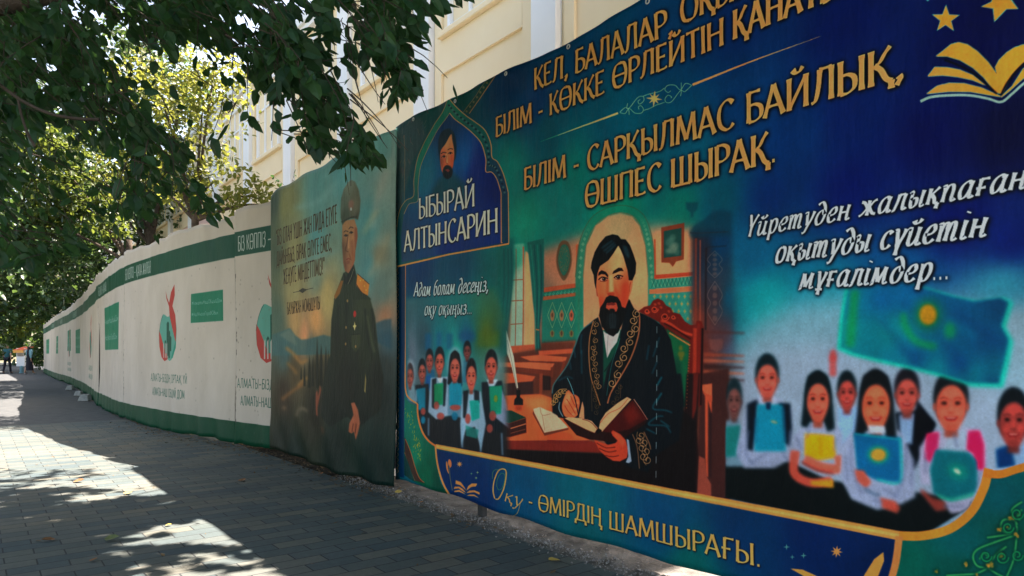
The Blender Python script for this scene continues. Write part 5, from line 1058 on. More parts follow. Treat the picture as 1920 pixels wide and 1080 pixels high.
def paint_sheet(a_left, a_right, ap, box, txt=True, seed=0, ppm=110, name_at=None):
    """a_left > a_right: arc positions of the sheet's far (left) and near (right) end"""
    P = Print(a_left, a_right, -0.02, 3.02, ppm, lambda x, y: (x, y))
    rs = np.random.default_rng(seed)
    P.img[:] = np.array(WHITE, np.float32) / 255
    for k in range(14):                              # rain streaks and dirt in the vinyl
        a = rs.uniform(a_right, a_left); w = rs.uniform(.05, .35); v0 = rs.uniform(0, 1.6); v1 = v0 + rs.uniform(.4, 1.4)
        P.poly([(a, v0), (a + w, v0), (a + w, v1), (a, v1)], (186, 174, 158), .12, rs.uniform(.1, .4))
    P.poly([(a_left, 2.43), (a_right, 2.43), (a_right, 2.74), (a_left, 2.74)], GREEN)
    P.poly([(a_left, -.02), (a_right, -.02), (a_right, .30), (a_left, .30)], (16, 78, 52))
    L = a_left - a_right
    if txt: put_text(P, 'БІЗ КӨППІЗ — ҚАЛА ЖАЛҒЫЗ', a_left - .10, a_left - (1.75 if seed == 0 else min(1.7, L * .45)), 2.49, .19, (206, 210, 200), .075)
    if box is not None:
        b0, b1, bv0, bv1, lines = box
        P.poly([(b0, bv0), (b1, bv0), (b1, bv1), (b0, bv1)], GREEN2)
        n = len(lines)
        for i, s_ in enumerate(lines): put_text(P, s_, b0 - .03, b1 + .03 + (.12 if i else 0), bv1 - (i + 1) * (bv1 - bv0) / (n + .6), .6 * (bv1 - bv0) / (n + 3), (206, 214, 204), .09)
    if ap is not None:
        apple(P, ap, 1.46, .70)
        put_text(P, 'АЛМАТЫ–БІЗДІҢ ОРТАҚ ҮЙ', ap + .82, ap - .80, .74, .12, (30, 96, 78), .09); put_text(P, 'АЛМАТЫ–НАШ ОБЩИЙ ДОМ', ap + .72, ap - .70, .52, .12, (30, 96, 78), .09)
    for e in (a_left - .02, a_right + .02):           # grime and split eyelets along the seams
        for k in range(26):
            v = rs.uniform(.3, 2.4); P.poly([(e + rs.normal() * .012 + .012 * math.cos(t), v + rs.uniform(.01, .05) * math.sin(t)) for t in np.arange(6)], (70, 66, 60), .004, alpha=rs.uniform(.3, .9))
        P.line([(e, .3), (e + .01, 1.1), (e, 2.4)], .016, (96, 92, 84), .004, .7)
    for k in range(60):
        a, v = rs.uniform(a_right, a_left), rs.uniform(0, 2.4); P.poly([(a + .015 * math.cos(t), v + .015 * math.sin(t)) for t in np.arange(6)], (120, 112, 100), alpha=rs.uniform(.1, .5))
    return P
def print_image(P, name, gain, gam=1.3):
    a = np.clip(P.img, 0, 1)
    if gam > 1.1:                                    # mottle and grain of the print, as in an enlarged photograph
        rs = np.random.default_rng(9)
        for st, amp in ((90, .020), (34, .014), (12, .010), (4, .012), (2, .016)):
            g = rs.normal(size=(P.H // st + 3, P.W // st + 3)).astype(np.float32)
            yi, xi = np.arange(P.H) / st, np.arange(P.W) / st; y0, x0 = yi.astype(int), xi.astype(int)
            fy, fx = (yi - y0)[:, None].astype(np.float32), (xi - x0)[None].astype(np.float32); fy = fy * fy * (3 - 2 * fy); fx = fx * fx * (3 - 2 * fx)
            n_ = g[y0][:, x0] * (1 - fy) * (1 - fx) + g[y0 + 1][:, x0] * fy * (1 - fx) + g[y0][:, x0 + 1] * (1 - fy) * fx + g[y0 + 1][:, x0 + 1] * fy * fx
            a = a * (1 + amp * n_[..., None])
        a = np.clip(a, 0, 1)
    a = lin2srgb(np.clip(srgb2lin(a) ** gam * gain, 0, .92)).astype(np.float32)
    im = bpy.data.images.new(name, P.W, P.H)
    buf = np.ones((P.H, P.W, 4), np.float32); buf[..., :3] = a[::-1]
    im.pixels.foreach_set(buf.ravel()); im.update(); im.pack()
    return im

# ================================================================= the setting: ground
def fr_wall(s, n, z, D=DW): return wall_pt(s, n, z, D)
def quad_sheet(name, corners, mat, nx=1, ny=1, zf=None):
    """corners in (s, n) of the hoarding's frame"""
    (s0, n0), (s1, n1) = corners
    V, F = [], []
    for j in range(ny + 1):
        for i in range(nx + 1):
            s_, n_ = s0 + (s1 - s0) * i / nx, n0 + (n1 - n0) * j / ny
            V.append(wall_pt(s_, n_, zf(s_, n_) if zf else 0.0))
    for j in range(ny):
        for i in range(nx):
            a = j * (nx + 1) + i
            F.append((a, a + nx + 1, a + nx + 2, a + 1))
    me = mesh_obj(name, V, F, mat)
    return tag(me, kind='structure')
def mat_pavers():
    t = NT('pavers'); v = t.coord(rot=(0, 0, -YAW))       # x runs across the pavement, y along the hoarding
    mpv = t.n('ShaderNodeMapping'); t.l(v, mpv.inputs[0])
    nd = t.n('ShaderNodeTexNoise'); nd.inputs['Scale'].default_value = 1.3; t.l(v, nd.inputs['Vector'])
    wob = t.n('ShaderNodeVectorMath', operation='MULTIPLY_ADD'); t.l(nd.outputs['Color'], wob.inputs[0]); wob.inputs[1].default_value = (0.015, 0.015, 0); t.l(v, wob.inputs[2])
    b = t.n('ShaderNodeTexBrick'); t.l(wob.outputs[0], b.inputs['Vector'])
    b.inputs['Scale'].default_value = 1.0; b.inputs['Brick Width'].default_value = 0.29; b.inputs['Row Height'].default_value = 0.132
    b.inputs['Mortar Size'].default_value = 0.0045; b.inputs['Mortar Smooth'].default_value = 0.25; b.offset = 0.5
    b.inputs['Bias'].default_value = 0.0
    b.inputs['Color1'].default_value = (0.0, 0.0, 0.0, 1); b.inputs['Color2'].default_value = (1, 1, 1, 1); b.inputs['Mortar'].default_value = (0.5, 0.5, 0.5, 1)
    c = t.ramp(b.outputs['Color'], [(0.0, (0.062, 0.088, 0.094)), (0.35, (0.074, 0.096, 0.098)), (0.6, (0.104, 0.116, 0.106)), (1.0, (0.134, 0.134, 0.114))])
    sx = t.n('ShaderNodeSeparateXYZ'); t.l(wob.outputs[0], sx.inputs[0])          # courses differ in batch
    rw = t.n('ShaderNodeMath', operation='DIVIDE'); t.l(sx.outputs['Y'], rw.inputs[0]); rw.inputs[1].default_value = 0.132
    fl = t.n('ShaderNodeMath', operation='FLOOR'); t.l(rw.outputs[0], fl.inputs[0])
    wn_ = t.n('ShaderNodeTexWhiteNoise', noise_dimensions='1D'); t.l(fl.outputs[0], wn_.inputs['W'])
    c = t.mix(0.6, c, t.ramp(wn_.outputs['Value'], [(0.0, (0.80, 0.92, 1.0)), (0.45, (0.95, 1.0, 1.0)), (1.0, (1.22, 1.12, 0.94))]), 'MULTIPLY')
    n1 = t.noise(v, 0.8, 6, .65); n2 = t.noise(v, 26, 5, .7)
    c = t.mix(0.75, c, t.ramp(n1, [(0.3, (0.58, 0.62, 0.62)), (0.75, (1.25, 1.18, 1.10))]), 'MULTIPLY')
    c = t.mix(0.6, c, t.ramp(n2, [(0.3, (0.75, 0.75, 0.75)), (0.7, (1.2, 1.2, 1.2))]), 'MULTIPLY')
    c = t.mix(b.outputs['Fac'], c, (0.022, 0.026, 0.026))
    # scattered darker stains
    c = t.mix(t.ramp(t.noise(v, 2.3, 6, .65), [(0.56, (0, 0, 0)), (0.72, (0.6, 0.6, 0.6))]), c, (0.06, 0.075, 0.075))
    t.l(c, t.p.inputs['Base Color']); t.p.inputs['Roughness'].default_value = 0.78; t.p.inputs['Specular IOR Level'].default_value = 0.35
    inv = t.n('ShaderNodeMath', operation='SUBTRACT'); inv.inputs[0].default_value = 1; t.l(b.outputs['Fac'], inv.inputs[1])
    tilt = t.n('ShaderNodeMath', operation='MULTIPLY_ADD'); t.l(b.outputs['Color'], tilt.inputs[0]); tilt.inputs[1].default_value = 0.35; t.l(inv.outputs[0], tilt.inputs[2])
    nb = t.bump(tilt.outputs[0], 0.6, 0.006)
    t.bump(n2, 0.35, 0.004, nb)
    return t.m
M_PAV = mat_pavers()
M_ASPH = mat_noise('asphalt', (0.045, 0.052, 0.055), (0.085, 0.09, 0.088), 4, 0.85, 0.5, 0.006, 0.3, 140)
def mat_soil():
    t = NT('dusty_soil'); v = t.coord(rot=(0, 0, -YAW))
    c = t.ramp(t.noise(v, 7, 6), [(0.3, (0.07, 0.066, 0.058)), (0.7, (0.20, 0.19, 0.17))])
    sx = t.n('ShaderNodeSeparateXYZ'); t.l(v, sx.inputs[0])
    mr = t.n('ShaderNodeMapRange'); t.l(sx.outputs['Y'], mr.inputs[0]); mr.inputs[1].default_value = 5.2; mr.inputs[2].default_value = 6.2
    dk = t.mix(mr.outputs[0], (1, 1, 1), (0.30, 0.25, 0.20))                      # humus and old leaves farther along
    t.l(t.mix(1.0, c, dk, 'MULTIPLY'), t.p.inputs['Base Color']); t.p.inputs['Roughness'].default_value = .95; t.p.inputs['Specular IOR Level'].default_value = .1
    t.bump(t.noise(v, 45, 4), .8, .02); return t.m
M_SOIL = mat_soil()
M_YARD = mat_noise('yard_concrete', (0.46, 0.43, 0.38), (0.58, 0.55, 0.49), 1.5, 0.9, 0.3, 0.01, 0.2, 30)
M_EARTH = mat_noise('verge_earth', (0.07, 0.065, 0.04), (0.15, 0.14, 0.08), 1.2, 0.95, 0.6, 0.03, 0.1, 20)
S_ASPH = 13.85
tag(mesh_obj('ground', [(-400, -60, -.035), (400, -60, -.035), (400, 500, -.035), (-400, 500, -.035)], [(0, 1, 2, 3)], M_EARTH), kind='structure')
quad_sheet('pavement', ((S_ASPH, 0.17), (-9, 9.0)), M_PAV)
quad_sheet('path', ((120, -1.2), (S_ASPH + 0.02, 9.0)), M_ASPH, zf=lambda s, n: -0.004)
quad_sheet('yard', ((120, -9.5), (-9, -0.33)), M_YARD, zf=lambda s, n: -0.006)
tag(bevel(MB().build('kerb_strip', M_ASPH)), kind='structure') if False else None
def soil_z(s, n):
    e = math.sin(math.pi * min(1, max(0, (n + .36) / .60)))
    return -.014 + e * (.016 + .030 * noise.noise((s * 3.1, n * 4, 0)) + .016 * noise.noise((s * 13, n * 13, 3)))
quad_sheet('soil_strip', ((S_ASPH - .1, -0.36), (-4, 0.24)), M_SOIL, 900, 22, soil_z)
# loose rubble and litter along the foot of the hoarding
def rubble(name, n, mat, smin, smax, spread, label=None, rs_=1):
    rs = np.random.default_rng(rs_)
    mb = MB()
    for k in range(n):
        s_ = rs.uniform(*spread); n_ = rs.normal(0.09, 0.06); r_ = rs.uniform(smin, smax) * (1.8 if rs.random() < .06 else 1)
        c = wall_pt(s_, n_, max(0.0, soil_z(s_, n_)) + r_ * .3)
        p = [Vector(c) + Vector((rs.normal(), rs.normal(), rs.normal() * .7)).normalized() * r_ * rs.uniform(.7, 1.2) for _ in range(6)]
        mb.add(p, [(0, 1, 2), (0, 2, 3), (0, 3, 4), (0, 4, 1), (5, 2, 1), (5, 3, 2), (5, 4, 3), (5, 1, 4)])
    o = mb.build(name, mat)
    return tag(o, label, 'rubble', kind='stuff')
M_STONE = mat_noise('rubble_stone', (0.12, 0.115, 0.105), (0.38, 0.36, 0.33), 30, 0.9, 0.3)
M_LITT = mat_noise('leaf_litter', (0.07, 0.05, 0.03), (0.20, 0.13, 0.06), 20, 0.9, 0.2)
rubble('gravel', 2600, M_STONE, .003, .010, (0.2, 6.2), 'loose grey gravel and broken mortar along the foot of the blue banner', 1)
def litter():
    rs = np.random.default_rng(5); mb = MB()
    for k in range(1500):
        s_ = rs.uniform(3.5, 13.5); w = 1.0 if s_ > 5 else .25
        if rs.random() > w: continue
        n_ = rs.normal(0.14, 0.09) if rs.random() < .8 else rs.uniform(0, .55)
        if k % 9 == 0: s_, n_ = rs.uniform(1.5, 11), rs.uniform(.3, 4.5)
        r_ = rs.uniform(.008, .028); a = rs.uniform(0, 6.28)
        if s_ > 8.3:                                        # follows the bulge of the white sheets
            n_ += np.interp(s_, [8.3, 9.2, 10.5, 12, 14], [0, .18, .5, .52, .5])
        c = Vector(wall_pt(s_, n_, (max(0.001, soil_z(s_, n_)) if n_ < .24 else .002) + .004))
        d = Vector((math.cos(a), math.sin(a), rs.uniform(-.3, .4))) * r_; e = Vector((-math.sin(a), math.cos(a), rs.uniform(-.3, .3))) * r_ * .5
        mb.add([c - d, c + e, c + d, c - e], [(0, 1, 2, 3)])
    return tag(mb.build('leaf_litter', M_LITT), 'dry brown leaf litter swept along the bottom of the hoarding', 'leaf litter', kind='stuff')
litter()

# ================================================================= the hoarding behind the prints
M_STEEL = mat_noise('painted_steel', (0.018, 0.02, 0.02), (0.04, 0.04, 0.04), 12, 0.5, 0.1)
M_PANEL = mat_noise('sheet_metal', (0.30, 0.31, 0.31), (0.42, 0.42, 0.41), 2, 0.5, 0.1)
hf = tag(empty('hoarding_fence', wall_pt(4, 0, 0)), 'metal sheet hoarding on black posts that carries the printed banners', 'fence')
def child(o, p):
    """parent, keeping the world placement (parents here are only shifted, never turned)"""
    o.parent = p; o.matrix_parent_inverse = Matrix.Translation(-Vector(p.location)); return o
mb = MB()
for k in range(72):                                         # corrugated metal
    s0 = 8.3 - k * .125; mb.box(s0 - .07, s0, -.055, -.05, .16, 2.98, fr_wall); mb.box(s0 - .125, s0 - .07, -.075, -.07, .16, 2.98, fr_wall)
child(mb.build('panel', M_PANEL), hf)
for z in (.5, 2.4):
    mb = MB(); mb.box(-.9, 8.3, -.125, -.08, z, z + .05, fr_wall); child(mb.build('rail', M_STEEL), hf)
s_post = float(wall_sv(899, 950)[0])
for k in range(-2, 3):
    s0 = s_post + k * 2.15
    mb = MB(); mb.box(s0 - .03, s0 + .03, -.065 - .07, -.02 - .06, -.03, 3.0, fr_wall) if k else mb.box(s0 - .03, s0 + .03, -.045, -.005, -.03, .30, fr_wall)
    child(mb.build('post', M_STEEL), hf)
pl = [path_pt(a, -.045) for a in np.arange(0.2, float(path_sv(84, 600)[0]), .5)]
mb = MB()
for p, q in zip(pl[:-1], pl[1:]):
    d = (q - p) / np.linalg.norm(q - p); nn = np.array([-d[1], d[0]]) * .006
    b = len(mb.v)
    mb.v += [(p[0] - nn[0], p[1] - nn[1], .1), (q[0] - nn[0], q[1] - nn[1], .1), (q[0] + nn[0], q[1] + nn[1], .1), (p[0] + nn[0], p[1] + nn[1], .1), (p[0] - nn[0], p[1] - nn[1], 2.93), (q[0] - nn[0], q[1] - nn[1], 2.93), (q[0] + nn[0], q[1] + nn[1], 2.93), (p[0] + nn[0], p[1] + nn[1], 2.93)]
    mb.f += [tuple(b + i for i in f) for f in ((0, 3, 2, 1), (4, 5, 6, 7), (0, 1, 5, 4), (2, 3, 7, 6))]
child(mb.build('curved_panel', M_PANEL), hf)

# ================================================================= the printed sheets
def mat_print(name, im, rough=0.55, bump=0.22, bscale=(6, 6, 2), crease=1.4):
    t = NT(name)
    tx = t.n('ShaderNodeTexImage'); tx.image = im; tx.interpolation = 'Linear'; tx.extension = 'EXTEND'
    uv = t.n('ShaderNodeUVMap'); t.l(uv.outputs[0], tx.inputs[0])
    v = t.coord(scale=bscale)
    dirt = t.ramp(t.noise(v, 1.0, 6, .65), [(0.25, (0.86, 0.85, 0.83)), (0.6, (1, 1, 1))])
    t.l(t.mix(1.0, tx.outputs[0], dirt, 'MULTIPLY'), t.p.inputs['Base Color'])
    t.p.inputs['Roughness'].default_value = rough; t.p.inputs['Specular IOR Level'].default_value = 0.12
    weave = t.noise(t.coord(), 420, 2, .6)
    b1 = t.bump(t.noise(v, 1.3, 4, .6), bump, 0.05)
    cr = t.noise(t.coord(scale=(5, 5, .55), rot=(0, 0, -YAW)), 1.0, 5, .6)        # long creases from hanging
    b2 = t.bump(cr, bump * crease, 0.03, b1); t.bump(weave, 0.06, 0.002, b2)
    return t.m
def sheet(name, fpt, a0, a1, z0f, z1f, nx, nz, off, P, mat, parent=None):
    """cloth sheet: fpt(a, n) -> plan point, off(u, v) -> metres out of the plane (u, v in 0..1)"""
    V, UV, F = [], [], []
    for j in range(nz + 1):
        for i in range(nx + 1):
            u, w = i / nx, j / nz
            a = a0 + (a1 - a0) * u
            z = z0f(u) + (z1f(u) - z0f(u)) * w
            p = fpt(a, off(u, w))
            V.append((p[0], p[1], z))
            UV.append(((a - P.a0) * P.sg * P.ppm / P.W, 1 - (P.v1 - z) * P.ppm / P.H))
    for j in range(nz):
        for i in range(nx):
            b = j * (nx + 1) + i
            F.append((b, b + 1, b + nx + 2, b + nx + 1))
    o = mesh_obj(name, V, F, mat, None, True, uvs=UV)
    m = o.modifiers.new('thickness', 'SOLIDIFY'); m.thickness = 0.0015; m.offset = -1
    if parent: child(o, parent)
    return o
fw = lambda a, n: wall_pt(a, n)[:2]
M_HEM = mat_noise('eyelet_metal', (0.55, 0.55, 0.53), (0.7, 0.7, 0.68), 20, 0.35, 0)
def eyelets(parent, f, a_list, zf, n):
    for a in a_list:
        mb = MB(); p = f(a, n); q = f(a + .01, n); d = Vector((q[0] - p[0], q[1] - p[1], 0)).normalized()
        c = Vector((p[0], p[1], zf(a)))
        mb.tube([c + (d * math.cos(t) + Vector((0, 0, 1)) * math.sin(t)) * .012 for t in np.linspace(0, 2 * math.pi, 11)], .004, 5, False)
        child(mb.build('eyelet', M_HEM), parent)
# --- blue teacher banner
PT = paint_teacher()
im = print_image(PT, 'teacher_print', GAIN_T)
Z1T = lambda u: 3.10 + .020 * math.sin(u * 9 + 1) + .012 * math.sin(u * 31) - .02 * (u > .98)
Z0T = lambda u: .095 - .03 * u + .012 * math.sin(u * 14) + .008 * math.sin(u * 47)
def off_t(u, w):
    g = noise.noise((u * 7, w * 2.2, 1.7)) * .012 + noise.noise((u * 19, w * 5, 4.1)) * .0035
    hem = math.exp(-w * 14) * noise.noise((u * 30, w * 6, 9)) * .016 + math.exp(-(1 - w) * 11) * noise.noise((u * 24 + w * 9, w * 12, 2)) * .022
    return .02 + g + hem
tb = tag(empty('teacher_banner', wall_pt(3, .02, 0)), 'big blue printed banner of a bearded teacher at his desk with schoolchildren and gold lettering', 'banner')
sheet('printed_sheet', fw, 5.22, -0.70, Z0T, Z1T, 220, 90, off_t, PT, mat_print('teacher_print', im), tb)
eyelets(tb, fw, np.arange(4.9, 2.3, -.62), lambda a: Z1T((5.22 - a) / 5.92) - .035, .034)
# --- officer banner, hung a little proud of its neighbours
PO = paint_officer()
im = print_image(PO, 'officer_print', GAIN_O, 1.14)
def off_o(u, w):
    g = noise.noise((u * 4, w * 2.5, 11.7)) * .016 + noise.noise((u * 13, w * 3, 3.1)) * .006
    drape = math.exp(-w * 7) * (noise.noise((u * 7 + w * 6, w * 3, 5)) * .05 + .02)
    return .045 + g + drape
Z1O = lambda u: 3.10 + .03 * math.sin(u * 2.6 + .4) * (1 - u) + .012 * math.sin(u * 23) - .05 * math.exp(-u * 30)
Z0O = lambda u: .025 + .015 * math.sin(u * 6 + 1) + .01 * math.sin(u * 27)
ob = tag(empty('officer_banner', wall_pt(6.7, .045, 0)), 'weathered banner of a standing officer in a grey cap against mountains and a cloudy sky', 'banner')
sheet('printed_sheet', fw, 8.27, 5.165, Z0O, Z1O, 110, 80, off_o, PO, mat_print('officer_print', im, .5, .3), ob)
# --- white campaign sheets round the bend
bx = lambda xl, xr: (float(path_sv(xl, 600)[0]), float(path_sv(xr, 600)[0]))
AP = lambda x: float(path_sv(x, 600)[0])
TXT = ['#АлматыНашОбщийДом', '#НасМногоГородОдин']
specs = [  # left px, right px, apple px, box (left px, right px, v bottom, v top), label
    (444.5, 520, 514, None, 'white campaign sheet with part of an apple logo, half hidden behind the officer banner'),
    (236, 446, 317, (361, 420, 1.615, 2.03), 'widest white campaign sheet with the whole red and green apple emblem and small green box'),
    (187, 237, 184, (197, 226, 1.26, 2.14), 'white sheet with a tall green text box, left of the widest one'),
    (138, 188, 172, (142, 151, 1.2, 2.0), 'white sheet with narrow green boxes where the curved hoarding bends away'),
    (112, 139, 131, (126, 134, 1.3, 2.1), 'narrow white sheet third from the far end of the curved hoarding'),
    (98, 113, None, (106, 110, 1.2, 2.0), 'shaded greenish white sheet second from the far end of the curved hoarding'),
    (83, 99, None, (88, 93, 1.2, 2.0), 'pale sheet at the far end of the curved hoarding'),
]
for k, (xl, xr, xa, bo, lab) in enumerate(specs):
    aL, aR = AP(xl), (AP(xr) if xr < 515 else 0.05)
    box_ = None if bo is None else (AP(bo[0]), AP(bo[1]), bo[2], bo[3], TXT)
    Ps = paint_sheet(aL, aR, None if xa is None else AP(xa), box_, True, k, (230, 150, 110, 80, 70, 60, 50)[k])
    im = print_image(Ps, 'campaign_print', GAIN_W, 1.0)
    mt = mat_print('campaign_print', im, .5, .30, (2.2, 2.2, 1.1), .35)
    L = aL - aR
    def off_s(u, w, k=k, L=L):
        x = u * L
        g = noise.noise((x * .7, w * 1.5, k * 3.1)) * .03 + noise.noise((x * 3.0, w * 2.0, k)) * .010
        fold = math.exp(-w * 5.5) * (noise.noise((x * 3.2 + w * 2.4, w * 2, k + 7)) * .055 + .025)
        top = math.exp(-(1 - w) * 7) * noise.noise((x * 4.0, w * 5, k + 2)) * .022
        edge = .015 * (math.exp(-(u * L) * 6) - math.exp(-((1 - u) * L) * 9))
        return .012 + .006 * (k % 2) + g + fold + top + edge
    zt = lambda u, k=k, L=L: (3.02 if k == 0 else 2.98) + .018 * math.sin(u * L * 2.3 + k) + .012 * math.sin(u * L * 7.1) + (.035 if k in (3,) else 0)
    zb = lambda u, k=k, L=L: .012 + .02 * math.sin(u * L * 1.7 + k) + .02 * noise.noise((u * L * 3, k, 0))
    so = sheet('campaign_sheet', path_pt, aL - .02, aR + .02, zb, zt, int(min(150, max(40, L * 26))), 50, off_s, Ps, mt)
    tag(so, lab, 'banner', 'white campaign sheets along the curved hoarding')
# whitish blocks standing at the foot of the far sheets
M_BLOCK = mat_noise('whitewashed_concrete', (0.22, 0.24, 0.23), (0.36, 0.37, 0.35), 9, 0.9, 0.5)
for (px, py, w), lab in (((160, 752, .15), 'nearest whitish block at the foot of the white sheets'), ((148, 742, .12), 'middle small whitish block at the foot of the white sheets'), ((132, 731, .13), 'farthest whitish block at the foot of the white sheets')):
    g = Vector(ground_pt(px, py)); mb = MB()
    mb.add([g + Vector(p) * w for p in ((-.9, -.8, 0), (.9, -.7, 0), (.8, .9, 0), (-.8, .8, 0), (-.55, -.5, 1.15), (.6, -.45, 1.05), (.5, .55, 1.2), (-.6, .5, 1.0))], [(0, 3, 2, 1), (4, 5, 6, 7), (0, 1, 5, 4), (1, 2, 6, 5), (2, 3, 7, 6), (3, 0, 4, 7)])
    tag(bevel(mb.build('concrete_block', M_BLOCK), .02), lab, 'concrete block', 'whitish blocks at the foot of the white sheets')

# ================================================================= the cream building
M_CREAM = mat_noise('cream_plaster', (0.90, 0.73, 0.48), (0.95, 0.80, 0.56), .7, 0.9, 0.25, 0.004, 0.2, 120)
M_WHITE = mat_noise('white_plaster', (0.86, 0.87, 0.89), (0.92, 0.92, 0.93), 1.2, 0.85, 0.2, 0.004, 0.2, 120)
M_PINK = mat_noise('pink_plaster', (0.74, 0.50, 0.44), (0.80, 0.56, 0.50), 1.2, 0.9, 0.2, 0.004, 0.2, 100)
M_ROOF = mat_noise('roof_metal', (0.22, 0.10, 0.08), (0.28, 0.13, 0.1), 2, 0.6, 0.1)
def mat_glass():
    t = NT('window_glass'); t.p.inputs['Base Color'].default_value = (0.10, 0.14, 0.16, 1); t.p.inputs['Roughness'].default_value = 0.06
    t.p.inputs['Specular IOR Level'].default_value = 0.8
    t.bump(t.noise(t.coord(), 1.5, 2), .04, .02); return t.m
M_GLASS = mat_glass()
DB = 6.6
fb = lambda s, n, z: wall_pt(s, n, z, DB)
SB0, SB1, HB = 3.55, 95.0, 9.55
bld = tag(empty('cream_building', wall_pt(5, 0, 0, DB)), 'long cream and white plastered building with tall windows behind the hoarding', 'building')
mb = MB(); mb.box(SB0, SB1, -10, 0, -.1, HB - .35, fb); child(mb.build('wall', M_CREAM), bld)
mb = MB(); mb.box(SB0 - .15, SB1, -10.2, .16, HB - .35, HB - .2, fb); mb.box(SB0 - .22, SB1, -10.3, .24, HB - .2, HB, fb); child(mb.build('cornice', M_WHITE), bld)
mb = MB(); mb.box(SB0 - .2, SB1, -10.2, .15, HB + .003, HB + .06, fb); child(mb.build('roof', M_ROOF), bld)
PIL = [7.48 + 3.43 * k for k in range(16)]
for k, s0 in enumerate(PIL):
    mb = MB(); mb.box(s0 - .27, s0 + .27, .0015, .13, -.05, HB - .352, fb); child(mb.build('pilaster', M_WHITE), bld)
for k in range(-1, 15):
    sa = (PIL[k] + .27) if k >= 0 else SB0 + .05
    sb = (PIL[k + 1] - .27)
    if sb - sa < 1.5: continue
    mb = MB()
    for (u0, u1) in ((sa + .10, sa + .30), (sb - .30, sb - .10)): mb.box(u0, u1, .0015, .05, 0, HB - .353, fb)
    mb.box(sa + .302, sb - .302, .0015, .055, 6.15, 6.75, fb)
    mb.box(sa + .302, sb - .302, .0015, .05, 5.0 - .5, 5.0 - .3, fb)
    child(mb.build('trim', M_CREAM), bld)
    mb = MB(); mb.box(sa + .305, sb - .305, .0015, .15, 6.753, 6.86, fb); child(bevel(mb.build('ledge', M_CREAM), .02), bld)
    w0, w1 = sa + .62, sb - .62
    mb = MB(); fw_ = .09
    mb.box(w0 - fw_, w0, .0012, .07, 6.90, 8.85, fb); mb.box(w1, w1 + fw_, .0012, .07, 6.90, 8.85, fb); mb.box(w0 - fw_, w1 + fw_, .0012, .075, 8.852, 8.95, fb); mb.box(w0 - .14, w1 + .14, .0012, .10, 6.864, 6.90, fb)
    for t in (.33, .66): mb.box(w0 + (w1 - w0) * t - .03, w0 + (w1 - w0) * t + .03, .003, .045, 6.903, 8.849, fb)
    mb.box(w0 + .002, w1 - .002, .0035, .04, 8.2, 8.25, fb)
    wo = child(mb.build('window', M_WHITE), bld)
    mb = MB(); mb.box(w0 + .001, w1 - .001, .0008, .012, 6.902, 8.848, fb)
    po = mb.build('pane', M_GLASS); po.parent = wo; po.matrix_parent_inverse = wo.matrix_parent_inverse.copy()
    if k in (5, 6):
        mb = MB(); mb.box(sa + .303, sb - .303, .0015, .03, 4.72, 6.147, fb); child(mb.build('pink_panel', M_PINK), bld)

# ================================================================= foliage
LEAF_T = np.array([(0, 0, 0), (0, .33, -.05), (0, .70, -.04), (0, 1.0, 0.03), (-.30, .26, .05), (-.24, .64, .06), (.30, .26, .05), (.24, .64, .06)])
LEAF_F = np.array([(0, 1, 4, 4), (1, 2, 5, 4), (2, 3, 5, 5), (0, 6, 1, 1), (1, 6, 7, 2), (2, 7, 3, 3)])
def leaf_arrays(base, along, size, rs, width=1.0, normal=None):
    """one folded, pointed blade per row"""
    n = len(base)
    a = along / np.maximum(np.linalg.norm(along, axis=1, keepdims=True), 1e-9)
    r = rs.normal(size=(n, 3)) if normal is None else normal + rs.normal(size=(n, 3)) * .35
    b = np.cross(a, r); b /= np.maximum(np.linalg.norm(b, axis=1, keepdims=True), 1e-9)
    c = np.cross(b, a)
    T = LEAF_T
    V = base[:, None] + size[:, None, None] * (T[None, :, 0:1] * width * b[:, None] + T[None, :, 1:2] * a[:, None] + T[None, :, 2:3] * c[:, None])
    return V.reshape(-1, 3)
def leaves_obj(name, V, mat, parent=None):
    n = len(V) // 8
    base = (np.arange(n) * 8)[:, None, None]
    F = (LEAF_F[None] + base).reshape(-1, 4).tolist()
    F = [tuple(f[:3]) if f[2] == f[3] else tuple(f) for f in F]
    o = mesh_obj(name, V, F, mat, None, False)
    if parent: child(o, parent)
    return o
def inpoly(px, py, poly):
    P = np.asarray(poly, float); res = np.zeros(px.shape, bool)
    j = len(P) - 1
    for i in range(len(P)):
        (xi, yi), (xj, yj) = P[i], P[j]
        if yi != yj:
            c = ((yi > py) != (yj > py)) & (px < (xj - xi) * (py - yi) / (yj - yi) + xi)
            res ^= c
        j = i
    return res
M_BARK = mat_noise('bark', (0.045, 0.035, 0.028), (0.12, 0.095, 0.075), 9, 0.95, 0.8, 0.02, 0.1, 28)
M_TWIG = mat_noise('twig_bark', (0.035, 0.028, 0.02), (0.08, 0.06, 0.045), 20, 0.9, 0.3)
M_LF_DARK = mat_leaf('street_tree_leaf', [(0.0, (0.010, 0.040, 0.017)), (0.5, (0.017, 0.062, 0.021)), (1.0, (0.034, 0.092, 0.026))], .3, (0.08, 0.19, 0.04))
M_LF_LIT = mat_leaf('yard_tree_leaf', [(0.0, (0.050, 0.085, 0.016)), (0.5, (0.085, 0.115, 0.020)), (1.0, (0.15, 0.16, 0.03))], .42, (0.30, 0.32, 0.05))
M_LF_FAR = mat_leaf('far_tree_leaf', [(0.0, (0.015, 0.042, 0.020)), (0.5, (0.030, 0.072, 0.026)), (1.0, (0.060, 0.110, 0.036))], .25, (0.14, 0.24, 0.045), .38)
M_LF_YEL = mat_leaf('yellowing_leaf', [(0.0, (0.030, 0.065, 0.018)), (0.6, (0.05, 0.09, 0.02)), (1.0, (0.12, 0.14, 0.03))], .35, (0.22, 0.28, 0.04))

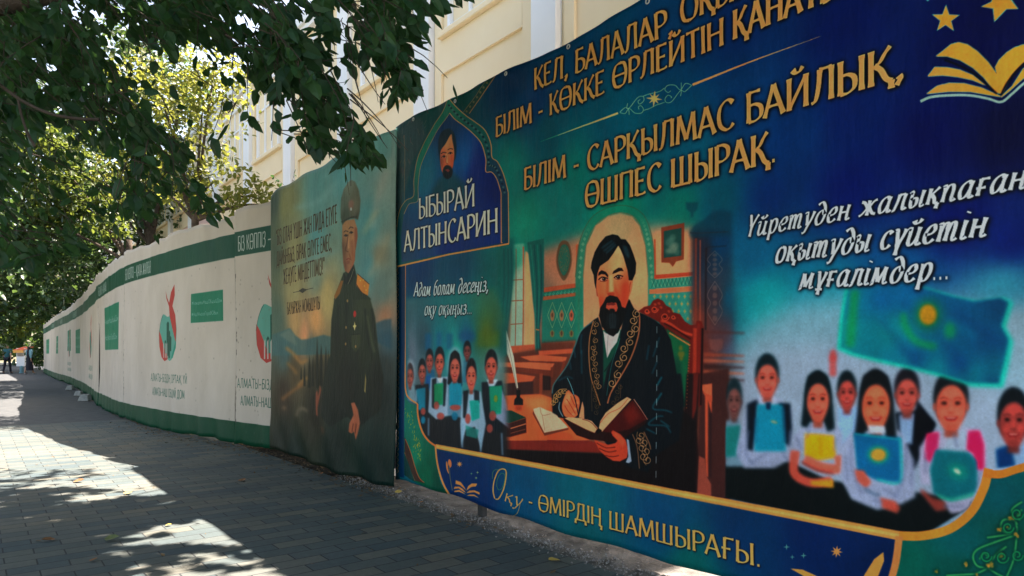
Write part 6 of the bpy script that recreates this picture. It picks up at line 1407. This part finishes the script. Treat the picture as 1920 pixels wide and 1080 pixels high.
def spray_set(items, rs, leaf=(.048, .088), step=.034):
    """items: (start, direction, length) -> twig tubes + leaves hanging alternately from them"""
    tw = MB(); B, A, S = [], [], []
    for p, d, L in items:
        p = Vector(p); d = Vector(d).normalized(); n = max(4, int(L / step)); pts = [p.copy()]
        w = Vector(rs.normal(size=3) * .10)
        for i in range(n):
            d = (d + Vector((0, 0, -.045)) + w * .3).normalized(); w = w * .7 + Vector(rs.normal(size=3) * .06)
            p = p + d * (L / n); pts.append(p.copy())
            side = d.cross(Vector((0, 0, 1)));
            if side.length < .05: side = Vector((1, 0, 0))
            side = side.normalized() * (1 if i % 2 else -1)
            if i >= n * .15:
                B.append(tuple(p)); A.append(tuple(d * .55 + side * rs.uniform(.5, 1.0) + Vector((0, 0, -rs.uniform(.25, .9))) + Vector(rs.normal(size=3) * .25))); S.append(rs.uniform(*leaf) * (1.0 if i < n - 1 else 1.15))
        B.append(tuple(p)); A.append(tuple(d + Vector((0, 0, -.3)))); S.append(rs.uniform(*leaf) * 1.15)
        tw.tube(pts[::2] if len(pts) > 6 else pts, [.0026 * (1 - .7 * i / max(1, len(pts[::2] if len(pts) > 6 else pts))) for i in range(len(pts[::2] if len(pts) > 6 else pts))], 4, False)
    return tw, np.array(B), np.array(A), np.array(S)

# ---------------------------------------------------------------- the street tree overhanging the pavement
rs = np.random.default_rng(21)
st = tag(empty('street_tree', (-3.5, 0.9, 0)), 'dark leafy street tree whose drooping branches hang over the pavement and the banners', 'tree')
mb = MB(); mb.tube(catmull([(-3.5, .9, -.1), (-3.45, .95, 1.2), (-3.4, 1.05, 2.6), (-3.25, 1.25, 4.0), (-3.0, 1.6, 5.4), (-2.7, 2.0, 6.8), (-2.4, 2.3, 8.0)], 5), [.24 - .0056 * i for i in range(31)], 12); child(mb.build('trunk', M_BARK, smooth=True), st)
limbs = [[(-3.35, 1.1, 3.0), tuple(at(-260, 60, 2.6)), tuple(at(-20, 12, 3.0)), tuple(at(170, -18, 3.4)), tuple(at(420, -40, 3.6)), tuple(at(640, -30, 3.2))],
         [(-3.3, 1.2, 3.4), (-3.0, 2.6, 3.7), (-2.7, 4.2, 3.9), (-2.2, 5.8, 4.2)],
         [(-3.1, 1.5, 4.8), (-1.8, 2.6, 5.2), (-.4, 3.6, 5.4), (.9, 4.9, 5.6)], [(-3.0, 1.6, 5.2), (-2.6, 3.8, 5.6), (-1.8, 6.2, 5.9), (-1.0, 8.4, 6.0)],
         [(-2.9, 1.7, 5.6), (-1.2, 1.6, 5.9), (.6, 1.8, 5.8)], [(-3.3, 1.1, 3.6), (-3.6, 2.8, 4.1), (-4.2, 5.0, 4.6), (-4.4, 7.6, 5.0)]]
for L in limbs:
    mb = MB(); c = catmull(L, 7); mb.tube(c, [max(.012, .075 * (1 - i / len(c))) for i in range(len(c))], 8); child(mb.build('branch', M_BARK, smooth=True), st)
for L, r_ in (([(-12, 150), (40, 188), (90, 212), (140, 222), (186, 224)], .0065), ([(34, 186), (40, 215), (52, 250), (66, 275)], .005)):
    mb = MB(); c = catmull([tuple(at(x, y, 2.5)) for x, y in L], 6); mb.tube(c, r_, 5); child(mb.build('twig', M_TWIG, smooth=True), st)
SIL = [(-60, -60), (900, -60), (868, 8), (800, 28), (792, 70), (782, 120), (772, 196), (738, 202), (716, 150), (664, 140), (650, 190), (690, 250), (748, 312), (640, 312), (600, 276), (566, 300), (500, 268), (455, 215), (430, 230), (402, 290), (350, 284), (395, 350), (420, 430), (366, 404), (318, 346), (262, 420), (190, 440), (150, 470), (60, 500), (-60, 520)]
HOLES = [([(222, 95), (330, 78), (458, 108), (474, 200), (442, 262), (400, 285), (330, 268), (296, 236), (250, 218)], .24), ([(300, 270), (400, 285), (415, 330), (330, 350), (250, 330)], .42), ([(150, 20), (235, 10), (245, 110), (170, 110)], .45), ([(440, 210), (560, 290), (560, 330), (400, 330)], .06), ([(20, 230), (230, 230), (240, 430), (10, 480)], .38), ([(60, 100), (230, 90), (230, 230), (80, 230)], .7),
         ([(545, 20), (650, 0), (700, 60), (640, 110), (560, 90)], .45), ([(590, 120), (650, 90), (720, 120), (730, 210), (640, 170)], .3), ([(480, 180), (560, 190), (580, 260), (500, 250)], .4), ([(700, 200), (770, 200), (740, 260), (690, 250)], .05)]
def keep_prob(x, y):
    k = inpoly(x, y, SIL).astype(float)
    for poly, q in HOLES: k *= np.where(inpoly(x, y, poly), q, 1.0)
    return k
# unseen upper crown above the frame, leaves placed to shape shade on the pavement
GLIT = [  # sunlit patches the crown is shaped to leave on the pavement (photo pixels on the ground)
    [(-200, 732), (62, 735), (80, 770), (100, 800), (195, 836), (250, 848), (336, 912), (330, 922), (200, 938), (110, 944), (100, 926), (-200, 918)],
    [(190, 1040), (215, 1010), (300, 985), (400, 966), (446, 985), (550, 1095), (225, 1110)]]
STREAK = [(0, 815, 60, 12), (120, 800, 60, 7), (90, 885, 90, 8), (-20, 905, 100, 6), (260, 880, 40, 4), (120, 920, 90, 6), (340, 1030, 70, 5), (260, 1050, 60, 3), (420, 1066, 40, 2.5), (-40, 760, 80, 3), (-20, 865, 60, 8)]
def crown_keep(P):
    """probability that a leaf here belongs to the crown, from where its shadow would lie"""
    t = P[:, 2] / SUNV.z
    g = P - t[:, None] * np.array(SUNV)
    px, py = proj(np.c_[g[:, 0], np.maximum(g[:, 1], .3), np.zeros(len(g))])
    lit = np.zeros(len(P), bool)
    for q in GLIT: lit |= inpoly(px, py, q)
    keep = np.where(lit, .004, 1.0)
    for sx, sy, rx, ry in STREAK: keep = np.where(lit & (((px - sx) / rx) ** 2 + ((py - sy) / ry) ** 2 < 1), .06, keep)
    # distance from hoarding: what lies in its own shade needs no leaves
    dn = DW - (g[:, 0] * CW + g[:, 1] * SW)
    keep = np.where((dn < 1.3), keep * .25, keep)
    keep = np.where((g[:, 1] < -4) | (px < -1500), keep * .5, keep)
    return keep
items = []
for _ in range(9000):
    x, y = rs.uniform(-60, 860), rs.uniform(-70, 500)
    if rs.random() > keep_prob(np.array([x]), np.array([y]))[0]: continue
    if noise.noise((x / 60, y / 60, 2.2)) < (.04 if x > 460 else -.17): continue
    for _t in range(7):
        Z = rs.uniform(2.3, 3.9) if x > 420 else rs.uniform(2.6, 6.0)
        p = at(x, y, Z)
        if rs.random() < crown_keep(np.array([p]))[0]: break
    else:
        if rs.random() < .93: continue
    d = Vector((rs.uniform(-.2, 1.0), rs.uniform(-.6, .8), rs.uniform(-.9, .1)))
    L = rs.uniform(.10, .28)
    e = p + d.normalized() * L
    xe, ye = proj(np.array(e))
    if rs.random() > keep_prob(np.array([xe]), np.array([ye + 12]))[0] + .03: continue
    items.append((p, d, L))
    if len(items) >= 1350: break
# the sprays that draw the outline of the crown
for (x0, y0, x1, y1, Z) in ((700, 40, 768, 196, 2.5), (690, 60, 738, 206, 2.6), (740, 0, 792, 84, 2.5), (760, -20, 884, 6, 2.6), (640, 50, 652, 196, 2.7), (600, 150, 648, 300, 2.5), (640, 170, 746, 312, 2.4), (650, 200, 700, 312, 2.5), (560, 110, 640, 296, 2.6), (540, 190, 566, 306, 2.6), (520, 150, 508, 268, 2.8), (360, 330, 412, 432, 2.9), (330, 270, 372, 402, 2.9), (300, 330, 256, 424, 3.2), (230, 330, 196, 440, 3.4), (120, 360, 150, 470, 3.6), (400, 330, 420, 430, 3.0), (470, 120, 470, 236, 2.9), (400, 200, 398, 288, 3.0), (720, -20, 800, 40, 2.5), (660, 120, 690, 230, 2.5)):
    p, q = at(x0, y0, Z), at(x1, y1, Z - .1)
    for j in range(2 if x1 > 600 else 1):
        items.append((p + Vector(rs.normal(size=3) * .03), q - p + Vector((0, 0, .12)), (q - p).length * 1.03))
tw, B, A, S = spray_set(items, rs)
x, y = proj(B)
kp = (rs.random(len(B)) < .05 + keep_prob(x, y + 10) * 1.2)
B, A, S = B[kp], A[kp], S[kp]
V1 = leaf_arrays(B, A, S, rs)
child(tw.build('twig_sprays', M_TWIG), st)
child(leaves_obj('foliage', V1, M_LF_DARK), st)
N = 62000
P3 = np.c_[rs.uniform(-7.5, 2.2, N), rs.uniform(1.0, 11.5, N), rs.uniform(3.6, 6.8, N)]
P3 = np.r_[P3, np.c_[rs.uniform(-9, 3.0, 9000), rs.uniform(-7, 1.5, 9000), rs.uniform(3.8, 7.0, 9000)]]  # extra unseen leaves added over and behind the camera to cut sky light
k = crown_keep(P3)
x, y = proj(P3)
vis = (x > -40) & (x < 1960) & (y > -55)
k = np.where(vis, k * .0, k)
cl = np.array([noise.noise((p[0] * 1.1, p[1] * 1.1, p[2] * 1.1)) for p in P3])
k = k * np.clip(1.0 + cl * .9, .5, 1.3)
sel = rs.random(len(P3)) < k * .8
P3 = P3[sel]
V2 = leaf_arrays(P3, rs.normal(size=P3.shape) * np.array([1, 1, .5]) + np.array([0, 0, -.3]), rs.uniform(.14, .24, len(P3)), rs, 1.15, np.array([[.3, .2, 1.0]]))
# unseen loose leaves added along the sun's rays to streak the sunlit paving
Q = []
for sx, sy, rx, ry in STREAK:
    m = int(rx * ry * 2.6)
    for _ in range(m):
        x_, y_ = sx + rs.normal() * rx * .62, sy + rs.normal() * ry * .62
        if noise.noise((x_ / 26, y_ / 4.5, 7.7)) < -.05: continue
        z_ = rs.uniform(4.2, 6.4); g_ = Vector(ground_pt(x_, y_)); Q.append(g_ + SUNV * (z_ / SUNV.z))
for _ in range(15000):  # more unseen leaves added to close sun gaps over the dark paving
    x_, y_ = rs.uniform(-420, 560), rs.uniform(928, 1180)
    if any(inpoly(np.array([x_]), np.array([y_]), q_)[0] for q_ in GLIT) or noise.noise((x_ / 40, y_ / 9, 3.1)) > .42: continue
    z_ = rs.uniform(4.7, 6.9); g_ = Vector(ground_pt(x_, y_)); Q.append(g_ + SUNV * (z_ / SUNV.z))
Q = np.array(Q); x, y = proj(Q); Q = Q[~((x > -40) & (x < 1960) & (y > -40))]
V2 = np.concatenate([V2, leaf_arrays(Q, rs.normal(size=Q.shape) * np.array([1, 1, .5]) + np.array([0, 0, -.3]), rs.uniform(.06, .115, len(Q)), rs, 1.15, np.array([[.3, .2, 1.0]]))])
child(leaves_obj('unseen_shade_foliage', V2, M_LF_DARK), st)

# ---------------------------------------------------------------- other trees
def tree(name, label, x, y, blobs, n, size, mat, trunk_h, trunk_r, group=None, seed=0, cat='tree', lean=(0, 0), thin=0):
    """blobs: (dx, dy, z, rx, ry, rz) clumps of the crown"""
    rs = np.random.default_rng(seed + 100)
    t = tag(empty(name, (x, y, 0)), label, cat, group)
    mb = MB()
    if trunk_h > 0:
        top = Vector((x + lean[0], y + lean[1], trunk_h))
        mb.tube(catmull([(x, y, -.1), (x + lean[0] * .3, y + lean[1] * .3, trunk_h * .4), tuple(top)], 6), [trunk_r * (1 - .4 * i / 12) for i in range(13)], 9)
        for b in blobs:
            c = Vector((x + b[0], y + b[1], b[2])); s0 = Vector((x + lean[0] * .8, y + lean[1] * .8, trunk_h * .85))
            mb.tube(catmull([tuple(s0), tuple(s0.lerp(c, .5) + Vector((0, 0, .2))), tuple(c)], 4), [trunk_r * .45 * (1 - .8 * i / 8) for i in range(9)], 6)
        child(mb.build('trunk', M_BARK, smooth=True), t)
    vol = np.array([b[3] * b[4] * b[5] for b in blobs]) ** .67; vol /= vol.sum()
    B = []
    for b, w in zip(blobs, vol):
        m = int(n * w)
        q = rs.normal(size=(m, 3)); q /= np.linalg.norm(q, axis=1, keepdims=True)
        q *= (rs.random((m, 1)) ** .45)
        c = q * np.array([b[3], b[4], b[5]]) + np.array([x + b[0], y + b[1], b[2]])
        f = .8 / max(.5, min(b[3], b[5]))
        nz = np.array([noise.noise((p[0] * 2.1 * f + 9, p[1] * 2.1 * f, p[2] * 2.6 * f)) for p in c])
        c = c[nz > -.12]
        if thin:
            t_ = c[:, 2] / SUNV.z; g_ = c - t_[:, None] * np.array(SUNV); px, py = proj(np.c_[g_[:, 0], np.maximum(g_[:, 1], .3), np.zeros(len(g_))])
            li = np.zeros(len(c), bool)
            for q_ in GLIT: li |= inpoly(px, py, q_)
            c = c[~li | (rs.random(len(c)) < thin)]
        B.append(c)
    B = np.concatenate(B)
    al = rs.normal(size=B.shape) * .8 + np.array([0, 0, -.5])
    V = leaf_arrays(B, al, rs.uniform(size * .7, size * 1.3, len(B)), rs, 1.1, np.array([[.1, -.2, 1.0]]))
    child(leaves_obj('crown', V, mat), t)
    return t
tree('yard_tree', 'yellow green sunlit tree growing between the hoarding and the cream building', -6.5, 14.0, [(0.3, -.3, 6.2, 1.15, 1.0, 1.3), (-.6, 0, 5.0, 1.0, .9, .9), (.5, -.3, 4.6, .95, .8, .7), (1.3, -.2, 4.35, .7, .6, .40), (-.8, 0, 6.7, .8, .8, .7), (.4, 0, 7.0, .8, .8, .7), (2.0, -.2, 4.1, .45, .4, .28), (-1.3, 0, 6.3, .9, .8, 1.1), (-1.5, .2, 4.9, .8, .8, .7)], 7000, .12, M_LF_LIT, 4.6, .11, None, 1, thin=.72)
GT = 'trees beyond the paved path'
tree('street_tree', 'dense dark tree with low boughs left of the path, nearest beyond the sunlit paving', -13.2, 14.5, [(0, 0, 5.0, 2.6, 2.2, 1.6), (1.6, -.4, 3.9, 1.5, 1.3, 1.0), (-1.4, .2, 3.6, 1.6, 1.6, 1.2), (.6, 0, 6.8, 2.2, 2.0, 1.5), (1.9, .6, 2.9, 1.0, 1.0, .6)], 9000, .17, M_LF_FAR, 4.2, .20, GT, 2, thin=.25)
tree('street_tree', 'tall mid green tree behind the nearest dark tree, leaning toward the white sheets', -17.8, 21.5, [(1.8, 0, 5.6, 2.6, 2.4, 2.0), (3.5, -.3, 4.5, 1.8, 1.6, 1.3), (.4, 0, 4.2, 2.0, 1.8, 1.5), (2.8, 0, 8.0, 2.6, 2.2, 1.9), (4.5, 0, 6.2, 1.5, 1.4, 1.2)], 9000, .21, M_LF_FAR, 4.4, .22, GT, 3)
tree('street_tree', 'dark tree above the far end of the white sheets', -17.5, 31.0, [(0, 0, 6.4, 3.0, 2.6, 2.2), (1.9, 0, 5.0, 2.0, 2.0, 1.5), (-2, 0, 5.2, 2.2, 2.0, 1.8), (1.2, 0, 8.8, 2.6, 2.4, 1.8)], 8000, .27, M_LF_FAR, 4.6, .22, GT, 4)
tree('street_tree', 'yellow green tree showing through the gaps of the dark overhanging branches', -11.5, 20.5, [(-1.7, 0, 6.0, 1.6, 1.4, .9), (-3.1, 0, 5.2, 1.4, 1.2, .8), (-2.5, 0, 7.4, 1.8, 1.5, 1.0), (-.5, -.3, 5.0, .8, .8, .4)], 5200, .16, M_LF_YEL, 4.6, .14, GT, 9)
tree('street_tree', 'round crowned tree overhanging the far end of the path', -34.2, 44.0, [(3, 0, 5.6, 4.0, 3.0, 2.6), (6.2, 0, 4.4, 2.6, 2.4, 1.7), (0, 0, 4.4, 3.0, 2.6, 2.2), (4, 0, 8.4, 3.6, 3, 2.4)], 8000, .36, M_LF_FAR, 4.4, .26, GT, 5)
tree('street_tree', 'slim yellowing tree behind the walking pair', -41.5, 50.0, [(4.5, 0, 4.3, 2.6, 2.4, 1.8), (6, 0, 6.0, 2.6, 2.2, 1.9), (3, 0, 3.4, 1.8, 1.8, 1.2)], 5000, .36, M_LF_YEL, 3.4, .18, GT, 6)
tree('street_tree', 'tree at the left edge whose lower boughs hang over the sunlit path', -19.5, 19.0, [(0, 0, 4.4, 2.4, 2.4, 2.0), (1.6, 0, 3.2, 1.6, 1.6, 1.2), (0, 0, 7.0, 2.6, 2.4, 1.9), (-.6, .2, 2.2, 1.5, 1.3, .9)], 7000, .2, M_LF_FAR, 3.6, .2, GT, 7)
tree('street_tree', 'bushy tree low beside the path at the left edge', -24.0, 28.0, [(0, 0, 2.6, 2.4, 2.2, 1.8), (1.4, 0, 1.4, 1.6, 1.6, 1.0), (0, 0, 5.0, 2.8, 2.4, 1.8)], 6000, .25, M_LF_FAR, 2.2, .16, GT, 8)
tree('bush', 'low dark bush at the end of the path right of the woman', -35.0, 51.0, [(0, 0, 1.0, 1.3, 1.1, 1.0), (1.5, .3, 1.3, 1.2, 1.0, 1.2), (.6, 0, 2.2, 1.3, 1.0, .8)], 2600, .22, M_LF_FAR, 0, .1, None, 12, 'bush')
tree('street_tree', 'tall green tree rising behind the yellow green one, beyond the hoarding', -14.3, 27.0, [(0, 0, 8.0, 2.8, 2.4, 1.9), (-1.8, 0, 10.5, 2.8, 2.4, 2.0), (1.2, 0, 11.0, 2.6, 2.2, 1.9), (-.4, 0, 13.2, 2.6, 2.2, 1.6), (-3.0, 0, 8.0, 2.0, 1.8, 1.6)], 9000, .24, M_LF_FAR, 6.5, .24, GT, 14)
# a far wood closes the view behind everything
rs2 = np.random.default_rng(77); Bw = []
for k in range(70):
    cx_, cy_, r_ = rs2.uniform(-110, 12), rs2.uniform(70, 110), rs2.uniform(3, 5.5)
    m = 260; q = rs2.normal(size=(m, 3)); q /= np.linalg.norm(q, axis=1, keepdims=True); q *= rs2.random((m, 1)) ** .4
    Bw.append(q * np.array([r_, r_, r_ * 1.2]) + np.array([cx_, cy_, rs2.uniform(2.5, 9)]))
Bw = np.concatenate(Bw); Bw = Bw[Bw[:, 2] > 0]
tag(leaves_obj('far_wood', leaf_arrays(Bw, rs2.normal(size=Bw.shape), rs2.uniform(.6, 1.1, len(Bw)), rs2, 1.2), M_LF_FAR), 'far green wood closing the street beyond the path', 'wood', kind='stuff')

# ---------------------------------------------------------------- small climbing shoots over the fence top
for (x, y, Z, lab) in ((545, 338, 8.6, 'small green shoot sticking up over the top edge of the officer banner'),):
    p = at(x, y, Z); its = [(p + Vector((0, 0, -.12)), Vector((.2, 0, 1)), .2), (p + Vector((-.05, 0, -.1)), Vector((-.6, 0, .7)), .2), (p + Vector((.05, 0, -.1)), Vector((.8, 0, .4)), .2)]
    tw, B, A, S = spray_set(its, rs, (.05, .08), .04); t = tag(empty('shoot', tuple(p)), lab, 'plant')
    child(tw.build('stem', M_TWIG), t); child(leaves_obj('leaves', leaf_arrays(B, A, S, rs), M_LF_DARK), t)

# ---------------------------------------------------------------- fallen leaves
M_FL = {'brown': mat_noise('brown_leaf', (0.16, 0.08, 0.035), (0.30, 0.15, 0.06), 40, .8, .3), 'yellow': mat_noise('yellow_leaf', (0.42, 0.30, 0.06), (0.55, 0.40, 0.10), 40, .7, .3), 'green': mat_noise('green_leaf', (0.10, 0.13, 0.05), (0.18, 0.2, 0.07), 40, .7, .3), 'orange': mat_noise('orange_leaf', (0.32, 0.12, 0.04), (0.45, 0.18, 0.06), 40, .7, .3)}
for (x, y, c, sz, lab) in ((1047, 1049, 'yellow', .085, 'yellow leaf on the pavers below the gold lettering'), (748, 925, 'yellow', .08, 'greenish yellow leaf by the seam of officer and teacher banners'), (787, 941, 'orange', .07, 'rusty orange leaf near the post under the blue banner'), (451, 903, 'brown', .09, 'brown curled leaf alone in the middle of the shaded pavers'),
        (138, 903, 'brown', .10, 'brown leaf lying in the large sunlit patch'), (234, 927, 'yellow', .08, 'yellow leaf at the edge of the large sunlit patch'), (195, 1012, 'green', .09, 'greenish leaf in the shade left of the near sunlit patch'), (104, 1011, 'brown', .08, 'brown leaf in the shade near the left edge'), (168, 1053, 'brown', .05, 'tiny brown leaf near the bottom left corner'), (310, 985, 'yellow', .045, 'tiny yellow leaf just above the near sunlit patch'), (598, 888, 'orange', .07, 'orange leaf beside the foot of the officer banner')):
    g = Vector(ground_pt(x, y, .006)); a = rng.uniform(0, 6.28)
    Vl = leaf_arrays(np.array([[0, 0, 0.0]]), np.array([[math.cos(a), math.sin(a), .12]]), np.array([sz]), rng, 1.3, np.array([[0, 0, 3.0]]))
    Vl[:, 2] -= Vl[:, 2].min() - .002
    F = [tuple(f[:3]) if f[2] == f[3] else tuple(f) for f in LEAF_F.tolist()]
    o = mesh_obj('fallen_leaf', Vl, F, M_FL[c], loc=tuple(g)); tag(o, lab, 'leaf', 'fallen leaves on the pavement')

# ---------------------------------------------------------------- two people far down the path
M_SKIN = mat_noise('skin', (0.36, 0.20, 0.13), (0.42, 0.24, 0.16), 5, .6, 0)
M_TEAL = mat_noise('teal_cotton', (0.02, 0.085, 0.10), (0.03, 0.11, 0.125), 8, .9, .2)
M_BLACK = mat_noise('black_cloth', (0.012, 0.012, 0.018), (0.022, 0.022, 0.03), 8, .9, .2)
M_LBLUE = mat_noise('pale_blue_knit', (0.14, 0.28, 0.32), (0.18, 0.34, 0.38), 8, .9, .2)
M_HAIR = mat_noise('dark_hair', (0.010, 0.008, 0.008), (0.02, 0.016, 0.014), 20, .6, .2)
M_SHOE = mat_noise('pale_shoe', (0.4, 0.4, 0.4), (0.5, 0.5, 0.5), 8, .7, 0)
def skin_obj(name, joints, edges, mat, parent, sub=1):
    """joints: name -> ((x, y, z), (rx, ry)); first is the root"""
    keys = list(joints); idx = {k: i for i, k in enumerate(keys)}
    me = bpy.data.meshes.new(name); me.from_pydata([joints[k][0] for k in keys], [(idx[a], idx[b]) for a, b in edges], []); me.materials.append(mat)
    o = bpy.data.objects.new(name, me); COL.objects.link(o); o.parent = parent
    m = o.modifiers.new('skin', 'SKIN'); m.use_smooth_shade = True
    for i, k in enumerate(keys):
        r_ = joints[k][1]; me.skin_vertices[0].data[i].radius = r_ if isinstance(r_, tuple) else (r_, r_)
        me.skin_vertices[0].data[i].use_root = (i == 0)
    s_ = o.modifiers.new('sub', 'SUBSURF'); s_.levels = sub; s_.render_levels = sub
    return o
def person(loc, face, label, hgt, female=False):
    p = tag(empty('person', loc, face), label, 'person')
    k = hgt / 1.75
    q = lambda x, y, z: (x * k, y * k, z * k)
    sh = .165 if female else .195
    J = {'pelvis': (q(0, 0, .95), (.13 * k, .10 * k)), 'waist': (q(0, 0, 1.10), (.12 * k, .09 * k)), 'chest': (q(0, 0, 1.32), (.125 * k, .085 * k)), 'neck': (q(0, .01, 1.49), .052 * k), 'head': (q(0, .02, 1.58), (.075 * k, .09 * k)), 'crown': (q(0, .015, 1.69), (.07 * k, .085 * k))}
    E = [('pelvis', 'waist'), ('waist', 'chest'), ('chest', 'neck'), ('neck', 'head'), ('head', 'crown')]
    for s_, n_ in ((-1, 'L'), (1, 'R')):
        sw = .10 * s_; al = -.16 * s_
        J['hip' + n_] = (q(.095 * s_, 0, .90), .085 * k); J['knee' + n_] = (q(.10 * s_, sw * .9 + .02, .50), .058 * k); J['ank' + n_] = (q(.10 * s_, sw * 2.0 - .03, .09), .040 * k); J['toe' + n_] = (q(.115 * s_, sw * 2.0 + .13, .035), .035 * k)
        J['sho' + n_] = (q(sh * s_, 0, 1.42), .062 * k); J['elb' + n_] = (q((sh + .06) * s_, al * .5 - .03, 1.14), .043 * k); J['wri' + n_] = (q((sh + .07) * s_, al + .05, .90), .030 * k); J['palm' + n_] = (q((sh + .07) * s_, al + .07, .83), (.022 * k, .036 * k)); J['fing' + n_] = (q((sh + .06) * s_, al + .085, .75), (.012 * k, .026 * k)); J['thumb' + n_] = (q((sh + .04) * s_, al + .115, .82), .011 * k)
        E += [('pelvis', 'hip' + n_), ('hip' + n_, 'knee' + n_), ('knee' + n_, 'ank' + n_), ('ank' + n_, 'toe' + n_), ('chest', 'sho' + n_), ('sho' + n_, 'elb' + n_), ('elb' + n_, 'wri' + n_), ('wri' + n_, 'palm' + n_), ('palm' + n_, 'fing' + n_), ('palm' + n_, 'thumb' + n_)]
    skin_obj('body', J, E, M_SKIN, p)
    g = lambda n_, f=1.22: (J[n_][0], tuple(r_ * f for r_ in J[n_][1]) if isinstance(J[n_][1], tuple) else J[n_][1] * f)
    top = {'chest': (q(0, -.005, 1.33), (.19 * k, .135 * k)), 'waist': g('waist', 1.42), 'pelvis': (q(0, 0, .89), (.165 * k, .135 * k))}; te = [('chest', 'waist'), ('waist', 'pelvis')]
    for n_ in 'LR':
        e = Vector(J['elb' + n_][0]); s0 = Vector(J['sho' + n_][0]); w = Vector(J['wri' + n_][0])
        top['sho' + n_] = g('sho' + n_, 1.45); te.append(('chest', 'sho' + n_))
        if female: top['elb' + n_] = g('elb' + n_, 1.5); top['cuf' + n_] = (tuple(e.lerp(w, .85)), .05 * k); te += [('sho' + n_, 'elb' + n_), ('elb' + n_, 'cuf' + n_)]
        else: top['slv' + n_] = (tuple(s0.lerp(e, .75)), .078 * k); te.append(('sho' + n_, 'slv' + n_))
    skin_obj('cardigan' if female else 'shirt', top, te, M_LBLUE if female else M_TEAL, p)
    if female:
        mb = MB(); ring = [(1.47, .07, .085), (1.40, .105, .150), (1.15, .125, .155), (.95, .165, .14), (.6, .19, .16), (.3, .23, .19), (.22, .235, .2)]
        n = 14
        for z, rx, ry in ring: mb.v += [(rx * math.cos(t) * k, ry * math.sin(t) * k + .0, z * k) for t in [2 * math.pi * i / n for i in range(n)]]
        for j in range(len(ring) - 1):
            for i in range(n): a, b = j * n + i, j * n + (i + 1) % n; mb.f.append((a, b, b + n, a + n))
        d = mb.build('dress', M_BLACK, p, True)
        hair = {'a': (q(0, -.012, 1.675), (.118 * k, .128 * k)), 'b': (q(0, -.03, 1.52), (.095 * k, .075 * k)), 'c': (q(0, -.07, 1.32), (.085 * k, .04 * k))}; skin_obj('hair', hair, [('a', 'b'), ('b', 'c')], M_HAIR, p)
    else:
        tr = {'pelvis': g('pelvis', 1.12)}; e2 = []
        for n_ in 'LR': tr['hip' + n_] = g('hip' + n_, 1.15); tr['knee' + n_] = g('knee' + n_, 1.3); tr['ank' + n_] = g('ank' + n_, 1.5); e2 += [('pelvis', 'hip' + n_), ('hip' + n_, 'knee' + n_), ('knee' + n_, 'ank' + n_)]
        skin_obj('trousers', tr, e2, M_BLACK, p)
        skin_obj('hair', {'a': (q(0, -.012, 1.69), (.108 * k, .120 * k)), 'b': (q(0, -.04, 1.60), (.09 * k, .075 * k))}, [('a', 'b')], M_HAIR, p)
    for n_ in 'LR':
        a, b = Vector(J['ank' + n_][0]), Vector(J['toe' + n_][0])
        skin_obj('shoe', {'h': (tuple(a + Vector((0, -.03, -.045)) * k), .045 * k), 't': (tuple(b), (.042 * k, .036 * k))}, [('h', 't')], M_SHOE if female else M_BLACK, p)
    return p
def far(x, ybot, Z): return Vector(((x - XC) / FPX * Z, Z, 0))
person(far(13.5, 700, 41.0), R(8), 'man in a teal t-shirt and black trousers walking away down the path', 1.76)
person(far(55, 700, 40.0), R(-12), 'woman in a long black dress and pale blue cardigan on the path', 1.70, True)
M_RED = mat_noise('red_awning', (0.60, 0.10, 0.05), (0.70, 0.16, 0.07), 5, .7, .1); M_ORG = mat_noise('orange_canvas', (0.70, 0.32, 0.06), (0.75, 0.38, 0.10), 5, .7, .1); M_WPAINT = mat_noise('white_paint', (0.7, 0.7, 0.7), (0.8, 0.8, 0.78), 5, .5, .1)
kx, ky = float(far(38, 0, 66)[0]), 66.0
kio = tag(empty('kiosk', (kx, ky, 0)), 'small white roadside kiosk with red and orange awning far behind the pair', 'kiosk')
mb = MB(); mb.box(kx - .38, kx + .42, ky, ky + 1, 0, .95); mb.box(kx - .38, kx - .32, ky, ky + 1, .952, 1.75); mb.box(kx + .36, kx + .42, ky, ky + 1, .952, 1.75); child(mb.build('body', M_WPAINT), kio)
mb = MB(); X0, X1, Y0, Y1 = kx - .48, kx + .52, ky - .3, ky + 1.1
mb.add([(X0, Y0, 1.55), (X1, Y0, 1.55), (X1, Y1, 1.85), (X0, Y1, 1.85), (X0, Y0, 1.6), (X1, Y0, 1.6), (X1, Y1, 1.9), (X0, Y1, 1.9)], [(0, 3, 2, 1), (4, 5, 6, 7), (0, 1, 5, 4), (1, 2, 6, 5), (2, 3, 7, 6), (3, 0, 4, 7)]); child(mb.build('awning', M_RED), kio)
mb = MB(); mb.box(X0, X1, Y0 - .02, Y0, 1.3, 1.549); child(mb.build('valance', M_ORG), kio)
bp = far(40.5, 0, 42.0); mb = MB()
mb.tube([bp + Vector((0, 0, z)) for z in (0, .04, .05, .38, .42, .45)], [.13, .13, .10, .10, .09, .03], 12); tag(mb.build('bollard', M_LBLUE), 'short pale blue bollard on the path between the man and the woman', 'bollard')
